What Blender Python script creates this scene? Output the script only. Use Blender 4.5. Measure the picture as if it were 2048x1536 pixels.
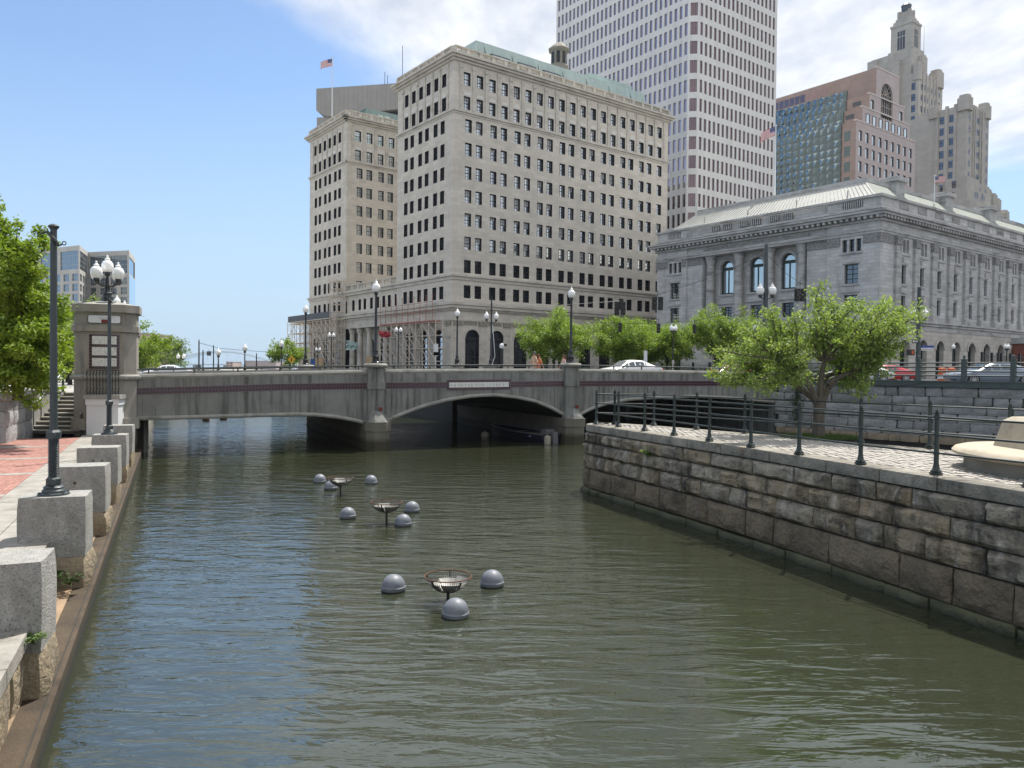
import bpy, math, random
import numpy as np
from mathutils import Vector, Matrix, noise as mnoise
for _o in list(bpy.data.objects): bpy.data.objects.remove(_o)
SC = bpy.context.scene; COL = SC.collection
R = math.radians; PI = math.pi; rnd = random.Random(7)
# ------------------------------------------------------------------ camera
F = 1560.0; HC = 4.1; PIT = math.atan(27 / F); ROL = R(.57)          # focal length in photo pixels, eye height above the river
_f = Vector((0, math.cos(PIT), -math.sin(PIT))); _u0 = Vector((0, math.sin(PIT), math.cos(PIT))); _r0 = Vector((1, 0, 0))
_r = _r0 * math.cos(ROL) + _u0 * math.sin(ROL); _u = -_r0 * math.sin(ROL) + _u0 * math.cos(ROL)
CAM = Vector((0, 0, HC))
cd = bpy.data.cameras.new('camera'); cam = bpy.data.objects.new('camera', cd); COL.objects.link(cam)
cd.sensor_fit = 'HORIZONTAL'; cd.sensor_width = 36; cd.lens = 36 * F / 2048; cd.clip_start = .1; cd.clip_end = 6000
_m = Matrix.Identity(4)
for i in range(3): _m[i][0] = _r[i]; _m[i][1] = _u[i]; _m[i][2] = -_f[i]; _m[i][3] = CAM[i]
cam.matrix_world = _m; SC.camera = cam
def ray(px, py): return _f + _r * ((px - 1024) / F) + _u * ((768 - py) / F)
def onz(px, py, z): d = ray(px, py); return CAM + d * ((z - HC) / d.z)           # where a sight line meets a level surface
def onY(px, py, Y): d = ray(px, py); return CAM + d * (Y / d.y)                  # ... a given distance
def onv(px, py, P0, dr):                                                         # ... an upright plane: (run along it, height)
    d = ray(px, py); n = (-dr[1], dr[0]); s = (P0[0] * n[0] + P0[1] * n[1]) / (d.x * n[0] + d.y * n[1])
    p = CAM + d * s; return (p.x - P0[0]) * dr[0] + (p.y - P0[1]) * dr[1], p.z
# ------------------------------------------------------------------ sky, sun, exposure
SUN_EL, SUN_AZ = R(62), R(30)                   # azimuth to the right of straight ahead
w = bpy.data.worlds.new('World'); SC.world = w; w.use_nodes = True
nt = w.node_tree; nt.nodes.clear(); N = nt.nodes.new; L = nt.links.new
def nd(t, **k):
    n = N(t)
    for a, b in k.items(): setattr(n, a, b)
    return n
def mth(op, a, b=None, c=None, clamp=False):
    n = N('ShaderNodeMath'); n.operation = op; n.use_clamp = clamp
    for i, x in enumerate((a, b, c)):
        if x is None: continue
        if isinstance(x, (int, float)): n.inputs[i].default_value = x
        else: L(x, n.inputs[i])
    return n.outputs[0]
sky = nd('ShaderNodeTexSky', sky_type='NISHITA', sun_disc=False, sun_elevation=SUN_EL, sun_rotation=SUN_AZ, altitude=0, air_density=1.0, dust_density=0.3, ozone_density=3.0)
tc = nd('ShaderNodeTexCoord'); sep = nd('ShaderNodeSeparateXYZ'); L(tc.outputs['Generated'], sep.inputs[0])
zc = mth('MAXIMUM', sep.outputs[2], .06)
cx = mth('DIVIDE', sep.outputs[0], zc); cy = mth('DIVIDE', sep.outputs[1], zc)
comb = nd('ShaderNodeCombineXYZ'); L(cx, comb.inputs[0]); L(cy, comb.inputs[1])
def wnoise(scale, det, rough, sx=1, sy=1, off=0):
    mp = nd('ShaderNodeMapping'); L(comb.outputs[0], mp.inputs[0]); mp.inputs['Scale'].default_value = (sx, sy, 1); mp.inputs['Location'].default_value = (off, off * .7, off)
    mp.inputs['Rotation'].default_value = (0, 0, R(-35))
    n = nd('ShaderNodeTexNoise'); n.inputs['Scale'].default_value = scale; n.inputs['Detail'].default_value = det; n.inputs['Roughness'].default_value = rough
    L(mp.outputs[0], n.inputs[0]); return n.outputs[0]
n1 = wnoise(.9, 8, .62, 1.0, .6, 3.1); n2 = wnoise(3.2, 7, .6, 1.6, .8, 9.4)
edge = mth('ADD', mth('SUBTRACT', mth('ADD', cx, 1.42), mth('MULTIPLY', cy, .34)), mth('MULTIPLY', mth('SUBTRACT', n1, .5), 1.5))
m1 = nd('ShaderNodeMapRange', interpolation_type='SMOOTHSTEP'); m1.inputs[1].default_value = -.22; m1.inputs[2].default_value = .42; L(edge, m1.inputs[0])
far = mth('ADD', cy, mth('MULTIPLY', mth('SUBTRACT', n1, .5), 1.6))
m2 = nd('ShaderNodeMapRange', interpolation_type='SMOOTHSTEP'); m2.inputs[1].default_value = 4.15; m2.inputs[2].default_value = 3.3; L(far, m2.inputs[0])
dens = mth('MULTIPLY', m1.outputs[0], m2.outputs[0])
tex = nd('ShaderNodeMapRange'); tex.inputs[1].default_value = .3; tex.inputs[2].default_value = .66; tex.inputs[3].default_value = .74; tex.inputs[4].default_value = 1.0; L(n2, tex.inputs[0])
cov = mth('MULTIPLY', dens, tex.outputs[0], clamp=True)
cvar = nd('ShaderNodeMapRange'); cvar.inputs[1].default_value = .28; cvar.inputs[2].default_value = .7; cvar.inputs[3].default_value = 4.5; cvar.inputs[4].default_value = 6.5; L(n2, cvar.inputs[0])
ccol = nd('ShaderNodeCombineXYZ'); L(mth('MULTIPLY', cvar.outputs[0], .965), ccol.inputs[0]); L(mth('MULTIPLY', cvar.outputs[0], .99), ccol.inputs[1]); L(mth('MULTIPLY', cvar.outputs[0], 1.03), ccol.inputs[2])
mix = nd('ShaderNodeMix', data_type='RGBA'); L(cov, mix.inputs[0])
hz = nd('ShaderNodeMapRange', interpolation_type='SMOOTHSTEP'); hz.inputs[1].default_value = .36; hz.inputs[2].default_value = -.02; hz.inputs[3].default_value = 0; hz.inputs[4].default_value = .92; L(sep.outputs[2], hz.inputs[0])     # pale band of sea haze round the whole horizon
hmix = nd('ShaderNodeMix', data_type='RGBA'); L(hz.outputs[0], hmix.inputs[0]); L(sky.outputs[0], hmix.inputs[6]); hmix.inputs[7].default_value = (2.75, 3.75, 4.95, 1); L(hmix.outputs[2], mix.inputs[6]); L(ccol.outputs[0], mix.inputs[7])
bg = nd('ShaderNodeBackground'); L(mix.outputs[2], bg.inputs[0]); bg.inputs[1].default_value = .105
L(bg.outputs[0], nd('ShaderNodeOutputWorld').inputs[0])
sl = bpy.data.lights.new('sun', 'SUN'); so = bpy.data.objects.new('sun', sl); COL.objects.link(so)
sl.energy = 4.1; sl.angle = R(.6); sl.color = (1, .955, .88)
so.rotation_euler = Vector((-math.sin(SUN_AZ) * math.cos(SUN_EL), -math.cos(SUN_AZ) * math.cos(SUN_EL), -math.sin(SUN_EL))).to_track_quat('-Z', 'Y').to_euler()
so.location = (60, 90, 200)
vs = SC.view_settings; vs.view_transform = 'Standard'; vs.look = 'None'; vs.exposure = .74; vs.gamma = 1; vs.use_curve_mapping = False
SC.cycles.max_bounces = 6; SC.cycles.diffuse_bounces = 3; SC.cycles.glossy_bounces = 3; SC.cycles.transparent_max_bounces = 6; SC.cycles.caustics_reflective = False; SC.cycles.caustics_refractive = False
# ------------------------------------------------------------------ helpers
class MB:
    def __init__(s): s.v = []; s.f = []; s.m = []
    def add(s, vs, fs, mi=0):
        o = len(s.v); s.v += [tuple(p) for p in vs]; s.f += [tuple(i + o for i in f) for f in fs]; s.m += [mi] * len(fs); return s
    def quad(s, a, b, c, d, mi=0): return s.add((a, b, c, d), ((0, 1, 2, 3),), mi)
    def box(s, x0, x1, y0, y1, z0, z1, mi=0):
        return s.add([(x, y, z) for z in (z0, z1) for y in (y0, y1) for x in (x0, x1)], ((0, 2, 3, 1), (4, 5, 7, 6), (0, 1, 5, 4), (2, 6, 7, 3), (0, 4, 6, 2), (1, 3, 7, 5)), mi)
    def hexa(s, p, mi=0): return s.add(p, ((0, 3, 2, 1), (4, 5, 6, 7), (0, 1, 5, 4), (1, 2, 6, 5), (2, 3, 7, 6), (3, 0, 4, 7)), mi)
    def lathe(s, prof, n=16, o=(0, 0, 0), mi=0, rot=0, sx=1, sy=1):
        vs = []; fs = []; k = len(prof)
        for r_, z in prof:
            for j in range(n):
                a = 2 * PI * j / n + rot; vs.append((o[0] + r_ * math.cos(a) * sx, o[1] + r_ * math.sin(a) * sy, o[2] + z))
        for i in range(k - 1):
            for j in range(n): fs.append((i * n + j, i * n + (j + 1) % n, (i + 1) * n + (j + 1) % n, (i + 1) * n + j))
        fs.append(tuple(range(n))[::-1]); fs.append(tuple((k - 1) * n + j for j in range(n)))
        return s.add(vs, fs, mi)
    def tube(s, pts, r, n=6, mi=0, cap=True):
        pts = [Vector(p) for p in pts]; vs = []; fs = []; k = len(pts)
        rr = r if isinstance(r, (list, tuple)) else [r] * k
        for i, p in enumerate(pts):
            t = (pts[min(i + 1, k - 1)] - pts[max(i - 1, 0)]); t = t.normalized() if t.length > 1e-9 else Vector((0, 0, 1))
            a = Vector((0, 0, 1)) if abs(t.z) < .9 else Vector((1, 0, 0))
            x = t.cross(a).normalized(); y = t.cross(x)
            for j in range(n): q = 2 * PI * j / n; vs.append(p + (x * math.cos(q) + y * math.sin(q)) * rr[i])
        for i in range(k - 1):
            for j in range(n): fs.append((i * n + j, i * n + (j + 1) % n, (i + 1) * n + (j + 1) % n, (i + 1) * n + j))
        if cap: fs.append(tuple(range(n))[::-1]); fs.append(tuple((k - 1) * n + j for j in range(n)))
        return s.add(vs, fs, mi)
    def bar(s, a, b, t=.05, mi=0, h=None):          # square bar
        a = Vector(a); b = Vector(b); d = (b - a).normalized(); up = Vector((0, 0, 1)) if abs(d.z) < .95 else Vector((1, 0, 0))
        x = d.cross(up).normalized() * t / 2; y = d.cross(x).normalized() * (h or t) / 2
        return s.hexa([a - x - y, a + x - y, a + x + y, a - x + y, b - x - y, b + x - y, b + x + y, b - x + y], mi)
    def prism(s, poly, a, b, fn=lambda u, v, w: (u, v, w), mi=0):
        k = len(poly); vs = [fn(u, v, a) for u, v in poly] + [fn(u, v, b) for u, v in poly]
        fs = [tuple(range(k))[::-1], tuple(range(k, 2 * k))] + [(i, (i + 1) % k, k + (i + 1) % k, k + i) for i in range(k)]
        return s.add(vs, fs, mi)
    def mesh(s, name, mats=(), smooth=False):
        me = bpy.data.meshes.new(name); me.from_pydata(s.v, [], s.f)
        for m in (mats if isinstance(mats, (list, tuple)) else (mats,)): me.materials.append(m)
        if any(s.m): me.polygons.foreach_set('material_index', s.m)
        if smooth: me.polygons.foreach_set('use_smooth', [True] * len(s.f))
        me.update()
        if smooth and not smooth == 'all':
            try: me.set_sharp_from_angle(angle=R(40))
            except Exception: pass
        return me
    def build(s, name, mats, parent=None, smooth=False, loc=(0, 0, 0), rz=0): return ob(name, s.mesh(name, mats, smooth), parent, loc, rz)
def ob(name, data, parent=None, loc=(0, 0, 0), rz=0):
    o = bpy.data.objects.new(name, data); COL.objects.link(o); o.location = loc; o.rotation_euler = (0, 0, rz)
    if parent: o.parent = parent
    return o
def tag(o, label=None, cat=None, group=None, kind=None):
    for k, v in (('label', label), ('category', cat), ('group', group), ('kind', kind)):
        if v: o[k] = v
    return o
def thing(name, label, cat, loc=(0, 0, 0), rz=0, group=None): return tag(ob(name, None, None, loc, rz), label, cat, group)
def copy_tree(src, loc, rz=0, label=None, group=None, scale=None, parent=None):
    c = src.copy(); COL.objects.link(c)
    if parent: c.parent = parent
    else:
        c.location = loc; c.rotation_euler = (0, 0, rz)
        if scale: c.scale = (scale,) * 3
        tag(c, label, None, group)
    for ch in src.children: copy_tree(ch, None, parent=c)
    return c
def stuff(o): o['kind'] = 'stuff'; return o
FR = lambda u, w, z: (u, w, z)      # facade along local x, facing -y
FL = lambda u, w, z: (w, u, z)      # facade along local y, facing -x
def facade(mb, fn, u0, u1, z0, z1, ops, dep=.35, w0=0., mi=0, mr=None):
    """flat wall with real openings (a, b, c, d, arched) and their reveals"""
    mr = mi if mr is None else mr
    us = sorted({u0, u1, *[o[0] for o in ops], *[o[1] for o in ops]}); zs = sorted({z0, z1, *[o[2] for o in ops], *[o[3] for o in ops]})
    us = [u for u in us if u0 - 1e-6 <= u <= u1 + 1e-6]; zs = [z for z in zs if z0 - 1e-6 <= z <= z1 + 1e-6]
    for i in range(len(us) - 1):
        um = (us[i] + us[i + 1]) / 2; oc = [o for o in ops if o[0] < um < o[1]]
        j = 0
        while j < len(zs) - 1:
            hit = lambda jj: any(o[2] < (zs[jj] + zs[jj + 1]) / 2 < o[3] for o in oc)
            if hit(j): j += 1; continue
            k = j
            while k + 1 < len(zs) - 1 and not hit(k + 1): k += 1
            mb.quad(fn(us[i], w0, zs[j]), fn(us[i + 1], w0, zs[j]), fn(us[i + 1], w0, zs[k + 1]), fn(us[i], w0, zs[k + 1]), mi); j = k + 1
    for o in ops:
        a, b, c, d = o[:4]; w1 = w0 + dep
        if len(o) > 4 and o[4]:
            rr = (b - a) / 2; sp = d - rr; n = 10; cu = (a + b) / 2
            arc = [(cu - rr * math.cos(PI * i / n), sp + rr * math.sin(PI * i / n)) for i in range(n + 1)]
            for i in range(n):
                (ua, za), (ub, zb) = arc[i], arc[i + 1]
                mb.quad(fn(ua, w0, za), fn(ub, w0, zb), fn(ub, w0, d), fn(ua, w0, d), mi)
                mb.quad(fn(ua, w0, za), fn(ub, w0, zb), fn(ub, w1, zb), fn(ua, w1, za), mr)
            loop = [(a, c, a, sp), (b, c, b, sp), (a, c, b, c)]
        else: loop = [(a, c, a, d), (b, c, b, d), (a, c, b, c), (a, d, b, d)]
        for ua, za, ub, zb in loop: mb.quad(fn(ua, w0, za), fn(ub, w0, zb), fn(ub, w1, zb), fn(ua, w1, za), mr)
    return mb
def band(mb, u0, u1, z0, z1, out, fn, back=0., mi=0, e0=0., e1=0.):      # a horizontal course proud of the wall
    p = [fn(u0 - e0, -out, z0), fn(u1 + e1, -out, z0), fn(u1 + e1, back, z0), fn(u0 - e0, back, z0)]
    q = [fn(u0 - e0, -out, z1), fn(u1 + e1, -out, z1), fn(u1 + e1, back, z1), fn(u0 - e0, back, z1)]
    return mb.hexa(p + q, mi)
# ------------------------------------------------------------------ materials
def mat(name, col, col2=None, ns=2.0, det=4, rough=.8, bump=0., bs=20., metal=0., spec=.4, stain=None, brick=None, vec=(1, 1, 1), coat=0., speck=None, rand=0., algae=None, band_z=None, bd=.02):
    m = bpy.data.materials.new(name); m.use_nodes = True; t = m.node_tree; b = t.nodes['Principled BSDF']
    def n_(ty, **k):
        n = t.nodes.new(ty)
        for a, v in k.items(): setattr(n, a, v)
        return n
    ln = t.links.new
    b.inputs['Roughness'].default_value = rough; b.inputs['Metallic'].default_value = metal; b.inputs['Specular IOR Level'].default_value = spec; b.inputs['Coat Weight'].default_value = coat
    co = n_('ShaderNodeTexCoord').outputs['Object']; cur = None
    oi = n_('ShaderNodeObjectInfo') if (rand or brick) else None
    def mp(scale, off=0):
        q = n_('ShaderNodeMapping'); ln(co, q.inputs[0]); q.inputs['Scale'].default_value = scale; q.inputs['Location'].default_value = (off, off, off); return q.outputs[0]
    def noise(scale, detail, v=(1, 1, 1), off=0, ro=.6):
        q = n_('ShaderNodeTexNoise'); q.inputs['Scale'].default_value = scale; q.inputs['Detail'].default_value = detail; q.inputs['Roughness'].default_value = ro; ln(mp(v, off), q.inputs[0]); return q.outputs[0]
    def mixc(fac, a, c, blend='MIX'):
        q = n_('ShaderNodeMix', data_type='RGBA', blend_type=blend)
        for s_, x in ((0, fac), (6, a), (7, c)):
            if isinstance(x, (int, float)): q.inputs[s_].default_value = x
            elif isinstance(x, tuple): q.inputs[s_].default_value = (*x, 1)
            else: ln(x, q.inputs[s_])
        return q.outputs[2]
    def rng(v, a, c, d=0., e=1.):
        q = n_('ShaderNodeMapRange'); ln(v, q.inputs[0])
        for i, x in enumerate((a, c, d, e)): q.inputs[i + 1].default_value = x
        return q.outputs[0]
    cur = mixc(rng(noise(ns, det, vec), .3, .7), col, col2) if col2 else col
    hgt = None
    if brick:                                  # (width, height, mortar size, colour spread, mortar colour)
        sx = n_('ShaderNodeSeparateXYZ'); ln(co, sx.inputs[0]); ad = n_('ShaderNodeMath', operation='ADD'); ln(sx.outputs[0], ad.inputs[0]); ln(sx.outputs[1], ad.inputs[1])
        cb = n_('ShaderNodeCombineXYZ'); ln(ad.outputs[0], cb.inputs[0]); ln(sx.outputs[2 if len(brick) < 6 else 1], cb.inputs[1])
        if len(brick) > 5: ln(sx.outputs[0], cb.inputs[0])
        bt = n_('ShaderNodeTexBrick'); ln(cb.outputs[0], bt.inputs[0]); bt.inputs['Scale'].default_value = 1; bt.inputs['Brick Width'].default_value = brick[0]; bt.inputs['Row Height'].default_value = brick[1]; bt.inputs['Mortar Size'].default_value = brick[2]
        bt.inputs['Mortar Smooth'].default_value = .3; s_ = brick[3]
        bt.inputs['Color1'].default_value = (1 - s_,) * 3 + (1,); bt.inputs['Color2'].default_value = (1 + s_,) * 3 + (1,); bt.inputs['Mortar'].default_value = (*brick[4], 1)
        cur = mixc(1., cur, bt.outputs['Color'], 'MULTIPLY'); hgt = bt.outputs['Fac']
    if speck: cur = mixc(rng(noise(speck[0], 2, off=5), .55, .7), cur, speck[1])
    if stain:                                  # (colour, amount, vector scale, scale)
        for k_, st in enumerate(stain if isinstance(stain[0], (list, tuple)) and isinstance(stain[0][0], tuple) else [stain]):
            cur = mixc(rng(noise(st[3], 5, st[2], 11.3 + k_ * 7), st[4] if len(st) > 4 else .5, (st[4] if len(st) > 4 else .5) + .22, 0, st[1]), cur, st[0])
    if band_z:                                 # wet tide band below a level: (z, colour)
        sz = n_('ShaderNodeSeparateXYZ'); ge = n_('ShaderNodeNewGeometry'); ln(ge.outputs['Position'], sz.inputs[0])
        cur = mixc(rng(sz.outputs[2], band_z[0] + .18, band_z[0] - .05), cur, band_z[1])
    if rand: cur = mixc(1., cur, rng(oi.outputs['Random'], 0, 1, 1 - rand, 1 + rand), 'MULTIPLY')
    if isinstance(cur, tuple): b.inputs['Base Color'].default_value = (*cur, 1)
    else: ln(cur, b.inputs['Base Color'])
    if bump or hgt:
        bn = n_('ShaderNodeBump'); bn.inputs['Strength'].default_value = min(1, bump) if bump else .5; bn.inputs['Distance'].default_value = bd
        if bump: ln(noise(bs, 5, off=2), bn.inputs['Height'])
        if hgt:
            b2 = n_('ShaderNodeBump', invert=True); b2.inputs['Strength'].default_value = .6; b2.inputs['Distance'].default_value = .02; ln(hgt, b2.inputs['Height'])
            if bump: ln(b2.outputs[0], bn.inputs['Normal'])
            else: bn = b2
        ln(bn.outputs[0], b.inputs['Normal'])
    return m
def glassmat(name, tint, refl, dark, wob=.0, ws=.8, rand=.0, blind=None):
    """pane: reflection over a dim interior; a share of panes has pale blinds down"""
    m = bpy.data.materials.new(name); m.use_nodes = True; t = m.node_tree; t.nodes.clear(); ln = t.links.new
    o = t.nodes.new('ShaderNodeOutputMaterial'); g = t.nodes.new('ShaderNodeBsdfGlossy'); d = t.nodes.new('ShaderNodeBsdfDiffuse'); x = t.nodes.new('ShaderNodeMixShader')
    g.inputs[0].default_value = (*tint, 1); g.inputs['Roughness'].default_value = .03; d.inputs[0].default_value = (*dark, 1)
    fr = t.nodes.new('ShaderNodeFresnel'); fr.inputs[0].default_value = 1.5; ma = t.nodes.new('ShaderNodeMath'); ma.operation = 'ADD'; ma.use_clamp = True; ln(fr.outputs[0], ma.inputs[0]); ma.inputs[1].default_value = refl; ln(ma.outputs[0], x.inputs[0])
    ln(d.outputs[0], x.inputs[1]); ln(g.outputs[0], x.inputs[2]); ln(x.outputs[0], o.inputs[0])
    oi = t.nodes.new('ShaderNodeObjectInfo')
    if blind:
        cr = t.nodes.new('ShaderNodeValToRGB'); cr.color_ramp.interpolation = 'CONSTANT'; e = cr.color_ramp.elements; e[0].color = (*dark, 1); e[1].position = blind[0]; e[1].color = (*blind[1], 1); ln(oi.outputs['Random'], cr.inputs[0]); ln(cr.outputs[0], d.inputs[0])
    if wob:
        tc_ = t.nodes.new('ShaderNodeTexCoord'); va = t.nodes.new('ShaderNodeVectorMath'); va.operation = 'ADD'; ln(tc_.outputs['Object'], va.inputs[0]); ln(oi.outputs['Location'], va.inputs[1])
        nz = t.nodes.new('ShaderNodeTexNoise'); nz.inputs['Scale'].default_value = ws; nz.inputs['Detail'].default_value = 1; ln(va.outputs[0], nz.inputs[0])
        bn = t.nodes.new('ShaderNodeBump'); bn.inputs['Strength'].default_value = wob; bn.inputs['Distance'].default_value = .1; ln(nz.outputs[0], bn.inputs['Height']); ln(bn.outputs[0], g.inputs['Normal'])
    return m
K = {}
K['conc'] = mat('concrete', (.25, .253, .237), (.17, .172, .162), 1.2, 6, .88, .35, 14, stain=[((.055, .056, .05), .85, (2.6, 2.6, .16), 1.7, .47), ((.33, .325, .30), .5, (3, 3, .5), 1.1, .56), ((.09, .085, .075), .55, (.5, .5, .9), 2.2, .58)])
K['soffit'] = mat('dirty_shaded_soffit_concrete', (.075, .073, .066), (.05, .049, .045), 1.2, 5, .9)  # dirty concrete, its colour darkened further to stand for shade under the arches
K['conc_lt'] = mat('concrete_coping', (.36, .35, .32), (.25, .245, .22), 2.5, 6, .88, .4, 18, stain=[((.05, .05, .045), .8, (.7, .7, 2.5), 1.9, .55)])
K['pier'] = mat('pier_stone', (.19, .175, .145), (.12, .112, .09), 1.2, 6, .8, .35, 12, stain=[((.25, .235, .2), .5, (3, 3, .4), 1.4, .55)], band_z=(.45, (.055, .05, .032)))
K['conc_pyl'] = mat('pylon_concrete', (.33, .31, .27), (.24, .222, .19), .9, 6, .88, .35, 14, stain=[((.10, .095, .085), .7, (1.6, 1.6, .3), 1.2, .52), ((.05, .048, .045), .6, (1.2, 1.2, 3.), 1.6, .63)])
K['granite'] = mat('granite', (.40, .392, .365), (.27, .265, .25), 7, 6, .85, .8, 30, bd=.04, stain=[((.15, .135, .11), .6, (1, 1, .5), 1.3, .52), ((.42, .41, .39), .5, (1, 1, 1), 9, .56)], speck=(48, (.09, .09, .09)))
K['granite_top'] = mat('granite_paving', (.36, .34, .305), (.25, .235, .21), 2.5, 6, .85, .6, 30, stain=[((.13, .12, .1), .7, (1, 1, 1), 1.3, .5), ((.1, .095, .08), .6, (1, 1, 1), 5, .56)])
K['rough_tan'] = mat('weathered_stone', (.36, .29, .19), (.22, .18, .13), 1.7, 6, .85, .8, 9, bd=.07, stain=[((.06, .05, .04), .8, (1, 1, .5), 1.4, .5), ((.5, .45, .36), .6, (1, 1, 1), 2.3, .58)])
K['ledge'] = mat('iron_stained_concrete', (.33, .23, .145), (.22, .16, .105), 1.3, 6, .8, .3, 22, stain=[((.12, .09, .06), .6, (1, 1, 1), 1.1, .55)])
K['ledge_face'] = mat('rusty_ledge_face', (.085, .06, .036), (.04, .03, .02), 2.2, 6, .75, .7, 26, band_z=(.1, (.02, .022, .016)))
K['quay'] = [mat('quay_stone_%s' % n, a, b, 1.5, 7, .8, 1., 11, bd=.11, stain=[((.07, .062, .05), .8, (1, 1, 1.4), 4.2, .52), ((.02, .019, .018), .92, (1.6, 1.6, .3), 1.3, .46), ((.62, .59, .54), .85, (1.8, 1.8, .6), 1.9, .57), ((.34, .23, .1), .45, (1, 1, .8), 1.3, .58)], rand=.1) for n, a, b in (('grey', (.41, .365, .29), (.23, .20, .155)), ('tan', (.47, .385, .265), (.26, .21, .145)))]
K['quay_brown'] = mat('quay_stone_brown', (.225, .182, .122), (.14, .112, .078), 1.4, 7, .8, 1., 11, bd=.11, stain=[((.06, .05, .04), .7, (1, 1, 1.4), 4.5, .52), ((.03, .027, .024), .7, (1, 1, .6), 1.6, .55), ((.17, .145, .115), .5, (1, 1, .6), 2, .6)], rand=.2)
K['quay_base'] = mat('quay_stone_algae', (.17, .165, .085), (.10, .098, .06), 2.4, 6, .75, .9, 10, bd=.07, stain=[((.2, .22, .07), .7, (1, 1, 1), 2, .55)], band_z=(.05, (.03, .033, .02)))
K['mortar'] = mat('dark_mortar', (.055, .052, .046), (.03, .028, .025), 3, 4, .9)
K['coping'] = mat('coping_granite', (.36, .335, .285), (.2, .185, .155), 3, 6, .85, .9, 16, bd=.07, stain=[((.05, .048, .042), .8, (1, 1, .6), 2.2, .53), ((.35, .2, .08), .5, (1, 1, 1), 1.4, .63)], rand=.12)
K['cobble'] = mat('cobbles', (.47, .44, .395), (.34, .32, .29), 6, 4, .85, .6, 25, stain=[((.26, .24, .2), .5, (1, 1, 1), .8, .55)])
K['wallgrey'] = [mat('ashlar_%d' % i, a, b, 1.2, 7, .85, .9, 6, bd=.07, stain=[((.36, .36, .355), .55, (1.5, 1.5, .4), 1.3, .58), ((.07, .07, .068), .65, (.6, .6, 1.6), 1.5, .56), ((.12, .12, .12), .7, (1, 1, 1.3), 4.5, .52)], rand=.2) for i, (a, b) in enumerate((((.37, .37, .365), (.24, .243, .243)), ((.31, .31, .305), (.19, .19, .188))))]
K['green_metal'] = mat('dark_green_paint', (.016, .026, .024), (.024, .035, .032), 6, 3, .38, spec=.5)
K['post_metal'] = mat('blue_green_post_paint', (.03, .042, .046), (.042, .055, .06), 3, 3, .42, .1, 30, spec=.5)
K['black_metal'] = mat('black_lamp_paint', (.010, .011, .014), None, rough=.35, spec=.5)
K['beam_green'] = mat('grey_green_steel', (.085, .105, .10), (.06, .075, .072), 1.3, 5, .55, .15, 20, stain=[((.2, .21, .2), .4, (1, 1, 1), 2, .62)])
K['globe'] = mat('milk_glass', (.86, .86, .85), None, rough=.18, spec=.5, coat=.3)
K['tile'] = mat('plum_tile', (.055, .018, .032), (.03, .012, .022), 9, 2, .22, spec=.6)
K['grout'] = mat('tile_grout', (.22, .17, .175))
K['white_tile'] = mat('white_tile', (.74, .735, .70), (.66, .655, .62), 5, 3, .35)
K['ink'] = mat('grey_lettering', (.36, .37, .36))
K['ink_dark'] = mat('dark_print', (.10, .10, .10))
K['white_paint'] = mat('white_paint', (.72, .73, .74), (.62, .64, .66), 1, 4, .6)
K['red_paint'] = mat('dull_red_paint', (.16, .028, .02), rough=.6)
K['float'] = mat('grey_float_plastic', (.18, .195, .225), (.135, .148, .172), 3.5, 6, .48, .12, 9, spec=.4, stain=[((.07, .075, .08), .5, (2, 2, .6), 4, .54), ((.3, .31, .32), .35, (1, 1, 1), 11, .6)])
K['rust'] = mat('rusty_steel', (.16, .07, .035), (.07, .035, .022), 14, 5, .75, .4, 40)
K['mesh_steel'] = mat('grey_steel_mesh', (.30, .30, .285), (.19, .175, .16), 6, 4, .55, metal=.3)
K['asphalt'] = mat('asphalt', (.06, .06, .06), (.045, .045, .046), 2, 5, .92, .3, 60)
K['pave'] = mat('sidewalk_concrete', (.36, .35, .325), (.29, .28, .26), 1.2, 5, .9, .2, 30)
K['brickpave'] = mat('red_brick_paving', (.36, .19, .155), (.29, .145, .12), 1.4, 5, .85, .15, 40, brick=(.21, .1, .008, .2, (.72, .62, .58), 1))
K['bark'] = mat('grey_bark', (.16, .14, .115), (.09, .078, .064), 7, 5, .9, .8, 22, vec=(1, 1, .25))
K['bark_dark'] = mat('dark_bark', (.05, .043, .036), (.03, .026, .022), 7, 5, .9, .6, 22, vec=(1, 1, .25))
K['grass'] = mat('grass', (.06, .11, .025), (.09, .13, .035), 9, 4, .9)
K['brickred'] = mat('red_brick_wall', (.27, .085, .055), (.2, .065, .045), 2, 4, .9, brick=(.23, .085, .012, .18, (1.3, 1.9, 2.1)))
# ================================================================== water, banks
def ground(name, poly, z, m, zb=-3.):
    o = MB().prism(poly, zb, z).build(name, m); o['kind'] = 'structure'; return o
wm = bpy.data.materials.new('river_water'); wm.use_nodes = True; t = wm.node_tree; b = t.nodes['Principled BSDF']
b.inputs['Base Color'].default_value = (.027, .031, .017, 1); b.inputs['Roughness'].default_value = .02; b.inputs['IOR'].default_value = 2.0; b.inputs['Specular Tint'].default_value = (.82, .93, .97, 1); b.inputs['Specular IOR Level'].default_value = .5
def wl(scale, vec, det, rot, dist):
    co = t.nodes.new('ShaderNodeTexCoord'); mp = t.nodes.new('ShaderNodeMapping'); mp.inputs['Scale'].default_value = vec; mp.inputs['Rotation'].default_value = (0, 0, R(rot)); t.links.new(co.outputs['Object'], mp.inputs[0])
    n = t.nodes.new('ShaderNodeTexNoise'); n.inputs['Scale'].default_value = scale; n.inputs['Detail'].default_value = det; n.inputs['Roughness'].default_value = .5; n.inputs['Distortion'].default_value = dist; t.links.new(mp.outputs[0], n.inputs[0]); return n.outputs[0]
prev = None
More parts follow.
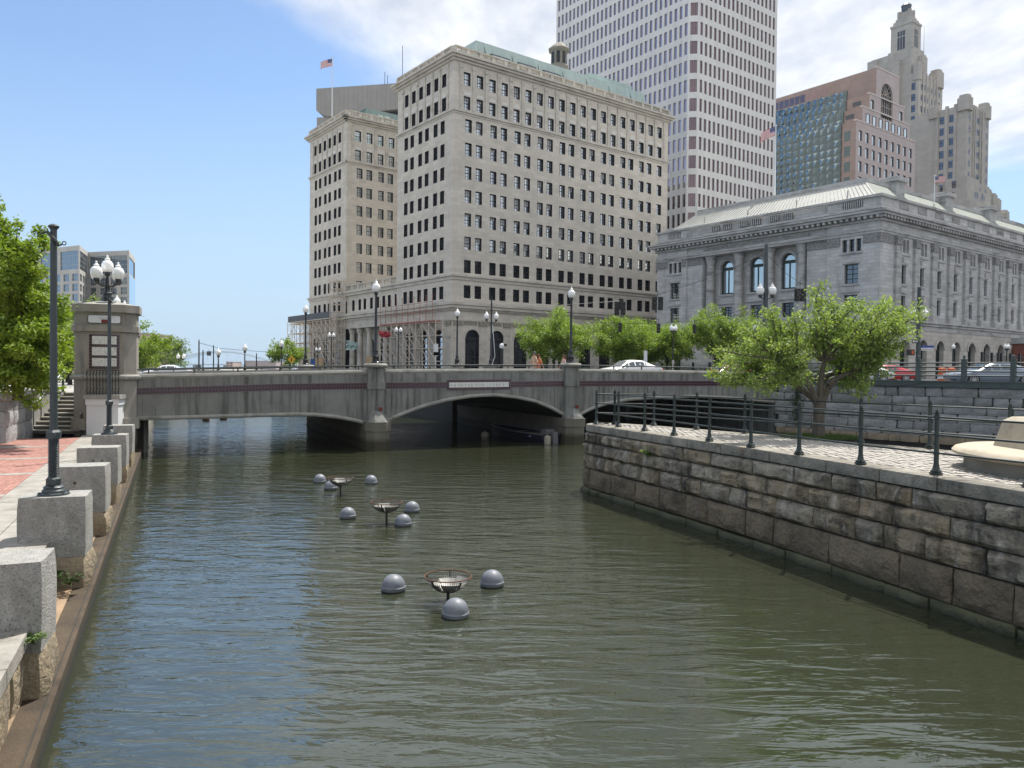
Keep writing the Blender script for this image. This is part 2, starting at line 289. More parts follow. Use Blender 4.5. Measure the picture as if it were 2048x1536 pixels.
for sc_, vec, det, rot, dist, strength, d in ((.55, (.6, 1.2, 1), 2, 25, .5, .5, .08), (1.7, (.45, 1.6, 1), 3, 9, .7, .7, .068), (4.6, (.42, 1.5, 1), 3, -4, .6, .55, .018), (12., (.6, 1.3, 1), 2, 8, .3, .3, .004)):
    bn = t.nodes.new('ShaderNodeBump'); bn.inputs['Strength'].default_value = strength; bn.inputs['Distance'].default_value = d; t.links.new(wl(sc_, vec, det, rot, dist), bn.inputs['Height'])
    if prev: t.links.new(prev, bn.inputs['Normal'])
    prev = bn.outputs[0]
t.links.new(prev, b.inputs['Normal'])
water = MB().quad((-160, -30, 0), (160, -30, 0), (160, 200, 0), (-160, 200, 0)).build('river_water', wm); tag(water, kind='structure')
NV = Vector((.9163, .4004)); SV = Vector((-.4004, .9163)); L0 = Vector((-4.83, 7.95))      # river wall on the left: outward normal, run, waterline
def LW(s, n, z=0.): p = L0 + SV * s + NV * n; return (p.x, p.y, z)
def lp(*sn): return [(lambda q: (q[0], q[1]))(LW(s, n)) for s, n in sn]
BP = Vector((-7.06, 40.19)); BD = Vector((.9116, .4111)); BN = Vector((-.4111, .9116)); BANG = math.atan2(BD.y, BD.x)   # bridge: face line, run, inward normal
def BW(x, y, z=0.): p = BP + BD * x + BN * y; return (p.x, p.y, z)
def bt(px, py): return onv(px, py, (BP.x, BP.y), (BD.x, BD.y))
ZE, ZS = 2.85, 3.55                            # street levels east and west of the river
east = [BW(-10.8, 1.2)[:2], BW(-10.8, 70)[:2], (-60, 230), (-330, 1500), (-2500, 1500), (-2500, 20), (-42, 27.6), (-19.6, 30.2), (-21.25, 34.4), (-21.25, 37.7), (-17.6, 37.7)]
ground('street_east', east, ZE, K['pave'])
west = [BW(27.2, -.3)[:2], (40.5, 24), (60, 2), (900, 2), (2500, 1500), (-260, 1500), (-45, 230), BW(6.5, 75)[:2], BW(11.2, 19.2)[:2], BW(27.2, 19.2)[:2]]
ground('street_west', west, ZS, K['asphalt'])
# far land that closes the river at the horizon
ground('far_shore', [(-420, 640), (120, 640), (120, 1490), (-420, 1490)], 2.2, K['grass'])
# ---- riverwalk on the left
WZ = 1.1
ground('riverwalk', lp((-9, -.62), (29.5, -.62), (29.5, -14), (-9, -14)), WZ - .12, K['pave'], -2)
rw = ob('riverwalk_paving', None); rw['kind'] = 'structure'; rw.location = LW(0, 0, WZ - .12); rw.rotation_euler = (0, 0, math.atan2(SV.y, SV.x)); rw.rotation_euler = (0, 0, math.atan2(SV.y, SV.x))
# local frame of the paving: x along the wall, y to the left of it
s_ = -9.0
while s_ < 29.2:                                # granite edge slabs
    l_ = rnd.uniform(1.5, 2.3); MB().box(s_ + .012, min(s_ + l_, 29.4) - .012, .24 if s_ < .2 else .66, 1.52, -.06, .115 + rnd.uniform(0, .008)).build('slab', K['granite_top'], rw); s_ += l_
    l2 = l_
s_ = -9.0
while s_ < 29.2:
    l_ = rnd.uniform(1.2, 2.0); MB().box(s_ + .01, min(s_ + l_, 29.4) - .01, 1.54, 2.28, 0, .112 + rnd.uniform(0, .006)).build('slab', K['granite_top'], rw); s_ += l_
for i in range(9):                              # red brick panels between pale bands
    a = -8.6 + i * 4.15
    MB().box(a, a + 3.75, 2.3, 13.6, 0, .108).build('brick_panel', K['brickpave'], rw)
    if i < 8: MB().box(a + 3.76, a + 4.14, 2.3, 13.6, 0, .112).build('pale_band', K['granite_top'], rw)
MB().box(24.3, 24.9, 3.6, 7.2, .1, .1155).build('pale_band', K['granite_top'], rw)
# ---- river wall face and the stained ledge at its foot
rwall = thing('river_wall', 'stained stone river wall with rusty ledge along the left bank', 'wall', LW(0, 0, 0), math.atan2(SV.y, SV.x))
MB().box(-9, 30.2, .8, 1.0, -2, WZ - .14).build('backing', K['mortar'], rwall)
MB().box(-9, 30.6, -.02, .30, -2, .285).build('cap_beam', K['ledge_face'], rwall)
MB().box(-9, 30.6, .302, .9, -2, .30).build('ledge', K['ledge'], rwall)
MB().box(-9, 30.6, .045, .06, .285, .297).build('beam_seam', K['mortar'], rwall)
def rock(w_, d_, h_, seed, am=.06, nx=5, nz=4, m=None):
    """a split-faced stone: box w x d x h from its lower corner, all sides lumpy"""
    mb = MB(); rr = random.Random(seed); ny = 3; idx = {}
    def vtx(i, j, k):
        if (i, j, k) in idx: return idx[i, j, k]
        x, y, z = w_ * i / nx, d_ * j / ny, h_ * k / nz
        q = Vector((x * 1.7 + seed * 3.1, y * 1.7, z * 1.7)); a = am
        if i in (0, nx): x += a * mnoise.noise(q) + (a * .5 if i == 0 else -a * .5) * ((k in (0, nz)) + (j in (0, ny)))
        if j in (0, ny): y += a * mnoise.noise(q + Vector((9, 0, 0))) + (a * .5 if j == 0 else -a * .5) * ((k in (0, nz)) + (i in (0, nx)))
        if k in (0, nz): z += a * .5 * mnoise.noise(q + Vector((0, 9, 0)))
        idx[i, j, k] = len(mb.v); mb.v.append((x, y, z)); return idx[i, j, k]
    for i in range(nx):
        for k in range(nz):
            mb.f += [(vtx(i, 0, k), vtx(i + 1, 0, k), vtx(i + 1, 0, k + 1), vtx(i, 0, k + 1)), (vtx(i + 1, ny, k), vtx(i, ny, k), vtx(i, ny, k + 1), vtx(i + 1, ny, k + 1))]
    for j in range(ny):
        for k in range(nz):
            mb.f += [(vtx(0, j + 1, k), vtx(0, j, k), vtx(0, j, k + 1), vtx(0, j + 1, k + 1)), (vtx(nx, j, k), vtx(nx, j + 1, k), vtx(nx, j + 1, k + 1), vtx(nx, j, k + 1))]
    for i in range(nx):
        for j in range(ny): mb.f += [(vtx(i, j, nz), vtx(i + 1, j, nz), vtx(i + 1, j + 1, nz), vtx(i, j + 1, nz)), (vtx(i, j + 1, 0), vtx(i + 1, j + 1, 0), vtx(i + 1, j, 0), vtx(i, j, 0))]
    mb.m = [0] * len(mb.f); return mb
s_ = -9.0
while s_ < 29.6:                                # rough stones of the wall below the slabs
    l_ = rnd.uniform(.5, .95); rock(l_ - .03, .34, WZ - .16 - .28, rnd.randint(0, 999), .06, 4, 3).build('stone', K['rough_tan'], rwall, True, (s_, .28 if s_ < .7 else .62, .29)); s_ += l_
BS = [1.03, 5.99, 10.47, 14.94, 19.3, 23.8]
BL = ('nearest and cut by the frame', 'holding up the tall hook post', 'with rust-ringed holes', 'with two dark bolt holes', 'holding up the far hook post', 'nearest the white wall')
for i, s0 in enumerate(BS):
    t_ = thing('granite_bollard_block', 'square granite block on the left river wall, ' + BL[i], 'stone block', LW(s0, -.1, 0), math.atan2(SV.y, SV.x) - R(4), 'granite blocks along the river wall')
    bw, bl, zb, zt = 1.04, .8, .82, 1.86
    rock(bl, bw, zt - zb, i + 71, .022, 7, 6).build('block', K['granite'], t_, True, (0, 0, zb))
    rock(bl + .1, bw + .02, .56, i + 31, .09, 5, 3).build('footing_stone', K['rough_tan'], t_, True, (-.05, -.04, .28))
    if i in (2, 3):
        for yy in (.4, .62):
            MB().tube([(-.004, yy, 1.5), (.05, yy, 1.5)], .032, 10).build('bolt_hole', K['ink_dark'] if i == 3 else K['ledge_face'], t_)
# ---- green mooring posts with hooks
def hook_post(label, s0):
    c = LW(s0 + .4, -.1 - .53, 1.86)
    t_ = thing('hook_post', label, 'post', c, math.atan2(SV.y, SV.x) - PI / 2, 'green hook posts on the river wall'); m = K['post_metal']
    MB().lathe([(.25, 0), (.25, .03), (.185, .045), (.185, .075), (.155, .11), (.165, .135), (.12, .17)], 20).build('base_flange', m, t_, True)
    for k in range(6): a = k * PI / 3 + .3; MB().lathe([(.022, 0), (.022, .025)], 6, (.218 * math.cos(a), .218 * math.sin(a), .03)).build('flange_bolt', m, t_)
    for z0 in (.15, .96):
        MB().lathe([(.09, 0), (.127, .03), (.127, .13), (.09, .17)], 6, (0, 0, z0), rot=.5).build('hex_collar', m, t_)
        MB().tube([(0, -.07, z0 + .08), (0, -.142, z0 + .08)], .055, 12).build('cap_screw', m, t_, True)
    pr = []; z = .32
    while z < .97: pr += [(.079, z), (.092, z + .011), (.079, z + .022)]; z += .029
    MB().lathe(pr, 18).build('coiled_sleeve', m, t_)
    MB().lathe([(.064, 1.12), (.058, 2.6), (.053, 4.62)], 18).build('shaft', m, t_, True)
    MB().lathe([(.053, 4.6), (.085, 4.64), (.09, 4.66), (.05, 4.69), (.0, 4.705)], 18).build('cap', m, t_, True)
    h = MB(); h.tube([(-.13, -.05, 4.53), (-.09, -.07, 4.55), (-.03, -.085, 4.48), (.04, -.085, 4.4), (.09, -.07, 4.32), (.13, -.06, 4.35)], [.018, .028, .032, .03, .026, .018], 8)
    h.tube([(-.02, -.075, 4.48), (.0, -.068, 4.25), (.01, -.064, 4.05)], [.02, .017, .008], 6); h.build('hook_arm', m, t_, True)
    def ring(x, y, z, r_): return MB().tube([(x + r_ * math.cos(a * PI / 6), y, z + r_ * math.sin(a * PI / 6)) for a in range(13)], .010, 6)
    for x, z in ((-.17, 4.54), (.165, 4.37)): ring(x, -.055, z, .03).build('ring', m, t_, True)
    for s in (-1, 1):
        ring(s * .135, 0, 1.76, .034).build('ring', m, t_, True); MB().bar((s * .05, 0, 1.76), (s * .105, 0, 1.76), .02).build('ring_stem', m, t_)
hook_post('tall dark green post with hooks on the second granite block, large in the foreground', BS[1])
hook_post('smaller looking green hook post on a far granite block in front of the concrete pylon', BS[4])
# weeds growing out of the wall
def weed(name, label, loc, n, h, sp, leaf, m, seed, hang=False):
    rr = random.Random(seed); t_ = thing(name, label, 'plant', loc); mb = MB(); st = MB()
    for i in range(n):
        a = rr.uniform(0, 2 * PI); l_ = rr.uniform(.5, 1) * h; d = Vector((math.cos(a) * sp, math.sin(a) * sp, -h if hang else h)).normalized() * l_
        st.tube([(0, 0, 0), d * .6 + Vector((0, 0, .02)), d], .006, 4)
        for k in range(5):
            p = d * (.3 + .7 * k / 4) + Vector((rr.uniform(-1, 1), rr.uniform(-1, 1), rr.uniform(-1, 1))) * leaf * .6; a2 = rr.uniform(0, 2 * PI)
            e = Vector((math.cos(a2), math.sin(a2), rr.uniform(-.5, .4))) * leaf; q = Vector((-e.y, e.x, rr.uniform(-.3, .3) * leaf)) * .4
            mb.quad(p, p + e * .5 + q, p + e, p + e * .5 - q)
    st.build('stem', m, t_); mb.build('leaves', m, t_); return t_
K['leaf_a'] = None
# ================================================================== stone point on the right
PZ = 2.3
def catmull(pts, n=8):
    out = []; P = [Vector(p) for p in pts]; P = [P[0] * 2 - P[1]] + P + [P[-1] * 2 - P[-2]]
    for i in range(1, len(P) - 2):
        for k in range(n):
            t = k / n; a, b, c, d = P[i - 1], P[i], P[i + 1], P[i + 2]
            out.append(.5 * ((2 * b) + (c - a) * t + (2 * a - 5 * b + 4 * c - d) * t * t + (3 * b - a - 3 * c + d) * t ** 3))
    out.append(P[-2]); return out
fr = catmull([(12.6, 1.5), (10.4, 6.4), (8.05, 12.26), (5.75, 18.8), (3.55, 24.3), (2.66, 26.55)], 10)
tip = [Vector((2.62, 26.95)), Vector((2.85, 27.35)), Vector((3.3, 27.5)), Vector((3.75, 27.35))]
bk = [Vector((4.7, 26.55)), Vector((7.0, 23.55)), Vector((10.3, 19.0)), Vector((13.6, 14.4)), Vector((20.5, 4.8)), Vector((22.5, 1.5))]
edge_all = fr + tip + bk
class Path:
    def __init__(s, pts):
        s.p = pts; s.d = [0.]
        for a, b in zip(pts, pts[1:]): s.d.append(s.d[-1] + (b - a).length)
        s.len = s.d[-1]
    def at(s, x):
        x = max(0, min(s.len, x)); i = 0
        while i < len(s.d) - 2 and s.d[i + 1] < x: i += 1
        a, b = s.p[i], s.p[i + 1]; t = (b - a).normalized(); return a + t * (x - s.d[i]), t
    def pt(s, x, off, z): p, t = s.at(x); n = Vector((-t.y, t.x)); q = p + n * off; return (q.x, q.y, z)     # off > 0: outwards (left of travel)
    def near(s, q): return min((((s.at(x / 20)[0]) - Vector(q)).length, x / 20) for x in range(int(s.len * 20)))[1]
pe = Path(edge_all)
def off(pts, d):
    o = []
    for i, p in enumerate(pts):
        t = (pts[min(i + 1, len(pts) - 1)] - pts[max(i - 1, 0)]).normalized(); o.append((p.x - t.y * d, p.y + t.x * d))
    return o
quay = thing('quay_wall', 'stone quay point of rough weathered granite courses with cobbled top', 'quay wall')
MB().prism(off(edge_all, -.16), -1.5, PZ - .05).build('core', K['mortar'], quay)
def quay_stone(a, b, z0, z1, out, m, seed, name='stone', lump=.07, batter=0., under=.25):
    nx, nz = (8, 5) if b - a > .5 else (4, 5); mb = MB(); rr = random.Random(seed); g = .016
    for k in range(nz + 1):
        for i in range(nx + 1):
            fx, fz = i / nx, k / nz; x = a + g + (b - a - 2 * g) * fx; z = z0 + g + (z1 - z0 - 2 * g) * fz
            ed = i in (0, nx) or k in (0, nz)
            q = mnoise.noise(Vector((x * 1.9, z * 2.3, seed * .7))) + .9 * (.35 - abs(mnoise.noise(Vector((x * 3.3, z * 4.2, seed * 1.3))))) + .4 * mnoise.noise(Vector((x * 9, z * 9, seed * .3)))
            o_ = out + batter * (1 - (z / PZ)) + (0 if ed else lump * (.55 + .75 * q)) + (0.3 * lump * q if ed else 0)
            if not ed: x += rr.uniform(-.02, .02); z += rr.uniform(-.015, .015)
            mb.v.append(pe.pt(x, o_, z))
    for k in range(nz):
        for i in range(nx): c = k * (nx + 1) + i; mb.f.append((c, c + 1, c + nx + 2, c + nx + 1))
    n0 = len(mb.v); ring = [i for i in range(nx + 1)] + [k * (nx + 1) + nx for k in range(1, nz + 1)] + [nz * (nx + 1) + i for i in range(nx - 1, -1, -1)] + [k * (nx + 1) for k in range(nz - 1, 0, -1)]
    for r_ in ring:
        k, i = divmod(r_, nx + 1); x = a + g + (b - a - 2 * g) * i / nx; z = z0 + g + (z1 - z0 - 2 * g) * k / nz; mb.v.append(pe.pt(x, -under, z))
    for j in range(len(ring)): j2 = (j + 1) % len(ring); mb.f.append((ring[j2], ring[j], n0 + j, n0 + j2))
    mb.m = [0] * len(mb.f); o = mb.build(name, m, quay, True); return o
x_start = pe.near((11.6, 3.6)); x_end = pe.near((4.5, 26.75)); rq = random.Random(21)
for ci, (z0, z1, kind, lo, hi) in enumerate(((1.66, 2.03, 'q', .7, 1.7), (1.26, 1.66, 'q', .6, 1.5), (.80, 1.26, 'q', .6, 1.6), (.17, .80, 'b', .8, 1.9), (-.5, .17, 'g', .9, 1.7))):
    x = x_start - rq.uniform(0, .8)
    while x < x_end:
        l_ = rq.uniform(lo, hi) if x < pe.near((3.3, 25)) else rq.uniform(.45, .75)
        jz = rq.uniform(-.03, .03) if kind == 'g' else 0
        quay_stone(x, x + l_, z0, z1 + jz, {'q': .0, 'b': .03, 'g': .06}[kind], rq.choice(K['quay']) if kind == 'q' else K['quay_brown'] if kind == 'b' else K['quay_base'], rq.randint(0, 9999), lump={'q': .15, 'b': .11, 'g': .12}[kind], batter=.09 if kind != 'g' else .1)
        x += l_
x = x_start - .4
while x < pe.near((12.9, 15.4)):                 # coping slabs round the point
    l_ = rq.uniform(1.3, 2.2) if not pe.near((3.4, 24.6)) < x < pe.near((4.6, 26.6)) else .55
    quay_stone(x, x + l_, 2.035, PZ, .05, K['coping'], rq.randint(0, 9999), 'coping_slab', .02, 0, .55); x += l_
MB().prism(off(edge_all, -.5), PZ - .05, PZ - .03).build('bedding', K['mortar'], quay)
# cobbles
inner = off(edge_all, -.52); IP = [(float(a), float(b)) for a, b in inner]
def inside(x, y, poly):
    c = False; j = len(poly) - 1
    for i in range(len(poly)):
        (xi, yi), (xj, yj) = poly[i], poly[j]
        if (yi > y) != (yj > y) and x < (xj - xi) * (y - yi) / (yj - yi) + xi: c = not c
        j = i
    return c
mb = MB(); rc = random.Random(4); ux, uy = Vector((.8, .6)), Vector((-.6, .8)); TREE_P = onz(1637, 874, PZ)
for i in range(-20, 180):
    for j in range(-60, 190):
        c = ux * (i * .225 + (j % 2) * .11) + uy * (j * .125)
        if not (2 < c.x < 16 and 4 < c.y < 28) or not inside(c.x, c.y, IP): continue
        if (Vector((c.x, c.y)) - Vector(TREE_P[:2])).length < .85: continue
        a, b_, h = .10 + rc.uniform(-.01, .008), .054 + rc.uniform(-.006, .004), PZ - .008 + rc.uniform(-.012, .008); e = .016
        p = [c + ux * sx * a + uy * sy * b_ for sx, sy in ((-1, -1), (1, -1), (1, 1), (-1, 1))]; q = [c + ux * sx * (a - e) + uy * sy * (b_ - e) for sx, sy in ((-1, -1), (1, -1), (1, 1), (-1, 1))]
        mb.add([(v.x, v.y, PZ - .035) for v in p] + [(v.x, v.y, h) for v in q], ((4, 5, 6, 7), (0, 1, 5, 4), (1, 2, 6, 5), (2, 3, 7, 6), (3, 0, 4, 7)))
stuff(mb.build('cobbles', K['cobble'], quay))
# ---- railings: cast posts and three pipe rails
PM = MB(); PM.lathe([(.115, 0), (.115, .025), (.09, .04), (.098, .06), (.066, .085), (.052, .14), (.043, .2), (.038, 1.02)], 14)
PM.lathe([(.035, 1.03), (.046, 1.06), (.046, 1.08), (.03, 1.09), (.04, 1.11), (.04, 1.125), (.022, 1.14), (.03, 1.16), (.012, 1.18), (.005, 1.19)], 12)
for z in (.38, .71, 1.03): PM.lathe([(.04, z - .035), (.053, z - .022), (.053, z + .022), (.04, z + .035)], 12)
PM = PM.mesh('post', K['green_metal'], True)
def railing(label, pts):
    t_ = thing('railing', label, 'railing'); rr = random.Random(len(pts))
    for p in pts: ob('post', PM, t_, (p[0], p[1], PZ + .0))
    for a, b in zip(pts, pts[1:]):
        for z in (.38, .71, 1.03):
            d = (Vector(b) - Vector(a)).normalized() * .05; MB().tube([(a[0] + d.x, a[1] + d.y, PZ + z), (b[0] - d.x, b[1] - d.y, PZ + z)], .02, 8, cap=False).build('rail', K['green_metal'], t_, True)
fp = [tuple(onz(x, y, PZ)[:2]) for x, y in ((1872, 948), (1721, 927.5), (1598, 908.5), (1501.6, 894), (1418.6, 881.5), (1348, 870), (1289, 861), (1236.7, 853), (1192.7, 848))]
d0 = Vector(fp[0]) - Vector(fp[1]); fp = [tuple(Vector(fp[0]) + d0 * k) for k in (4, 3, 2, 1)] + fp
bp = [tuple(onz(x, y, PZ)[:2]) for x, y in ((1229, 848.5), (1307.5, 850.5), (1393, 858), (1489, 865.5), (1598, 874.5), (1720.8, 884.7), (1859, 896))]
d0 = Vector(bp[-1]) - Vector(bp[-2]); bp += [tuple(Vector(bp[-1]) + d0 * k) for k in (1, 2, 3)]
railing('dark green three-rail railing along the river edge of the cobbled point', fp + bp[:1])
railing('dark green railing along the back channel edge of the cobbled point', bp)
# ---- round stone seat with a backrest pier
st = thing('stone_bench', 'curved tan stone bench with thick rounded seat and back pier', 'bench', (10.2, 14.4, PZ))
K['bench'] = mat('tan_bench_stone', (.47, .41, .31), (.37, .325, .25), 1.6, 5, .8, .3, 18, stain=[((.12, .1, .08), .7, (1, 1, .6), 2.2, .58)])
K['bench_base'] = mat('bench_base_stone', (.27, .25, .205), (.19, .175, .14), 2, 5, .85, .6, 20)
MB().lathe([(1.0, -.03), (1.0, .22)], 48, sx=1.45, sy=1.95).build('base', K['bench_base'], st, True)
MB().lathe([(.2, .22), (.97, .222), (1.05, .24), (1.095, .28), (1.1, .32), (1.07, .375), (1.0, .41), (.2, .42)], 56, sx=1.5, sy=2.0).build('seat', K['bench'], st, True)
q = MB(); q.hexa([(-.68, -.6, .41), (.7, -.6, .41), (.7, 1.0, .41), (-.68, 1.0, .41), (-.56, -.5, .92), (.6, -.5, .92), (.6, .9, .92), (-.56, .9, .92)]); q.hexa([(-.56, -.5, .92), (.6, -.5, .92), (.6, .9, .92), (-.56, .9, .92), (-.45, -.4, 1.0), (.5, -.4, 1.0), (.5, .8, 1.0), (-.45, .8, 1.0)]); q.build('back_pier', K['bench'], st)
# grass at the foot of the tree
gb = MB(); gr_ = random.Random(3)
for i in range(2600):
    a = gr_.uniform(0, 2 * PI); r_ = .95 * math.sqrt(gr_.random()); x, y = r_ * math.cos(a) * 1.15, r_ * math.sin(a) * .8; h = gr_.uniform(.04, .12); b2 = gr_.uniform(0, 6.3); dx, dy = .008 * math.cos(b2), .008 * math.sin(b2)
    gb.add([(x - dx, y - dy, -.02), (x + dx, y + dy, -.02), (x + gr_.uniform(-.04, .04), y + gr_.uniform(-.04, .04), h)], ((0, 1, 2),))
o = gb.build('grass_patch', K['grass'], None, loc=(TREE_P.x, TREE_P.y, PZ)); tag(o, 'patch of green grass round the foot of the tree on the cobbled point', 'grass', kind='stuff')
# ---- back channel retaining wall with steel beam and railing
W0 = Vector((17.5, 50.5)); WD = Vector((.66, -.7513)); WANG = math.atan2(WD.y, WD.x); WL = 30.
rt = thing('retaining_wall', 'grey rock-faced ashlar retaining wall topped by a green steel beam', 'wall', (W0.x, W0.y, 0), WANG)
MB().box(-.5, WL, .2, 1.2, -2, 3.36).build('core', K['mortar'], rt)       # local x along the wall, -y towards the river... face at y = 0
zz = [.62, .98, 1.45, 1.93, 2.42, 2.87, 3.38]; rr = random.Random(12)
for z0, z1 in zip(zz, zz[1:]):
    x = -.2 - rr.uniform(0, .8)
    while x < 20:
        l_ = rr.choice((rr.uniform(.6, 1.0), rr.uniform(1.2, 2.3)))
        b_ = rock(l_ - .018, .3, z1 - z0 - .018, rr.randint(0, 999), .055, 6, 4); b_.build('stone', rr.choice(K['wallgrey']), rt, True, (x, -.03, z0 + .015)); x += l_
x = -.2
while x < 20:
    l_ = rr.uniform(1.4, 2.4); rock(l_ - .02, .6, .36, rr.randint(0, 999), .05, 5, 3).build('footing_stone', K['rough_tan'], rt, True, (x, -.36, .27)); x += l_
MB().box(-.5, WL, -.2, .3, -2, .27).build('plinth', K['mortar'], rt)
bm_ = MB(); bm_.box(-.3, WL, -.1, .35, 3.40, 3.74); bm_.box(-.3, WL, -.14, .4, 3.70, 3.77); bm_.build('steel_beam', K['beam_green'], rt)
gr = thing('street_railing', 'grey green street railing with square posts above the ashlar retaining wall', 'railing', (W0.x, W0.y, 3.77), WANG)
x = 1.25
while x < WL:
    p = MB(); p.box(x - .12, x + .12, .0, .22, 0, 1.14); p.box(x - .14, x + .14, -.02, .24, 1.14, 1.19); p.lathe([(.07, 1.19), (.04, 1.25), (.075, 1.3), (.075, 1.36), (.03, 1.42)], 8, (x, .11, 0)); p.build('post', K['beam_green'], gr)
    for z in (.28, .52, .76, .99): MB().tube([(x + .13, .11, z), (min(x + 2.22, WL), .11, z)], .042, 8, cap=False).build('rail', K['beam_green'], gr, True)
    x += 2.36
cab = MB().tube([(5.2 + k * .3, -.2, 3.66 - .22 * math.sin(PI * k / 12)) for k in range(13)], .014, 5); tag(cab.build('cable', K['black_metal'], None, loc=(W0.x, W0.y, 0), rz=WANG), 'black cable sagging across the green beam of the retaining wall', 'cable')
# ================================================================== the street bridge
BR = thing('bridge', 'low grey concrete street bridge with three arches and plum tile bands', 'bridge', (BP.x, BP.y, 0), BANG)
BWID = 18.5
# outlines read off the photograph on the bridge's front plane
def prof(pts): return [bt(x, y) for x, y in pts]
def lerp(pr, x):
    if x <= pr[0][0]: return pr[0][1]
    for (a, b), (c, d) in zip(pr, pr[1:]):
        if x <= c: return b + (d - b) * (x - a) / (c - a)
    return pr[-1][1]
TOP = prof(((262, 748.5), (420, 746), (560, 743), (740, 739.5), (960, 737.5), (1140, 737.5), (1320, 740), (1440, 742.5), (1560, 746)))
tP1 = bt(751, 800)[0]; tP2 = bt(1141, 800)[0]; tL = bt(268, 800)[0]; tR = bt(1560, 800)[0]
SOF1 = prof(((262, 838), (420, 834), (540, 830.5), (590, 829.5), (630, 830), (670, 834), (710, 841), (744, 851)))
SOF2 = prof(((757, 849), (790, 834), (840, 814.5), (890, 801), (940, 793), (985, 790.5), (1030, 794.5), (1070, 803), (1100, 815), (1136, 834.5)))
SOF3 = prof(((1146, 836.5), (1180, 818.5), (1215, 806.5), (1260, 799), (1320, 795), (1390, 793), (1460, 796), (1530, 803), (1565, 806)))
BAND = prof(((262, 783), (420, 778.5), (560, 774), (740, 771.5), (960, 769.5), (1140, 767), (1320, 766.5), (1560, 767)))     # middle of the tile band
def zdeck(x): return lerp(TOP, x) - .78
def span(a, b, sof, nm, n=40):
    w = MB(); xs = [a + (b - a) * i / n for i in range(n + 1)]
    for i in range(n):
        x0, x1 = xs[i], xs[i + 1]; s0, s1 = lerp(sof, x0), lerp(sof, x1); p0, p1 = lerp(TOP, x0) - .2, lerp(TOP, x1) - .2
        for z0, z1, q0, q1 in ((s0, s1, p0, p1),):
            w.hexa([(x0, 0, z0), (x1, 0, z1), (x1, .32, z1), (x0, .32, z0), (x0, 0, q0), (x1, 0, q1), (x1, .32, q1), (x0, .32, q0)])
    o = w.build(nm, K['conc'], BR)
    rg = MB(); rg.tube([(x, -.03, lerp(sof, x) + .02) for x in xs], .1, 8, cap=True); rg.build('arch_ring', K['conc_lt'], o, True)
    cp = MB(); cp.tube([(x, .1, lerp(TOP, x) - .12) for x in xs], .135, 8); cp.build('coping', K['conc_lt'], o, True)
    rl = MB(); rl.tube([(x, .14, lerp(TOP, x) + .2) for x in xs[::4]], .035, 8); rl.build('handrail', K['green_metal'], o, True)
    x = a + .6
    while x < b - .3: MB().box(x - .03, x + .03, .11, .17, lerp(TOP, x) - .03, lerp(TOP, x) + .18).build('rail_post', K['green_metal'], o); x += 1.95
    # plum tiles, two rows
    tl = MB(); gt = MB(); x = a + .03
    while x < b - .1:
        if nm != 'sign_span' or not (SG0 - .2 < x < SG1 + .1):
            zc, zd = lerp(BAND, x), lerp(BAND, x + .15)
            for k in (-1, 0): tl.hexa([(x + .008, -.022, zc + k * .15 + .008), (x + .142, -.022, zd + k * .15 + .008), (x + .142, .01, zd + k * .15 + .008), (x + .008, .01, zc + k * .15 + .008), (x + .008, -.022, zc + k * .15 + .142), (x + .142, -.022, zd + k * .15 + .142), (x + .142, .01, zd + k * .15 + .142), (x + .008, .01, zc + k * .15 + .142)])
        x += .15
    stuff(tl.build('tile_band', K['tile'], o))
    for i in range(n):
        x0, x1 = xs[i], xs[i + 1]; z0, z1 = lerp(BAND, x0), lerp(BAND, x1)
        gt.hexa([(x0, -.010, z0 - .17), (x1, -.010, z1 - .17), (x1, .01, z1 - .17), (x0, .01, z0 - .17), (x0, -.010, z0 + .165), (x1, -.010, z1 + .165), (x1, .01, z1 + .165), (x0, .01, z0 + .165)])
    gt.build('tile_grout', K['grout'], o); return o
SG0, zsg = bt(898, 769); SG1 = bt(1017, 766)[0]
span(tL, tP1 - .42, SOF1, 'flat_span'); S2 = span(tP1 + .42, tP2 - .42, SOF2, 'sign_span'); span(tP2 + .42, tR, SOF3, 'shaded_span')
# sign panel: white tiles in a plum frame
za, zb_ = lerp(BAND, SG0), lerp(BAND, SG1); sg = MB(); sl_ = (zb_ - za) / (SG1 - SG0)
def sh(x, y, z): return (x, y, lerp(BAND, x) + z)
def slab(mb, x0, x1, y0, y1, z0, z1, mi=0): return mb.hexa([sh(x0, y0, z0), sh(x1, y0, z0), sh(x1, y1, z0), sh(x0, y1, z0), sh(x0, y0, z1), sh(x1, y0, z1), sh(x1, y1, z1), sh(x0, y1, z1)], mi)
slab(MB(), SG0 - .12, SG1 + .12, -.035, .0, -.27, .27).build('sign_frame', K['tile'], S2)
sgn = slab(MB(), SG0, SG1, -.055, -.02, -.135, .135).build('sign_panel', K['white_tile'], S2)
def text(s_, size, parent, loc, rot, m, ext=.004, name='lettering', align='LEFT', space=1.0):
    c = bpy.data.curves.new(name, 'FONT'); c.body = s_; c.size = size; c.extrude = ext; c.align_x = align; c.space_character = space
    o = bpy.data.objects.new(name, c); COL.objects.link(o); bpy.context.view_layer.update()
    me = bpy.data.meshes.new_from_object(o.evaluated_get(bpy.context.evaluated_depsgraph_get())); bpy.data.objects.remove(o); bpy.data.curves.remove(c)
    me.materials.clear(); me.materials.append(m); q = ob(name, me, parent, loc); q.rotation_euler = rot; return q
wd = SG1 - SG0; STR = 'WASHINGTON STREET'; step = wd * .94 / (len(STR) - 1)
lt = MB()
for i, ch in enumerate(STR):
    if ch == ' ': continue
    x = SG0 + wd * .03 + i * step; o = text(ch, .19, sgn, (x, -.057, lerp(BAND, x) - .068), (PI / 2, 0, 0), K['ink'], align='CENTER', name='letter')
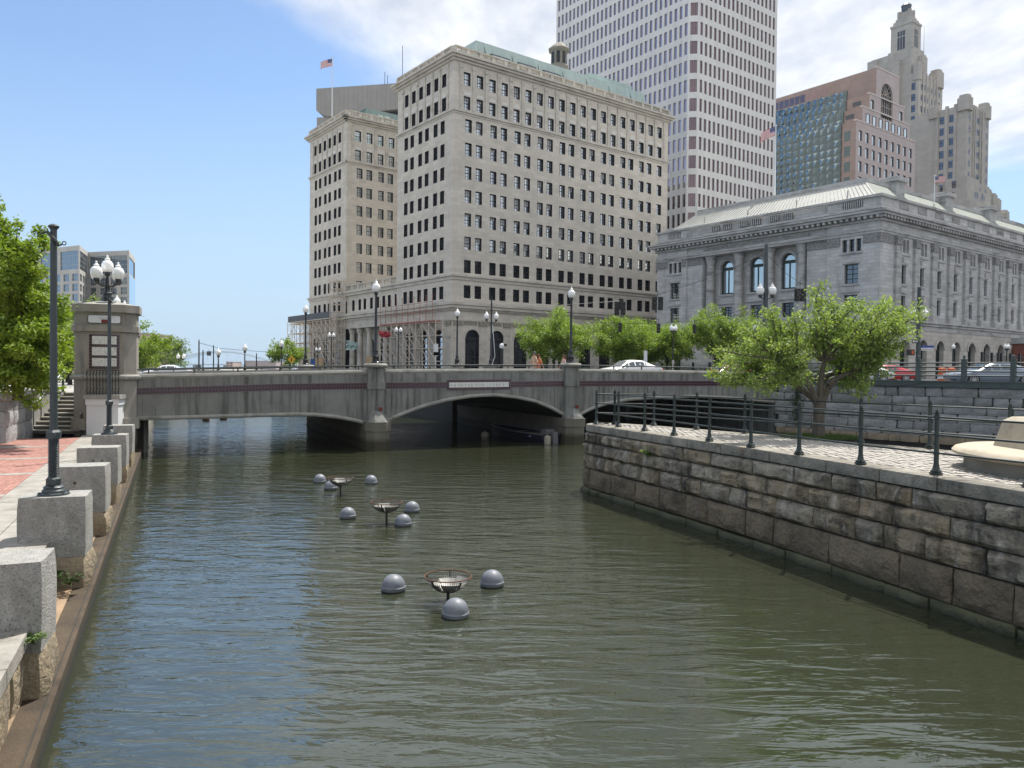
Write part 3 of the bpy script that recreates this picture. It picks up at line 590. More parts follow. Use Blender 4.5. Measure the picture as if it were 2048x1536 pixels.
for i in range(1, 11): x = SG0 + wd * i / 11; slab(MB(), x - .004, x + .004, -.0565, -.05, -.134, .134).build('tile_joint', K['grout'], sgn)
# piers: pillar, cap, nose and long body under the deck
def pier(tp, nm):
    zt = lerp(TOP, tp); o = MB()
    oc = [(-.42, .1), (-.42, -.2), (-.24, -.36), (.24, -.36), (.42, -.2), (.42, .1)]
    o.prism([(tp + u, v) for u, v in oc], 1.2, zt + .12); o.prism([(tp + u * 1.12, v * 1.12) for u, v in oc], zt - 1.0, zt - .62)
    p = o.build(nm, K['conc'], BR)
    MB().lathe([(.52, zt + .1), (.60, zt + .16), (.62, zt + .24), (.57, zt + .31), (.3, zt + .33)], 28, (tp, .02, 0)).build('pillar_cap', K['conc_lt'], p, True)
    b_ = MB(); nose = [(-.62, 17), (-.62, -.6), (-.3, -1.05), (.3, -1.05), (.62, -.6), (.62, 17)]
    b_.prism([(tp + u * 1.06, v) for u, v in nose], .95, 1.42)
    for k, (z0, z1, e) in enumerate(((-1.5, .28, 1.02), (.285, .60, .99), (.605, .95, .965))): b_.prism([(tp + u * e, v if v > 0 else v * e) for u, v in nose], z0, z1)
    b_.build('pier_body', K['pier'], p)
    c_ = MB(); k = 6
    lo = [(tp + .6, -.55, 1.42), (tp + .3, -1.0, 1.42), (tp - .3, -1.0, 1.42), (tp - .6, -.55, 1.42), (tp - .55, .05, 1.42), (tp + .55, .05, 1.42)]
    hi = [(tp + .22, -.42, 1.98), (tp + .13, -.55, 1.98), (tp - .13, -.55, 1.98), (tp - .22, -.42, 1.98), (tp - .3, .0, 1.98), (tp + .3, .0, 1.98)]
    c_.add(lo + hi, [(i, (i + 1) % k, k + (i + 1) % k, k + i) for i in range(k)] + [tuple(range(k, 2 * k))]); c_.build('nose_cap', K['conc'], p)
    MB().box(tp + .05, tp + .21, -.62, -.5, 1.98, 2.16).build('marker_lamp', K['red_paint'], p)
pier(tP1, 'pier'); pier(tP2, 'pier')
# deck, far side and underside
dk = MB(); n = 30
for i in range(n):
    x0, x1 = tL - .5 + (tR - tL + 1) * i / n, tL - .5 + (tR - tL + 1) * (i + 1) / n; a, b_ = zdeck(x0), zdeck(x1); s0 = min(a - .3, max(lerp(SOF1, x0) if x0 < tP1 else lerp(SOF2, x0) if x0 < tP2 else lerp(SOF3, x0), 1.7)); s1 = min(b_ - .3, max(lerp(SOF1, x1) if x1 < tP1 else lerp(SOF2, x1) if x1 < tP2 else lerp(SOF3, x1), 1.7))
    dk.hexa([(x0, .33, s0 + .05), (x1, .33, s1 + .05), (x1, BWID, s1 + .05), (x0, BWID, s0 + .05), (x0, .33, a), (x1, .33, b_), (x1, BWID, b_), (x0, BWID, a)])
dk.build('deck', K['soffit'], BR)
fp_ = MB()
for i in range(n):
    x0, x1 = tL + (tR - tL) * i / n, tL + (tR - tL) * (i + 1) / n; a, b_ = lerp(TOP, x0), lerp(TOP, x1)
    fp_.hexa([(x0, BWID - .4, a - 1.0), (x1, BWID - .4, b_ - 1.0), (x1, BWID, b_ - 1.0), (x0, BWID, a - 1.0), (x0, BWID - .4, a), (x1, BWID - .4, b_), (x1, BWID, b_), (x0, BWID, a)])
fp_.build('parapet', K['conc_lt'], BR)
fr_ = MB(); fr_.tube([(tL + (tR - tL) * i / 20, BWID - .2, lerp(TOP, tL + (tR - tL) * i / 20) + .22) for i in range(21)], .035, 6)
for i in range(21): x = tL + (tR - tL) * i / 20; fr_.box(x - .03, x + .03, BWID - .23, BWID - .17, lerp(TOP, x), lerp(TOP, x) + .2)
fr_.build('handrail', K['green_metal'], BR)
MB().box(tR - .6, tR + 8, .0, .4, -1.5, 3.2).build('abutment', K['conc'], BR)
MB().box(tR - .1, tR + 3, .4, BWID, -1.5, 3.2).build('abutment_body', K['conc'], BR)
MB().box(tL - 2.2, tL - .25, 1.4, BWID, -1.5, 2.6).build('abutment', K['conc'], BR)
# round bases on the far side that carry lamps
FARB = {}
for nm, px, rr_ in (('a', 611, .62), ('b', 914, .5), ('c', 982, .74), ('d', 1290, .5)):
    x = bt(px, 720)[0]
    for _ in range(6):                                       # walk along the far parapet until it lines up
        P = BW(x, BWID - .2); q = onv(px, 720, BW(0, BWID - .2)[:2], (BD.x, BD.y))[0]; x = q
    FARB[nm] = (x, lerp(TOP, x) + .3)
    if nm != 'd': MB().lathe([(rr_ * .82, 2.2), (rr_ * .82, FARB[nm][1] - .18), (rr_, FARB[nm][1] - .14), (rr_ * 1.03, FARB[nm][1] - .06), (rr_ * .9, FARB[nm][1])], 20, (x, BWID - .2, 0)).build('lamp_base', K['conc_lt'], BR, True)
# ---- pylon at the left end, octagonal
PYc = bt(213, 800)[0]; zt = 6.62
PY = thing('bridge_pylon', 'octagonal concrete pylon with tiled history panel at the left bridge end', 'pylon', (*BW(PYc, .55)[:2], 0), BANG - R(2))
def octo(w_, c_): return [(-w_ + c_, -w_), (w_ - c_, -w_), (w_, -w_ + c_), (w_, w_ - c_), (w_ - c_, w_), (-w_ + c_, w_), (-w_, w_ - c_), (-w_, -w_ + c_)]
sh_ = MB(); sh_.prism(octo(1.25, .48), 1.8, zt - .1); sh_.build('shaft', K['conc_pyl'], PY)
b_ = MB(); b_.prism(octo(1.36, .52), 1.3, 1.8); b_.build('plinth', K['conc_pyl'], PY)
b_ = MB(); b_.prism(octo(1.22, .48), -1.5, 1.3); b_.build('footing', K['pier'], PY)
for z0, z1, w_ in ((zt - .12, zt + .22, 1.38), (zt - .98, zt - .72, 1.34)): MB().prism(octo(w_, .52), z0, z1).build('band_course', K['conc_pyl'], PY)
cap = MB(); k = 8; lo = octo(1.36, .52); hi = octo(.45, .18); cap.add([(x, y, zt + .22) for x, y in lo] + [(x, y, zt + .42) for x, y in hi], [(i, (i + 1) % k, k + (i + 1) % k, k + i) for i in range(k)] + [tuple(range(k, 16))]); cap.build('cap', K['conc_lt'], PY)
rg = MB(); rg.tube([(x, y, 3.62) for x, y in octo(1.3, .5) + octo(1.3, .5)[:1]], .12, 8); rg.build('ring_moulding', K['conc_lt'], PY, True)
pz0, pz1 = 3.98, 5.52
pn = MB().box(-.60, .60, -1.262, -1.24, pz0, pz1).build('tile_panel', K['grout'], PY)
tl = MB()
for i in range(11):
    for s in (0, 1): z = pz0 + .02 + i * .138; x = -.6 + .01 + s * 1.075; tl.box(x, x + .105, -1.275, -1.25, z, z + .118)
for i in range(9):
    for z in (pz0 + .02, pz0 + .5, pz0 + .99, pz1 - .125): x = -.485 + i * .108; tl.box(x, x + .09, -1.275, -1.25, z, z + (.1 if z < pz1 - .2 else .11))
stuff(tl.build('tile_border', K['tile'], pn))
for z in (pz0 + .13, pz0 + .61, pz0 + 1.1):
    for i in range(4):
        for j in range(2):
            x = -.482 + i * .2425; zz_ = z + j * .182; c = MB().box(x, x + .236, -1.28, -1.25, zz_, zz_ + .176).build('white_tile', K['white_tile'], pn); g = random.Random(int(x * 900 + zz_ * 77))
            ink = MB()
            for q in range(g.randint(1, 3)): a, b2 = g.uniform(.03, .15), g.uniform(.02, .12); ink.box(x + a, x + a + g.uniform(.02, .07), -1.284, -1.279, zz_ + b2, zz_ + b2 + g.uniform(.01, .045))
            ink.build('line_drawing', K['ink'], c)
sp_ = MB(); sp_.prism([(-.62, zt - .62), (.62, zt - .62), (.66, zt - .58), (.66, zt - .3), (.62, zt - .26), (-.62, zt - .26), (-.66, zt - .3), (-.66, zt - .58)], -1.285, -1.25, lambda u, v, w: (u, w, v)); s2 = sp_.build('name_plate_frame', K['ink_dark'], PY)
sp_ = MB(); sp_.prism([(-.58, zt - .6), (.58, zt - .6), (.63, zt - .56), (.63, zt - .32), (.58, zt - .28), (-.58, zt - .28), (-.63, zt - .32), (-.63, zt - .56)], -1.295, -1.28, lambda u, v, w: (u, w, v)); s3 = sp_.build('name_plate', K['white_paint'], s2)
MB().box(-.12, .22, -1.30, -1.294, zt - .6, zt - .45).build('red_patch', K['red_paint'], s2)
for a in range(3): MB().box(-.25 + a * .02, .4 - a * .05, -1.299, -1.295, zt - .36 - a * .035, zt - .35 - a * .035).build('print_line', K['ink'], s2)
# ================================================================== limestone bank block with two towers
GA = math.atan2(.6025, .798); eR = Vector((math.cos(GA), math.sin(GA))); eL = Vector((-eR.y, eR.x))       # town grid
def gpt(P0, x, y): p = Vector(P0) + eR * x + eL * y; return (p.x, p.y)
def lime(n, a, b, st=.35, bw=1.5, bh=.6): return mat(n, a, b, .25, 5, .9, .1, 6, brick=(bw, bh, .014, .085, (.84, .83, .82)), stain=[((a[0] * .55, a[1] * .55, a[2] * .56), st, (1.2, 1.2, .25), .5, .55)])
K['lime'] = lime('beige_limestone', (.63, .58, .505), (.55, .505, .44))
K['lime_trim'] = mat('beige_limestone_trim', (.61, .565, .495), (.48, .445, .39), .5, 5, .9, stain=[((.16, .145, .125), .6, (.5, .5, 1.6), .8, .52)])
K['lime_lt'] = mat('pale_limestone', (.68, .665, .63), (.62, .605, .57), .5, 4, .9)
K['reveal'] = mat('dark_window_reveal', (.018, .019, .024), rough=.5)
K['sash'] = mat('dark_window_sash', (.022, .024, .032), rough=.45)
K['copper'] = mat('green_copper_roof', (.46, .56, .525), (.38, .475, .445), .6, 5, .7, brick=(.55, 40, .03, .06, (.72, .78, .76)), stain=[((.12, .17, .16), .4, (2, 2, .2), .7, .58)])
K['copper_dk'] = mat('dark_green_copper', (.10, .165, .155), (.07, .12, .115), .8, 5, .65)
K['gl'] = glassmat('bright_window_glass', (.9, .96, 1.), .46, (.05, .06, .07), .12, .6, blind=(.6, (.36, .37, .38)))
K['gl_dark'] = glassmat('dim_window_glass', (.6, .66, .75), .05, (.012, .013, .016), .1, .6)
def window(fn, w_, h_, dep, glass, nv=2, nh=1, fr=.07, mu=.028, rail=True, arch=False, mats=None):
    """a pair of meshes, (frame with glazing bars, pane), from the opening's lower corner"""
    f = MB(); w0, w1 = dep - .13, dep; p = MB()
    def bx(a, b, c, d, o=0.):
        q = [fn(u, v, z) for z in (c, d) for u, v in ((a, w0 + o), (b, w0 + o), (b, w1), (a, w1))]; f.hexa(q)
    top = h_ - (w_ / 2 if arch else 0)
    bx(0, fr, 0, top); bx(w_ - fr, w_, 0, top); bx(fr, w_ - fr, 0, fr)
    if not arch: bx(fr, w_ - fr, h_ - fr, h_)
    else:
        r_ = w_ / 2; n = 10
        for i in range(n):
            a, b = PI * i / n, PI * (i + 1) / n; c = lambda t, q: (r_ - (r_ - q) * math.cos(t), top + (r_ - q) * math.sin(t))
            (a0, a1), (b0, b1), (c0, c1), (d0, d1) = c(a, 0), c(b, 0), c(b, fr), c(a, fr)
            f.hexa([fn(a0, w0, a1), fn(b0, w0, b1), fn(c0, w0, c1), fn(d0, w0, d1), fn(a0, w1, a1), fn(b0, w1, b1), fn(c0, w1, c1), fn(d0, w1, d1)])
        bx(fr, w_ - fr, top - fr, top + fr, .02)
    if rail: bx(fr, w_ - fr, h_ * .5 - .035, h_ * .5 + .035)
    for i in range(1, nv + 1): x = w_ * i / (nv + 1); bx(x - mu / 2, x + mu / 2, fr, (top if arch else h_ - fr), .05)
    for i in range(1, nh + 1):
        for z0 in ((0, h_ / 2) if rail else (0,)): z = z0 + (h_ / 2 if rail else top) * i / (nh + 1); bx(fr, w_ - fr, z - mu / 2, z + mu / 2, .052)
    wp = dep - .03; pt = [(0, 0), (w_, 0), (w_, top), (0, top)] if not arch else [(0, 0), (w_, 0), (w_, top)] + [(w_ / 2 + w_ / 2 * math.cos(PI * i / 10), top + w_ / 2 * math.sin(PI * i / 10)) for i in range(1, 10)] + [(0, top)]
    k = len(pt); p.add([fn(u, wp, z) for u, z in pt], [tuple(range(k))])
    return f.mesh('window', (mats or K['sash'])), p.mesh('pane', glass)
def place(meshes, parent, pts, name='window'):
    for p in pts:
        o = ob(name, meshes[0], parent, p); ob('pane', meshes[1], o)
def joined(meshes, parent, pts, name='window_field'):                # the windows past the limit: one part
    v = []; f = []; mi = []
    for p in pts:
        for j, me in enumerate(meshes):
            o = len(v); v += [(q.co.x + p[0], q.co.y + p[1], q.co.z + p[2]) for q in me.vertices]
            for g in me.polygons: f.append(tuple(i + o for i in g.vertices)); mi.append(j)
    m = MB(); m.v = v; m.f = f; m.m = mi; return stuff(m.build(name, [me.materials[0] for me in meshes], parent))
AP = onY(904.5, 600, 120); A0 = (AP.x, AP.y)
A = thing('bank_building', 'beige limestone office block with two towers, stacked sash windows and green copper roof', 'building', (*A0, 0), GA)
ZG = 3.4; rows = [42.93 - 3.622 * k for k in range(7)]; WH = 2.0
wt = [(rt_, WH) for rt_ in rows]
YN, YF0, YF1, XW = 17.67, 37.86, 55.65, 48.3
colR = sorted([2.1 + 4.8 * j for j in range(10)] + [4.13 + 4.8 * j for j in range(9)]); colT = [1.77 + 2.415 * j for j in range(19)]
colL = [2.60, 4.70, 7.36, 9.46, 12.1, 14.1]; colLT = [2.25 + 2.36 * j for j in range(6)]
WW = 1.24
opR = [(u, u + WW, z - WH, z) for u in colR for z in rows + [17.29]] + [(u, u + WW, z - 2.0, z) for u in colT for z in (50.1, 46.4)]
arR = [(2.45 + 4.75 * j, 5.1 + 4.75 * j) for j in range(9)]
opRa = [(a, b, ZG, 10.42, 1) for a, b in arR]
w = MB(); facade(w, FR, 0, XW, ZG, 52.2, opR + opRa, .45, 0, 0, 1); w.build('wall', [K['lime'], K['reveal']], A)
opL = [(u, u + 1.2, z - WH, z) for u in colL for z in rows + [17.15]] + [(u, u + 1.2, z - 2.0, z) for u in colLT for z in (50.1, 46.4)]
arL = [(a, a + 2.2) for a in (2.6, 7.25, 11.9)]
w = MB(); facade(w, FL, 0, YN, ZG, 52.2, opL + [(a, b, ZG + .3, 10.4, 1) for a, b in arL], .45, 0, 0, 1); w.build('wall', [K['lime'], K['reveal']], A)
opF = [(YF1 - (u + 1.2 - .0) + .0 - 0, YF1 - u, z - WH, z) for u in colL for z in rows + [17.15]] + [(YF1 - u - 1.2, YF1 - u, z - 2.0, z) for u in colLT for z in (50.1, 46.4)]
arF = [(YF1 - a - 2.2, YF1 - a) for a in (2.6, 7.25, 11.9)]
w = MB(); facade(w, FL, YF0, YF1, ZG, 52.2, opF + [(a, b, ZG + .3, 10.4, 1) for a, b in arF], .45, 0, 0, 1); w.build('wall', [K['lime'], K['reveal']], A)
FC = lambda u, w_, z: (u, YF0 + w_, z)
colF = [2.1, 4.16, 6.72, 8.78, 11.4, 13.4]
opC = [(u, u + 1.24, z - WH, z) for u in colF for z in rows] + [(1.75 + 2.42 * j, 2.99 + 2.42 * j, z - 2.0, z) for j in range(6) for z in (50.1, 46.4)]
w = MB(); facade(w, FC, 0, 26, 17, 52.2, opC, .45, 0, 0, 1); w.build('court_wall', [K['lime'], K['reveal']], A)
lkw = [17.75, 20.25, 22.3, 24.6, 27.05, 29.7, 31.8, 34.5]
# the low link with its columned porch
w = MB(); facade(w, FL, YN, YF0, 13.2, 19.1, [(u, u + 1.05, 15.1, 17.1) for u in lkw], .45, .25, 0, 1); w.build('link_wall', [K['lime'], K['reveal']], A)
w = MB(); facade(w, FL, YN, YF0, ZG, 13.2, [(19.4, 21.6, ZG, 9.9, 1), (24.6, 27.6, ZG, 10.6, 1), (30.2, 32.4, ZG, 9.9, 1), (34.7, 35.9, ZG, 7.0), (22.6, 23.4, ZG, 7.)], .4, 2.2, 0, 1); w.build('porch_wall', [K['lime'], K['reveal']], A)
MB().box(2.6, 2.7, YN, YF0, ZG, 11).build('porch_glazing', K['gl_dark'], A)
MB().box(.0, 2.25, YN, YF0, 11.75, 13.25).build('porch_lintel', K['lime_trim'], A)
for u in (19.0, 22.9, 29.2, 33.0, 36.4):
    c = MB(); c.lathe([(.72, ZG), (.72, ZG + .35), (.58, ZG + .6), (.55, ZG + 3), (.48, 10.7), (.48, 10.75), (.62, 10.95), (.78, 11.7)], 16, (.75, u, 0)); c.build('porch_column', K['lime_trim'], A, True)
b_ = MB(); b_.box(.02, 22, YN, YF0, 18.9, 19.1); b_.box(.2, 46, .3, YN - .01, 51.9, 52.2); b_.box(.2, 46, YF0 + .3, YF1 - .01, 51.9, 52.2); b_.box(1.1, XW - .01, YN - .02, YN, ZG, 52.1); b_.box(XW - .02, XW, 0, YN, ZG, 52.1); b_.box(1.1, 26, YF1 - .02, YF1, ZG, 52.1); b_.build('roof_deck', K['lime_trim'], A)
# inner shade boxes so that no daylight passes behind the panes
b_ = MB(); b_.box(.9, XW - .5, .9, YN - .4, ZG, 51.5); b_.box(.9, 25.5, YF0 + .9, YF1 - .4, ZG, 51.5); b_.box(2.8, 20, YN + .4, YF0 - .2, ZG, 18.5); b_.build('interior_core', K['reveal'], A)
# courses: belts, cornice, balustrade
def course(z0, z1, out, nm, m=K['lime_trim']):
    q = MB(); band(q, 0, XW, z0, z1, out, FR, 0, e0=out, e1=out); q.build(nm, m, A)
    q = MB(); band(q, 0, YN, z0, z1, out, FL, 0, e0=0, e1=out if z0 > 19.2 else 0); q.build(nm, m, A)
    if z0 > 14.9 and z0 < 19.2: pass
    q = MB(); band(q, YF0, YF1, z0, z1, out, FL, 0, e0=out if z0 > 19.2 else 0, e1=out); q.build(nm, m, A)
    if z0 > 19.2: q = MB(); band(q, 0, 26, z0, z1, out, FC, 0, e0=out); q.build(nm, m, A)
    if z0 < 19.2: q = MB(); band(q, YN, YF0, z0, z1, out - .02, FL, .2); q.build(nm, m, A)
for z0, z1, out in ((51.5, 51.8, .35), (51.85, 52.15, .7), (52.2, 52.5, 1.0), (43.55, 43.8, .12), (43.85, 44.15, .28), (18.05, 18.5, .15), (18.55, 18.85, .35), (13.25, 13.6, .2), (13.65, 14.1, .55), (14.15, 14.6, .7), (11.75, 12.0, .1)): course(z0, z1, out, 'stone_course')
q = MB()
for i in range(120): u = .2 + i * .4; q.box(u, u + .2, -.42, 0, 13.42, 13.62)
for i in range(44): u = .2 + i * .4; q.box(-.42, 0, u, u + .2, 13.42, 13.62)
stuff(q.build('dentils', K['lime_trim'], A))
def balus(fn, u0, u1, z, nm):
    q = MB(); band(q, u0, u1, z, z + .22, -.1 + .35, fn, .25); band(q, u0, u1, z + 1.05, z + 1.25, .28, fn, .28); q.build('balustrade_rail', K['lime_trim'], A)
    n = max(1, round((u1 - u0) / 2.4)); bb = MB(); pb = MB()
    for i in range(n + 1):
        u = u0 + (u1 - u0) * i / n; band(pb, u - .3, u + .3, z + .2, z + 1.07, .24, fn, .22)
        if i < n:
            for k in range(6): x = u + .42 + ((u1 - u0) / n - .84) * k / 5; band(bb, x - .07, x + .07, z + .2, z + 1.07, .08, fn, .07)
    stuff(pb.build('balustrade_piers', K['lime_trim'], A)); stuff(bb.build('balusters', K['lime_trim'], A))
balus(FR, 0, XW, 52.5, 'r'); balus(FL, .4, YN, 52.5, 'l'); balus(FL, YF0, YF1, 52.5, 'f'); balus(FC, .4, 26, 52.5, 'c'); balus(lambda u, w_, z: (w_ + .3, u, z), YN, YF0, 18.85, 'k')
# pilasters and pale spandrels of the top storeys
q = MB(); s2 = MB()
for u in [colT[0] - .75] + [c + 1.24 + .35 for c in colT]: band(q, u, u + .48, 44.2, 51.0, .14, FR); band(q, u - .08, u + .56, 50.6, 51.2, .22, FR)
for c in colT: band(s2, c, c + 1.24, 46.55, 47.0, .05, FR)
for u in [colLT[0] - .8] + [c + 1.2 + .3 for c in colLT]: band(q, u, u + .5, 44.2, 51.0, .14, FL); band(q, u - .06, u + .56, 50.6, 51.2, .22, FL); band(q, YF1 - u - .5, YF1 - u, 44.2, 51.0, .14, FL)
for c in colLT: band(s2, c, c + 1.2, 46.55, 47.0, .05, FL); band(s2, YF1 - c - 1.2, YF1 - c, 46.55, 47.0, .05, FL)
for j in range(7): band(q, 1.0 + 2.42 * j, 1.5 + 2.42 * j, 44.2, 51, .14, FC)
for j in range(6): band(s2, 1.75 + 2.42 * j, 2.99 + 2.42 * j, 46.55, 47.0, .05, FC)
stuff(q.build('pilasters', K['lime_trim'], A)); stuff(s2.build('pale_spandrels', K['lime_lt'], A))
# ground storey: arch mouldings, piers, carved frieze
q = MB(); fz = MB()
def archring(mb, fn, a, b, top, wd=.32, out=.12):
    r0 = (b - a) / 2; sp_ = top - r0; c = (a + b) / 2; n = 12
    for i in range(n):
        t0, t1 = PI * i / n, PI * (i + 1) / n; P_ = lambda t, r_: (c - r_ * math.cos(t), sp_ + r_ * math.sin(t))
        pts = [P_(t0, r0 + .02), P_(t1, r0 + .02), P_(t1, r0 + wd), P_(t0, r0 + wd)]; mb.hexa([fn(u, -out, z) for u, z in pts] + [fn(u, .05, z) for u, z in pts])
for a, b in arR: archring(q, FR, a, b, 10.42)
for a, b in arL + arF: archring(q, FL, a, b, 10.4)
for j in range(10): u = .3 + 4.75 * j; band(q, u, u + 1.4, ZG, 11.0, .10, FR); band(fz, u - .1, u + 1.5, 11.0, 11.75, .22, FR)
for j in range(9): u = 1.75 + 4.75 * j; band(fz, u + .35, u + 2.9, 11.12, 11.68, .05, FR)
for u in (.3, 5.3, 10.0, 15.3): band(q, u, u + 1.3, ZG, 11, .1, FL); band(fz, u - .1, u + 1.4, 11, 11.75, .2, FL); band(q, YF1 - u - 1.3, YF1 - u, ZG, 11, .1, FL); band(fz, YF1 - u - 1.4, YF1 - u + .1, 11, 11.75, .2, FL)
stuff(q.build('arch_mouldings', K['lime_trim'], A)); K['carved'] = mat('carved_frieze', (.40, .36, .29), (.14, .125, .1), 4.5, 4, .9, .9, 6); stuff(fz.build('carved_frieze', K['carved'], A))
# windows
WR = window(FR, WW, WH, .45, K['gl']); WLm = window(FL, 1.2, WH, .45, K['gl_dark']); WC = window(FC, 1.24, WH, .45, K['gl']); WLk = window(FL, 1.05, 2.0, .7, K['gl_dark'])
WRd = (WR[0], window(FR, WW, WH, .45, K['gl_dark'])[1])
K['blind'] = mat('window_blind', (.46, .47, .48), (.40, .41, .43), 3, 2, .35, spec=.6)
def blind_pane(w_, h_, dep, fr_):
    m = MB(); wp = dep - .03; zz_ = h_ * (1 - fr_); m.quad((0, wp, 0), (w_, wp, 0), (w_, wp, zz_), (0, wp, zz_), 0); m.quad((0, wp, zz_), (w_, wp, zz_), (w_, wp, h_), (0, wp, h_), 1); return m.mesh('pane', [K['gl'], K['blind']])
BPN = [blind_pane(WW, WH, .45, f_) for f_ in (.22, .38, .52, .8)]; rw_ = random.Random(17)
for p in [(u, 0, z - WH) for u in colR for z in rows[:6]] + [(u, 0, z - 2.0) for u in colT for z in (50.1, 46.4)]: place((WR[0], rw_.choice(BPN) if rw_.random() < .42 else WR[1]), A, [p])
place(WRd, A, [(u, 0, z - WH) for u in colR for z in (rows[6], 17.29)])
place(WLm, A, [(0, u, z - WH) for u in colL for z in rows + [17.15]] + [(0, u, z - 2.0) for u in colLT for z in (50.1, 46.4)])
WCd = (window(FR, 1.24, WH, .45, K['gl'])[0], window(FR, 1.24, WH, .45, K['gl'])[1])
place(WCd, A, [(u, YF0, z - WH) for u in colF[:5] for z in rows[:6]]); place(WLk, A, [(0, u, 15.1) for u in lkw])
joined(WLm, A, [(0, o_[0], o_[2]) for o_ in opF]); joined(WCd, A, [(1.75 + 2.42 * j, YF0, z - 2.0) for j in range(6) for z in (50.1, 46.4)] + [(colF[5], YF0, z - WH) for z in rows] + [(u, YF0, rows[6] - WH) for u in colF[:5]], 'court_windows')
WA = window(FR, 2.65, 7.02, .45, K['gl_dark'], 3, 5, .12, .07, False, True); place(WA, A, [(a, 0, ZG) for a, b in arR], 'arched_window')
WA2 = window(FL, 2.2, 6.7, .45, K['gl_dark'], 2, 5, .12, .07, False, True); place(WA2, A, [(0, a, ZG + .3) for a, b in arL + arF], 'arched_window')
# copper penthouse roofs and the lantern
q = MB(); q.hexa([(6, 3.2, 52.2), (46.3, 3.2, 52.2), (46.3, 14, 52.2), (6, 14, 52.2), (6.8, 4.2, 57.6), (46.0, 4.2, 57.6), (46.0, 13, 57.6), (6.8, 13, 57.6)]); q.box(33, 44, 5.6, 12, 57.6, 59.0); ro = q.build('copper_roof', K['copper'], A)
sk = MB()
for i in range(7): u = 8 + i * 5.6; MB().add([(u, 2.9, 52.3), (u + .8, 2.9, 52.3), (u + .4, 4.2, 57.4)], ((0, 1, 2),)).build('copper_fin', K['copper_dk'], ro)
for u in (9.4, 15, 20.5): d = MB().hexa([(u, 3.1, 54.6), (u + 3.8, 3.1, 54.6), (u + 3.8, 4.5, 54.6), (u, 4.5, 54.6), (u, 3.5, 55.9), (u + 3.8, 3.5, 55.9), (u + 3.8, 4.5, 55.9), (u, 4.5, 55.9)]).build('dormer', K['sash'], ro); MB().quad((u + .2, 3.1, 54.75), (u + 3.6, 3.1, 54.75), (u + 3.6, 3.46, 55.75), (u + .2, 3.46, 55.75)).build('pane', K['gl'], ro)
q = MB(); q.hexa([(4.5, YF0 + 3, 52.2), (26, YF0 + 3, 52.2), (26, YF0 + 13, 52.2), (4.5, YF0 + 13, 52.2), (6.3, YF0 + 4.6, 56.6), (26, YF0 + 4.6, 56.6), (26, YF0 + 12, 56.6), (6.3, YF0 + 12, 56.6)]); ro = q.build('copper_roof', K['copper_dk'], A)
for u in (8.2, 9.8): MB().hexa([(u, YF0 + 2.9, 54.0), (u + 1.1, YF0 + 2.9, 54.0), (u + 1.1, YF0 + 4.6, 54.0), (u, YF0 + 4.6, 54.0), (u, YF0 + 3.2, 55.3), (u + 1.1, YF0 + 3.2, 55.3), (u + 1.1, YF0 + 4.6, 55.3), (u, YF0 + 4.6, 55.3)]).build('dormer', K['copper'], ro)
q = MB(); q.lathe([(1.9, 57.5), (1.9, 59.9), (1.75, 60.1), (1.5, 60.1), (1.5, 62.6), (2.0, 62.8), (2.0, 63.1), (1.1, 63.9), (.5, 64.3), (0, 64.4)], 8, (28.5, 9, 0), rot=PI / 8); ln_ = q.build('roof_lantern', mat('weathered_lantern_stone', (.27, .245, .2), (.19, .172, .142), 1.2, 5), A)
q = MB()
for k in range(8): a = k * PI / 4; c, s = math.cos(a), math.sin(a); q.hexa([(28.5 + 1.42 * c - .33 * s, 9 + 1.42 * s + .33 * c, 60.35), (28.5 + 1.42 * c + .33 * s, 9 + 1.42 * s - .33 * c, 60.35), (28.5 + 1.3 * c + .33 * s, 9 + 1.3 * s - .33 * c, 60.35), (28.5 + 1.3 * c - .33 * s, 9 + 1.3 * s + .33 * c, 60.35), (28.5 + 1.42 * c - .33 * s, 9 + 1.42 * s + .33 * c, 62.4), (28.5 + 1.42 * c + .33 * s, 9 + 1.42 * s - .33 * c, 62.4), (28.5 + 1.3 * c + .33 * s, 9 + 1.3 * s - .33 * c, 62.4), (28.5 + 1.3 * c - .33 * s, 9 + 1.3 * s + .33 * c, 62.4)])
stuff(q.build('lantern_louvres', K['reveal'], ln_))
# ================================================================== tall white tower
K['white_panel'] = mat('white_precast', (.74, .725, .70), (.68, .665, .64), .3, 4, .85, brick=(1.44, 4.018, .02, .02, (.9, .9, .9)), stain=[((.42, .41, .39), .4, (1.5, 1.5, .15), .5, .55)])
K['tw_gl'] = glassmat('bronze_tower_glass', (.60, .45, .475), .26, (.05, .032, .036), .06, .3)
TP = onY(1386, 270, 165); T = thing('white_tower', 'tall white office tower with narrow bronze windows behind the limestone block', 'building', (TP.x, TP.y, 0), GA)
zr = [62.11 + 4.018 * k for k in range(-7, 12)]; uL = [1.89 + 1.4376 * i for i in range(30)]; uR = [1.90 + 1.496 * i for i in range(18)]
w = MB(); facade(w, FL, 1.6, 45.0, 3, 112, [(u, u + .80, z - 2.72, z) for u in uL for z in zr], .22); w.build('wall', K['white_panel'], T)
w = MB(); facade(w, FR, 1.6, 29.0, 3, 112, [(u, u + .86, z - 2.72, z) for u in uR for z in zr], .22); w.build('wall', K['white_panel'], T)
CHL = 1.6 * math.sqrt(2); rt2 = math.sqrt(.5)
FCH = lambda u, w_, z: (u * rt2 + w_ * rt2, 1.6 - u * rt2 + w_ * rt2, z)
w = MB(); facade(w, FCH, 0, CHL, 3, 112, [(.38, CHL - .38, z - 2.72, z) for z in zr], .2); w.build('corner_wall', K['white_panel'], T)
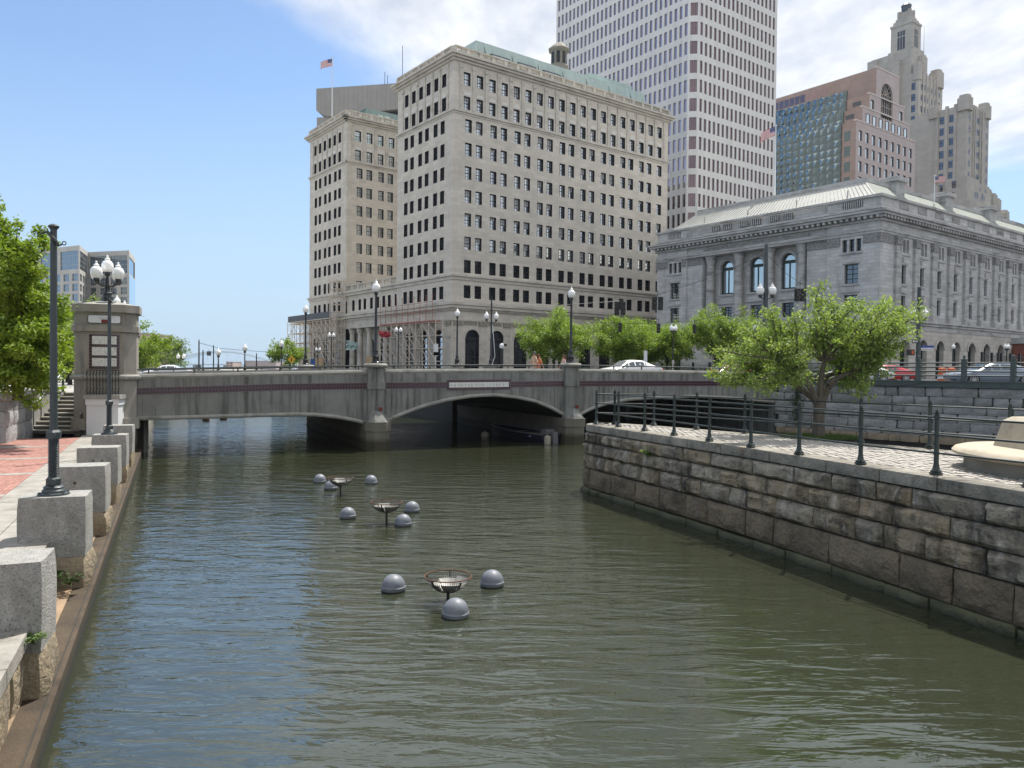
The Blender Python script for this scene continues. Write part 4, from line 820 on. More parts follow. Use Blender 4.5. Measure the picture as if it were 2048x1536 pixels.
b_ = MB(); b_.box(29.0 - .03, 29.0, 0, 45, 3, 112); b_.box(0, 29, 45 - .03, 45, 3, 112); b_.box(.5, 28.5, 1.7, 44.6, 111.5, 112.1); b_.box(2.6, 28.5, 2.6, 44.5, 3, 111.4); b_.build('roof', K['white_panel'], T)
def tpane(fn, w_, h_, dep): m = MB(); m.quad(fn(.03, dep, .03), fn(w_ - .03, dep, .03), fn(w_ - .03, dep, h_ - .03), fn(.03, dep, h_ - .03), 0); e = .05; m.quad(fn(0, dep - .02, 0), fn(e, dep - .02, 0), fn(e, dep - .02, h_), fn(0, dep - .02, h_), 1); m.quad(fn(w_ - e, dep - .02, 0), fn(w_, dep - .02, 0), fn(w_, dep - .02, h_), fn(w_ - e, dep - .02, h_), 1); m.quad(fn(0, dep - .02, 0), fn(w_, dep - .02, 0), fn(w_, dep - .02, e), fn(0, dep - .02, e), 1); m.quad(fn(0, dep - .02, h_ - e), fn(w_, dep - .02, h_ - e), fn(w_, dep - .02, h_), fn(0, dep - .02, h_), 1); return m.mesh('window', [K['tw_gl'], K['sash']])
tl_, tr_ = tpane(FL, .80, 2.72, .22), tpane(FR, .86, 2.72, .22)
cz = lambda p: sum((p[i] - 0) ** 2 for i in range(2)) 
PR = [(u, 0, z - 2.72) for u in uR for z in zr if z > 36 and z < 92]; PL = [(0, u, z - 2.72) for u in uL for z in zr]
nearL = [p for p in PL if p[1] < 8.5 and 38 < p[2] < 92][:50]; nearS = set(nearL)
for p in PR: ob('window', tr_, T, p)
for p in nearL: ob('window', tl_, T, p)
def field(me, pts, parent, name):
    m = MB()
    for p in pts:
        o = len(m.v); m.v += [(q.co.x + p[0], q.co.y + p[1], q.co.z + p[2]) for q in me.vertices]; m.f += [tuple(i + o for i in g.vertices) for g in me.polygons]; m.m += [g.material_index for g in me.polygons]
    return stuff(m.build(name, list(me.materials), parent))
field(tl_, [p for p in PL if p not in nearS], T, 'window_field'); field(tr_, [(u, 0, z - 2.72) for u in uR for z in zr if not (36 < z < 92)], T, 'window_field')
cw = MB(); cwW = CHL - .76
for z in zr:
    if not 36 < z < 96: continue
    m = MB(); m.quad(FCH(.38, .2, z - 2.72), FCH(CHL - .38, .2, z - 2.72), FCH(CHL - .38, .2, z), FCH(.38, .2, z)); 
    for a in (.38, .38 + cwW * .33, .38 + cwW * .66, CHL - .44): m.quad(FCH(a, .18, z - 2.72), FCH(a + .06, .18, z - 2.72), FCH(a + .06, .18, z), FCH(a, .18, z), 1)
    m.build('corner_window', [K['tw_gl'], K['sash']], T)
# ================================================================== grey granite courthouse with the columned front
FP_ = onY(1759, 560, 97); C = thing('courthouse', 'grey granite courthouse with columned front, balustraded parapet and pale metal hip roof', 'building', (FP_.x, FP_.y, 0), GA)
def gran(n, a, b, bw, bh, st=.5): return mat(n, a, b, .35, 6, .9, .2, 6, brick=(bw, bh, .016, .13, (.66, .66, .66)), stain=[((.13, .13, .13), st, (.9, .9, .25), .6, .53), ((.5, .5, .49), .4, (1, 1, .4), .7, .57)])
K['fed'] = gran('grey_courthouse_granite', (.57, .565, .56), (.45, .447, .445), 1.1, .45)
K['fed_trim'] = mat('courthouse_trim', (.52, .515, .505), (.38, .377, .37), .8, 6, .9, .2, 8, stain=[((.09, .09, .088), .75, (.35, .35, 1.8), .9, .50), ((.5, .49, .47), .4, (1, 1, 1), 1.1, .6)])
K['fed_base'] = gran('courthouse_ground_storey', (.56, .525, .475), (.48, .45, .41), 1.6, .62, .3)
K['fed_frame'] = mat('dark_green_window_frame', (.03, .045, .04), rough=.5)
K['roof_metal'] = mat('pale_metal_roof', (.50, .50, .455), (.43, .432, .395), .4, 4, .6)
K['slate'] = mat('grey_green_slate', (.34, .36, .32), (.26, .28, .25), .8, 4, .8, brick=(.3, .25, .03, .1, (.7, .7, .7), 1))
K['fed_gl'] = glassmat('courthouse_glass', (.8, .9, 1.), .12, (.03, .035, .04), .05, .5)
K['fed_gl2'] = glassmat('courthouse_tall_glass', (.86, .96, 1.), .45, (.16, .2, .22), .05, .5)
YB, XB = 36.8, 60.
wR = [4.91 + 4.87 * j for j in range(11)]
opR = []
for u in wR:
    opR += [(u, u + 1.65, 15.75, 18.1), (u, u + 1.65, 12.1, 14.23)] + [(u - .1 + .92 * k, u + .58 + .92 * k, 19.75, 21.45) for k in range(3)]
w = MB(); facade(w, FR, 0, XB, 11.1, 26.4, opR, .45, 0); w.build('wall', K['fed'], C)
ga = [(5.0 + 4.87 * j, 7.3 + 4.87 * j) for j in range(11)]
w = MB(); facade(w, FR, -.15, XB, 3.4, 11.1, [(a, b, 3.5, 8.65, 1) for a, b in ga], .7, -.2); w.build('ground_storey', K['fed_base'], C)
pv = [(2.79, 4.68, 15.65, 18.13), (2.79, 4.68, 12.0, 14.22)] + [(2.45 + .95 * k, 3.12 + .95 * k, 19.7, 21.3) for k in range(3)]
pl = [(YB - b, YB - a, c, d) for a, b, c, d in pv]
w = MB(); facade(w, FL, 0, 7.14, 11.1, 26.4, pv, .45, 0); facade(w, FL, YB - 6.0, YB, 11.1, 26.4, pl, .45, 0); facade(w, FL, 7.14, 10.25, 11.1, 26.4, [], .4, .35); facade(w, FL, 27.97, YB - 6.0, 11.1, 26.4, [], .4, .35)
facade(w, FL, 10.25, 27.97, 21.7, 26.4, [], .4, .35)
for u, s in ((7.14, 0), (YB - 6.0, 0)): w.quad((0, u, 11.1), (.35, u, 11.1), (.35, u, 26.4), (0, u, 26.4))
for u in (10.25, 27.97): w.quad((.35, u, 11.1), (1.9, u, 11.1), (1.9, u, 21.7), (.35, u, 21.7))
w.quad((.35, 10.25, 21.7), (1.9, 10.25, 21.7), (1.9, 27.97, 21.7), (.35, 27.97, 21.7)); w.build('wall', K['fed'], C)
ar = [(12.95, 15.25), (18.15, 20.5), (23.35, 25.72)]
w = MB(); facade(w, FL, 10.25, 27.97, 11.1, 21.7, [(a, b, 15.9, 20.9, 1) for a, b in ar] + [(a + .2, b - .2, 12.0, 14.0) for a, b in ar], .5, 1.9); w.build('recess_wall', K['fed'], C)
w = MB(); facade(w, FL, -.15, YB, 3.4, 11.1, [(a, a + 2.0, 3.5, 8.6, 1) for a in (2.7, 13, 18.3, 23.5, 31.5)], .7, -.2); w.build('ground_storey', K['fed_base'], C)
b_ = MB(); b_.box(2.9, XB, .9, YB - .3, 3.4, 26); b_.box(.8, 3, .8, 9.8, 3.4, 26); b_.box(.8, 3, 28.3, YB - .3, 3.4, 26); b_.box(2.6, 3, 9.5, 28.5, 3.4, 26); b_.build('interior_core', K['reveal'], C)
for u in (11.35, 16.5, 21.7, 26.85):                                   # corinthian columns
    c = MB(); c.lathe([(.85, 11.1), (.85, 11.5), (.72, 11.75), (.66, 12), (.64, 15), (.56, 20.3), (.62, 20.36), (.55, 20.45), (.62, 20.8), (.62, 20.85), (.78, 21.2), (.72, 21.25), (.95, 21.66)], 20, (.95, u, 0)); c.build('column', K['fed_trim'], C, True)
def fcourse(z0, z1, out, nm='stone_course', m=None, x1=XB):
    q = MB(); band(q, 0, x1, z0, z1, out, FR, .05, e0=out); q.build(nm, m or K['fed_trim'], C)
    q = MB(); band(q, .05, YB, z0, z1, out, FL, .05, e1=out); q.build(nm, m or K['fed_trim'], C)
for z0, z1, out in ((10.55, 10.85, .45), (10.9, 11.15, .6), (9.9, 10.5, .28), (21.72, 22.0, .12), (22.03, 22.4, .2), (23.2, 23.45, .3), (23.85, 24.15, .95), (24.18, 24.45, 1.15), (24.7, 25.0, .35), (26.2, 26.5, .3)): fcourse(z0, z1, out)
q = MB()
for i in range(76): u = -.6 + i * .8; q.box(u, u + .36, -.85, 0, 23.5, 23.82)
for i in range(47): u = -.2 + i * .8; q.box(-.85, 0, u, u + .36, 23.5, 23.82)
stuff(q.build('modillions', K['fed_trim'], C))
text('UNITED STATES POST OFFICE  COURT HOUSE  CUSTOM HOUSE', .62, C, (.13, 27.6, 22.52), (PI / 2, 0, -PI / 2), K['fed_trim'], .05, 'inscription')
q = MB(); cq = MB()
def pil(fn, u, z0=12.0, z1=20.55):
    band(q, u - .12, u + 1.42, 11.15, 11.9, .55, fn, 0); band(q, u, u + 1.3, 11.9, z1, .35, fn, 0); band(q, u - .08, u + 1.38, 11.9, 12.1, .45, fn); band(cq, u - .08, u + 1.38, z1, z1 + 1.12, .48, fn)
for j in range(12): pil(FR, 3.5 + 4.85 * j)
for j in range(11): band(q, 4.95 + 4.85 * j, 6.75 + 4.85 * j, 11.15, 11.75, .3, FR)
band(cq, 0, 3.4, 20.55, 21.68, .1, FR, e0=.1); band(cq, 0, 2.2, 20.55, 21.68, .1, FL); band(cq, 5.3, 7.1, 20.55, 21.68, .1, FL); band(cq, 7.2, 10.2, 20.55, 21.68, -.27, FL, .4); band(cq, 28.0, YB - 6.05, 20.55, 21.68, -.27, FL, .4); band(cq, YB - 5.9, YB - 5.2, 20.55, 21.68, .1, FL); band(cq, YB - 2.2, YB, 20.55, 21.68, .1, FL)
stuff(q.build('pilasters', K['fed_trim'], C)); K['capital'] = mat('carved_capitals', (.37, .365, .355), (.12, .12, .118), 5, 3, .9, 1., 7); stuff(cq.build('carved_capitals', K['capital'], C))
q = MB()
for u in wR: band(q, u - .25, u + 1.9, 18.2, 18.45, .14, FR); band(q, u - .2, u + 1.85, 15.45, 15.7, .18, FR); band(q, u - .2, u + 1.85, 14.5, 14.75, .2, FR); band(q, u - .35, u + 2.6, 19.35, 19.6, .16, FR); band(q, u + .6, u + 1.05, 18.5, 19.1, .2, FR)
for a, b, c, d in [pv[0], pl[0]]: band(q, a - .2, b + .2, c - .25, c - .03, .16, FL); band(q, a - .25, b + .25, d + .05, d + .3, .12, FL); band(q, a - .25, b + .25, 14.5, 14.75, .18, FL); band(q, a - .5, b + .6, 19.35, 19.6, .16, FL)
for a, b in ar: band(q, a - .2, b + .2, 15.6, 15.87, .2 - 1.9, FL, 1.9); band(q, a - .3, b + .3, 14.4, 14.7, .25 - 1.9, FL, 1.9)
stuff(q.build('sills_and_hoods', K['fed_trim'], C))
for a, b in ar: m = MB(); archring(m, lambda u, w_, z: (w_ + 1.9, u, z), a, b, 20.9, .38, .15); m.build('arch_moulding', K['fed_trim'], C)
for a, b in ga: m = MB(); archring(m, lambda u, w_, z: (u, w_ - .2, z), a, b, 8.65, .42, .12); m.build('arch_moulding', K['fed_base'], C)
W1 = window(FR, 1.65, 2.35, .45, K['fed_gl'], 1, 1, .1, .08, True, mats=K['fed_frame']); W2 = window(FR, 1.65, 2.13, .45, K['fed_gl'], 1, 1, .1, .08, True, mats=K['fed_frame']); W3 = window(FR, .68, 1.7, .45, K['gl_dark'], 0, 0, .05, .05, True, mats=K['fed_frame']); W4 = window(FR, 2.3, 5.15, .7, K['gl_dark'], 1, 3, .12, .08, False, True, mats=K['fed_frame'])
place(W1, C, [(u, 0, 15.75) for u in wR]); place(W2, C, [(u, 0, 12.1) for u in wR]); place(W3, C, [(u - .1 + .92 * k, 0, 19.75) for u in wR for k in range(3)], 'small_window'); place(W4, C, [(a, -.2, 3.5) for a, b in ga], 'arched_window')
V1 = window(FL, 1.89, 2.48, .45, K['fed_gl'], 1, 1, .1, .08, True, mats=K['fed_frame']); V2 = window(FL, 1.89, 2.22, .45, K['fed_gl'], 1, 1, .1, .08, True, mats=K['fed_frame']); V3 = window(FL, .67, 1.6, .45, K['gl_dark'], 0, 0, .05, .05, True, mats=K['fed_frame'])
place(V1, C, [(0, pv[0][0], 15.65), (0, pl[0][0], 15.65)]); place(V2, C, [(0, pv[1][0], 12.0), (0, pl[1][0], 12.0)]); place(V3, C, [(0, o_[0], 19.7) for o_ in pv[2:] + pl[2:]], 'small_window')
V4 = window(FL, 2.33, 5.0, .5, K['fed_gl2'], 1, 0, .22, .2, False, True, mats=K['fed_frame']); place(V4, C, [(1.9, a, 15.9) for a, b in ar], 'arched_window')
V5 = window(FL, 2.0, 5.1, .7, K['gl_dark'], 1, 3, .12, .08, False, True, mats=K['fed_frame']); place(V5, C, [(-.2, a, 3.5) for a in (2.7, 13, 18.3, 23.5, 31.5)], 'arched_window')
V6 = window(FL, 1.9, 2.0, .5, K['gl_dark'], 1, 1, .1, .08, True, mats=K['fed_frame']); place(V6, C, [(1.9, a + .2, 12.0) for a, b in ar])
# parapet openings with balusters, stacked on the cornice
q = MB(); dkp = MB()
def pslot(fn, u0, u1):
    band(dkp, u0, u1, 25.2, 26.05, .006, fn, -.002); n = int((u1 - u0) / .28)
    for k in range(n): x = u0 + (u1 - u0) * (k + .5) / n; band(q, x - .075, x + .075, 25.2, 26.05, .09, fn, 0)
for u in wR: pslot(FR, u - .3, u + 2.1)
for a, b in ((2.3, 5.2), (12.3, 13.9), (14.4, 16.0), (17.4, 19.0), (19.5, 21.1), (22.4, 24.0), (24.5, 26.1), (32, 34.6)): pslot(FL, a, b)
stuff(q.build('parapet_balusters', K['fed_trim'], C)); stuff(dkp.build('parapet_slots', K['reveal'], C))
rf = MB(); yy = YB; z0, z1 = 26.3, 29.5; e, t2 = .9, 4.4
rf.quad((e, e, z0), (e, yy - e, z0), (t2, yy - t2, z1), (t2, t2, z1)); rf.quad((e, e, z0), (t2, t2, z1), (XB, t2, z1), (XB, e, z0), 1); rf.quad((e, yy - e, z0), (XB, yy - e, z0), (XB, yy - t2, z1), (t2, yy - t2, z1)); rf.quad((t2, t2, z1), (t2, yy - t2, z1), (XB, yy - t2, z1), (XB, t2, z1))
sm = MB()
for i in range(58): u = e + (yy - 2 * e) * (i + .5) / 58; v = t2 + (yy - 2 * t2) * (i + .5) / 58; sm.bar((e, u, z0 + .03), (t2, v, z1 + .03), .07)
ro = rf.build('hip_roof', [K['roof_metal'], K['slate']], C)
stuff(sm.build('standing_seams', K['fed_trim'], ro)); cu = MB(); cu.box(t2 - .1, t2 + .35, t2, yy - t2, z1 - .05, z1 + .5); cu.box(t2, XB, t2 - .1, t2 + .35, z1 - .05, z1 + .5); cu.build('roof_curb', K['fed_trim'], ro)
for x in (10.5, 25, 40): m = MB(); m.box(x, x + 2.2, 3.4, 5.6, 28.2, 30.3); m.box(x - .35, x + 2.55, 3.0, 6.0, 30.3, 30.7); m.box(x - .15, x + 2.35, 3.2, 5.8, 30.7, 30.95); m.build('chimney_block', K['fed_trim'], ro)
for u in (5.5, 13, 21, 29): MB().box(2.0, 2.12, u, u + .12, 26.9, 28.1).build('roof_vent', K['fed_trim'], ro)
# brick annex
X0, Y0 = gpt((FP_.x, FP_.y), 39.6, -6); an = thing('brick_annex', 'low red brick building with white stone cornice beyond the courthouse', 'building', (X0, Y0, 0), GA)
w = MB(); facade(w, FR, 0, 20, 3.4, 9.0, [(2 + 4 * k, 3.4 + 4 * k, 4.6, 6.8) for k in range(4)], .2); facade(w, FL, 0, 5.9, 3.4, 9.0, [(2, 3.4, 4.6, 6.8)], .2); w.build('wall', K['brickred'], an)
m = MB(); m.box(-.35, 20, -.35, 5.9, 9.0, 9.35); m.box(-.15, 20, -.15, 5.9, 9.35, 9.9); m.build('cornice', K['fed_trim'], an); MB().box(.5, 20, .5, 5.8, 3.4, 8.9).build('interior_core', K['reveal'], an)
Wb = window(FR, 1.4, 2.2, .2, K['gl_dark'], 1, 0); place(Wb, an, [(2 + 4 * k, 0, 4.6) for k in range(4)])
Wb2 = window(FL, 1.4, 2.2, .2, K['gl_dark'], 1, 0); place(Wb2, an, [(0, 2, 4.6)])
for k in range(4): MB().box(1.8 + 4 * k, 3.6 + 4 * k, -.06, 0, 6.85, 7.2).build('lintel', K['fed_trim'], an)
# ================================================================== pink stepped-gable office block
K['pink'] = mat('pink_granite', (.53, .45, .43), (.47, .395, .38), .3, 4, .8, brick=(3.05, 1.93, .03, .03, (.8, .78, .77)))
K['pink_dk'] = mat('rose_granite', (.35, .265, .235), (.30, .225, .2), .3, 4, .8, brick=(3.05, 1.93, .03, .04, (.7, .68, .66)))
K['pink_trim'] = mat('pale_pink_trim', (.62, .54, .51))
K['mull'] = mat('pinkish_mullion', (.33, .27, .255))
K['pk_gl'] = glassmat('sky_blue_office_glass', (.82, .93, 1.), .5, (.05, .07, .09), .03, .4)
K['cw_gl'] = glassmat('green_curtain_glass', (.30, .385, .42), .27, (.022, .033, .036), 0, 1)
PP = onY(1711, 330, 200); PK = thing('stepped_gable_building', 'pink granite office block with stepped gable, tall arched window and green glass side', 'building', (PP.x, PP.y, 0), GA)
steps = [(0, 30.8, 68.75), (2.85, 27.65, 72.8), (6.2, 24.5, 76.9), (9.5, 21.4, 84.4)]; cw_ = [1.33 + 3.27 * j for j in range(9)]
rws = [66.55 - 3.92 * k for k in range(7)]
op = [(u, u + 1.65, z - 2.6, z) for u in cw_ for z in rws]; zb = 3.4
w = MB(); facade(w, FR, 0, 30.8, zb, 68.75, op, .35)
facade(w, FR, 2.85, 27.65, 68.75, 72.8, [(12.1, 18.1, 71.9, 72.8)], .5)
w.m = [0] * len(w.f)
facade(w, FR, 6.2, 24.5, 72.8, 76.9, [(12.1, 18.1, 72.8, 76.9), (7.0, 8.65, 73.2, 75.6), (21.9, 23.55, 73.2, 75.6)], .5); facade(w, FR, 9.5, 21.4, 76.9, 84.4, [(12.1, 18.1, 76.9, 81.4, 1)], .5)
w.build('gable_wall', K['pink'], PK)
u1 = [(u, 70.55) for u in cw_[1:8]]
w = MB()
for a, b, z in steps: band(w, a, b, z, z + .35, .12, FR, .6, e0=.1, e1=.1)
w.build('gable_coping', K['pink_trim'], PK)
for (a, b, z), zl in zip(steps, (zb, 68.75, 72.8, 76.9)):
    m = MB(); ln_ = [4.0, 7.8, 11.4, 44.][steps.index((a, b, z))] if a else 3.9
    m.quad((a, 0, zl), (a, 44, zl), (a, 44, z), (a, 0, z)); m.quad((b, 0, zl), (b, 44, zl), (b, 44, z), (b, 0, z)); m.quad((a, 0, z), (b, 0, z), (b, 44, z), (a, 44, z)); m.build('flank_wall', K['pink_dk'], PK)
Wp = window(FR, 1.65, 2.6, .35, K['pk_gl'], 0, 0, .06, .05, False); p0 = [(u, 0, z - 2.6) for u in cw_ for z in rws[:5]]; place(Wp, PK, p0); place(Wp, PK, [(7.0, 0, 73.2 - .2), (21.9, 0, 73.2 - .2)]); place(window(FR, 1.65, 2.5, .06, K['pk_gl'], 0, 0, .06, .05, False), PK, [(u, -.07, 68.95) for u in cw_[1:8]])
MB().box(.6, 30, .5, .6, zb, 68).build('interior_core', K['reveal'], PK); MB().box(11.5, 19, .55, .7, 71, 82.5).build('interior_core', K['reveal'], PK)
K['tan_mull'] = mat('tan_glazing_bar', (.42, .36, .31))
m = MB(); fb = lambda a, b, c, d, o=.32: m.hexa([FR(u, v, z) for z in (c, d) for u, v in ((a, o), (b, o), (b, .5), (a, .5))])
for i in range(6): u = 12.1 + 1.2 * i; fb(u - .08, u + .08, 71.9, 78.4)
for z in (73.5, 75.2, 76.9, 78.35): fb(12.1, 18.1, z - .08, z + .08)
for i in range(1, 6): a = PI * i / 6; m.bar(FR(15.1, .4, 78.4), FR(15.1 - 2.9 * math.cos(a), .4, 78.4 + 2.9 * math.sin(a)), .14)
for r_ in (1.3,):
    for i in range(8): a, b = PI * i / 8, PI * (i + 1) / 8; m.bar(FR(15.1 - r_ * math.cos(a), .4, 78.4 + r_ * math.sin(a)), FR(15.1 - r_ * math.cos(b), .4, 78.4 + r_ * math.sin(b)), .14)
ga_ = m.build('gable_window', K['tan_mull'], PK)
pn = MB(); pn.add([FR(12.1, .5, 71.9), FR(18.1, .5, 71.9), FR(18.1, .5, 78.4)] + [FR(15.1 + 3 * math.cos(PI * i / 10), .5, 78.4 + 3 * math.sin(PI * i / 10)) for i in range(1, 10)] + [FR(12.1, .5, 78.4)], [tuple(range(13))]); pn.build('pane', K['gl_dark'], ga_)
# green glass side: pillowed panes in a mullion grid, stepping back with the gable
def pillow(w_, h_, b):
    m = MB(); n = 6
    for k in range(n + 1):
        for i in range(n + 1): x, z = i / n, k / n; m.v.append((-b * math.sin(PI * x) * math.sin(PI * z), w_ * x, h_ * z))
    for k in range(n):
        for i in range(n): c = k * (n + 1) + i; m.f.append((c, c + 1, c + n + 2, c + n + 1))
    m.m = [0] * len(m.f); return m.mesh('glass_panel', K['cw_gl'], 'all')
GH, GW = 1.96, 1.98
pls = [pillow(GW - .08, GH - .06, b) for b in (.08, .12, .17, .22)]; rg_ = random.Random(8)
def curtain(x, y0, y1, z0, z1, nm):
    g = MB().box(x + .05, x + .12, y0, y1, z0, z1).build('curtain_wall', K['mull'], PK); n = int((y1 - y0) / GW); k = int((z1 - z0) / GH)
    return g, n, k
cnt = 0
for (a, b, z), zl, y0 in zip(steps[::-1], (76.9, 72.8, 68.75, 49.), (8.0, 6.3, 5.0, 3.9)):
    ztop = z if a < 9 else 80.6
    y1 = 44; g, n, k = curtain(a - .25, y0, y0 + int((44 - y0) / GW) * GW, zl, ztop, 'x')
    kk = max(1, int(round((ztop - zl) / GH))); hh = (ztop - zl) / kk
    for j in range(kk):
        for i in range(min(n, 17)):
            if cnt < 295: o = ob('glass_panel', rg_.choice(pls), PK, (a - .27, y0 + i * GW + .04, zl + j * hh + .03)); o.scale = (1, 1, hh / GH); cnt += 1
    ret = MB(); 
    for j in range(kk):
        MB().quad((a - .24, y0 - .02, zl + j * hh + .08), (a + 1.6, y0 - .02, zl + j * hh + .08), (a + 1.6, y0 - .02, zl + (j + 1) * hh - .06), (a - .24, y0 - .02, zl + (j + 1) * hh - .06)).build('return_pane', K['gl_dark'], PK)
for z in rws[:4]: MB().quad((-.02, 1.55, z - 2.6), (-.02, 3.2, z - 2.6), (-.02, 3.2, z), (-.02, 1.55, z)).build('side_window', K['cw_gl'], PK)
for z, x in ((71.6, 2.83), (75.7, 6.18)): MB().quad((x, 2.2, z - 1.2), (x, 4.6, z - 1.2), (x, 4.6, z), (x, 2.2, z)).build('side_window', K['gl_dark'], PK)
for i in range(14): MB().quad((9.48, 20 + i * 1.7 - 6, 81.0), (9.48, 21.5 + i * 1.7 - 6, 81.0), (9.48, 21.5 + i * 1.7 - 6, 83.2), (9.48, 20 + i * 1.7 - 6, 83.2)).build('attic_window', K['tw_gl'], PK)
# ================================================================== stepped limestone skyscraper with the lantern spire
K['deco'] = mat('grey_limestone', (.47, .445, .405), (.39, .37, .335), .2, 5, .9, brick=(2.2, .75, .015, .05, (.85, .85, .84)), stain=[((.25, .23, .2), .5, (1, 1, .15), .35, .52)])
K['deco_gl'] = glassmat('skyscraper_glass', (.65, .72, .85), .14, (.03, .033, .045), 0, 1)
DP = onY(1932, 300, 262); DK = thing('art_deco_skyscraper', 'stepped grey limestone skyscraper with turrets and a lantern spire on top', 'building', (DP.x, DP.y, 0), GA)
MP = Vector(onY(1838, 150, 280)[:2]); SP_ = Vector(onY(1824.5, 60, 288)[:2])
def loc(P): d = P - Vector(DP[:2]); return d.x * eR.x + d.y * eR.y, d.x * eL.x + d.y * eL.y
mx, my = loc(MP); sx_, sy_ = loc(SP_)
def mass(x0, x1, y0, y1, z0, z1, nm='mass', m=None): return MB().box(x0, x1, y0, y1, z0, z1).build(nm, m or K['deco'], DK)
def turret(x, y, r_, z0, z1, e=.7):
    m = MB(); o = [(x + a, y + b) for a, b in octo(r_, r_ * .35)]; m.prism(o, z0, z1 - e); o2 = [(x + a, y + b) for a, b in octo(r_ * .78, r_ * .3)]; m.prism(o2, z1 - e, z1); m.build('turret', K['deco'], DK)
# lower front wing
mass(0, 17.2, 0, 16, 3, 94.6); turret(1.0, 1.0, 2.0, 92.6, 97.9, 1.0); turret(15.6, 1.0, 1.9, 92.6, 98.1, 1.0); turret(.8, 10.6, 1.7, 92.2, 96.8, .8)
for u in (3.1, 5.9, 9.0): mass(-.35, .6, u, u + .9, 70, 95.4, 'rib')
for u in (4.6, 6.0, 9.8, 11.4): mass(u, u + .7, -.35, .6, 70, 95.2, 'rib')
mass(.2, 16.8, 10.9, 30, 3, 93.9)
mass(-2.2, 15.2, -1.6, 18, 3, 66.3); mass(-1.0, 8.5, -.8, 6, 60, 70.4); mass(-1.8, 12, 8, 20, 50, 68.5); mass(-3, 20, -3, 22, 3, 62)
# far right low wing
mass(17.5, 44, 3, 20, 3, 63.5); mass(17.2, 30, 3.5, 20, 60, 70.5); turret(26, 5, 2.2, 60, 71.5, .8); turret(31, 4, 1.5, 60, 69.8, .6); turret(35, 4, 1.3, 60, 68.6, .6); turret(41.5, 4.2, 1.7, 58, 65.2, .6)
# main shaft
mass(mx, mx + 18, my, my + 20, 3, 112.2); turret(mx + .9, my + .9, 1.3, 109.5, 115.8, .8); turret(mx + 15.4, my + 1.1, 2.1, 109.5, 116.3, 1.0); turret(mx + 6.6, my + 2.2, 1.5, 108, 119.9, .8)
mass(mx - 1.4, mx + 4, my + 6.6, my + 18, 60, 118.3); mass(mx + .4, mx + 8, my + 3, my + 18, 100, 121.5); mass(mx - .4, mx + 5, my + 15.2, my + 19, 100, 121.0, 'turret')
for u in (2.6, 5.2, 8.0, 10.6, 13.0): mass(mx + u, mx + u + .5, my - .3, my + .5, 70, 112.6, 'rib')
# spire
mass(sx_ - .6, sx_ + 8, sy_ - .6, sy_ + 8.6, 105, 124.2); mass(sx_ + .0, sx_ + 6.6, sy_ + .0, sy_ + 7.9, 120, 133.2, 'spire')
for z0, z1, e in ((133.2, 134.0, -.25), (134.0, 135.3, .5), (135.3, 136.4, 1.1), (136.4, 138.9, 1.75)): mass(sx_ + e, sx_ + 6.6 - e, sy_ + e, sy_ + 7.9 - e, z0, z1, 'spire_step')
for a, b in ((1.75, 1.75), (4.35, 1.75), (1.75, 5.65), (4.35, 5.65)): mass(sx_ + a - .25, sx_ + a + .75, sy_ + b - .25, sy_ + b + .75, 136, 139.3, 'finial')
K['lant'] = mat('dark_lantern_glass', (.06, .075, .1), rough=.3)
l2 = MB(); l2.lathe([(1.75, 138.8), (1.75, 141.2), (1.95, 141.3), (1.3, 142.0), (.6, 142.5), (.1, 142.8)], 8, (sx_ + 3.3, sy_ + 3.95, 0)); l2.build('beacon', K['lant'], DK)
for fn, a, b, nm in ((lambda u, w_, z: (sx_ + w_, sy_ + u, z), 2.6, 5.4, 'l'), (lambda u, w_, z: (sx_ + u, sy_ + w_, z), 1.7, 4.6, 'r')):
    m = MB(); m.quad(fn(a, -.03, 124), fn(b, -.03, 124), fn(b, -.03, 131.3), fn(a, -.03, 131.3)); g = m.build('spire_window', K['lant'], DK)
    m = MB()
    for k in (.33, .66): u = a + (b - a) * k; m.hexa([fn(u - .08, -.12, 124), fn(u + .08, -.12, 124), fn(u + .08, -.03, 124), fn(u - .08, -.03, 124), fn(u - .08, -.12, 131.3), fn(u + .08, -.12, 131.3), fn(u + .08, -.03, 131.3), fn(u - .08, -.03, 131.3)])
    m.hexa([fn(a, -.12, 129), fn(b, -.12, 129), fn(b, -.03, 129), fn(a, -.03, 129), fn(a, -.12, 129.3), fn(b, -.12, 129.3), fn(b, -.03, 129.3), fn(a, -.03, 129.3)]); stuff(m.build('spire_mullions', K['deco'], g))
def dwin(fn, w_, h_): m = MB(); q = lambda a, b, c, d, o, mi: m.quad(fn(a, o, c), fn(b, o, c), fn(b, o, d), fn(a, o, d), mi); q(0, w_, 0, h_, -.03, 0); q(0, w_, h_ * .48, h_ * .54, -.05, 1); q(w_ * .86, w_, 0, h_, -.05, 1); return m.mesh('window', [K['deco_gl'], K['sash']])
DL, DR = dwin(FL, 1.35, 2.5), dwin(FR, 1.1, 2.1); DLx = dwin(FL, .8, 2.2); DRn = dwin(FR, .8, 2.2)
for k in range(7):
    z = 89.7 - 3.86 * k
    for u in (4.15, 7.25): ob('window', DL, DK, (0, u, z))
    for u in (12.2, 13.9): ob('window', DL, DK, (.2, u, z - .9))
    for u in (1.6, 7.2, 8.4, 15.0): ob('window', DR, DK, (u, 0, z - .1))
    for u in (5.45, 10.9): ob('window', DRn, DK, (u, 0, z - .2))
for k in range(9):
    z = 106.1 - 3.95 * k
    ob('window', DL, DK, (mx, my + 1.2, z)); ob('window', DLx, DK, (mx - 1.4, my + 6.7, z - 1.5))
    for u in (1.5, 6.0, 8.8, 14.9): ob('window', DR, DK, (mx + u, my, z))
    for u in (4.0, 11.6): ob('window', DRn, DK, (mx + u, my, z))
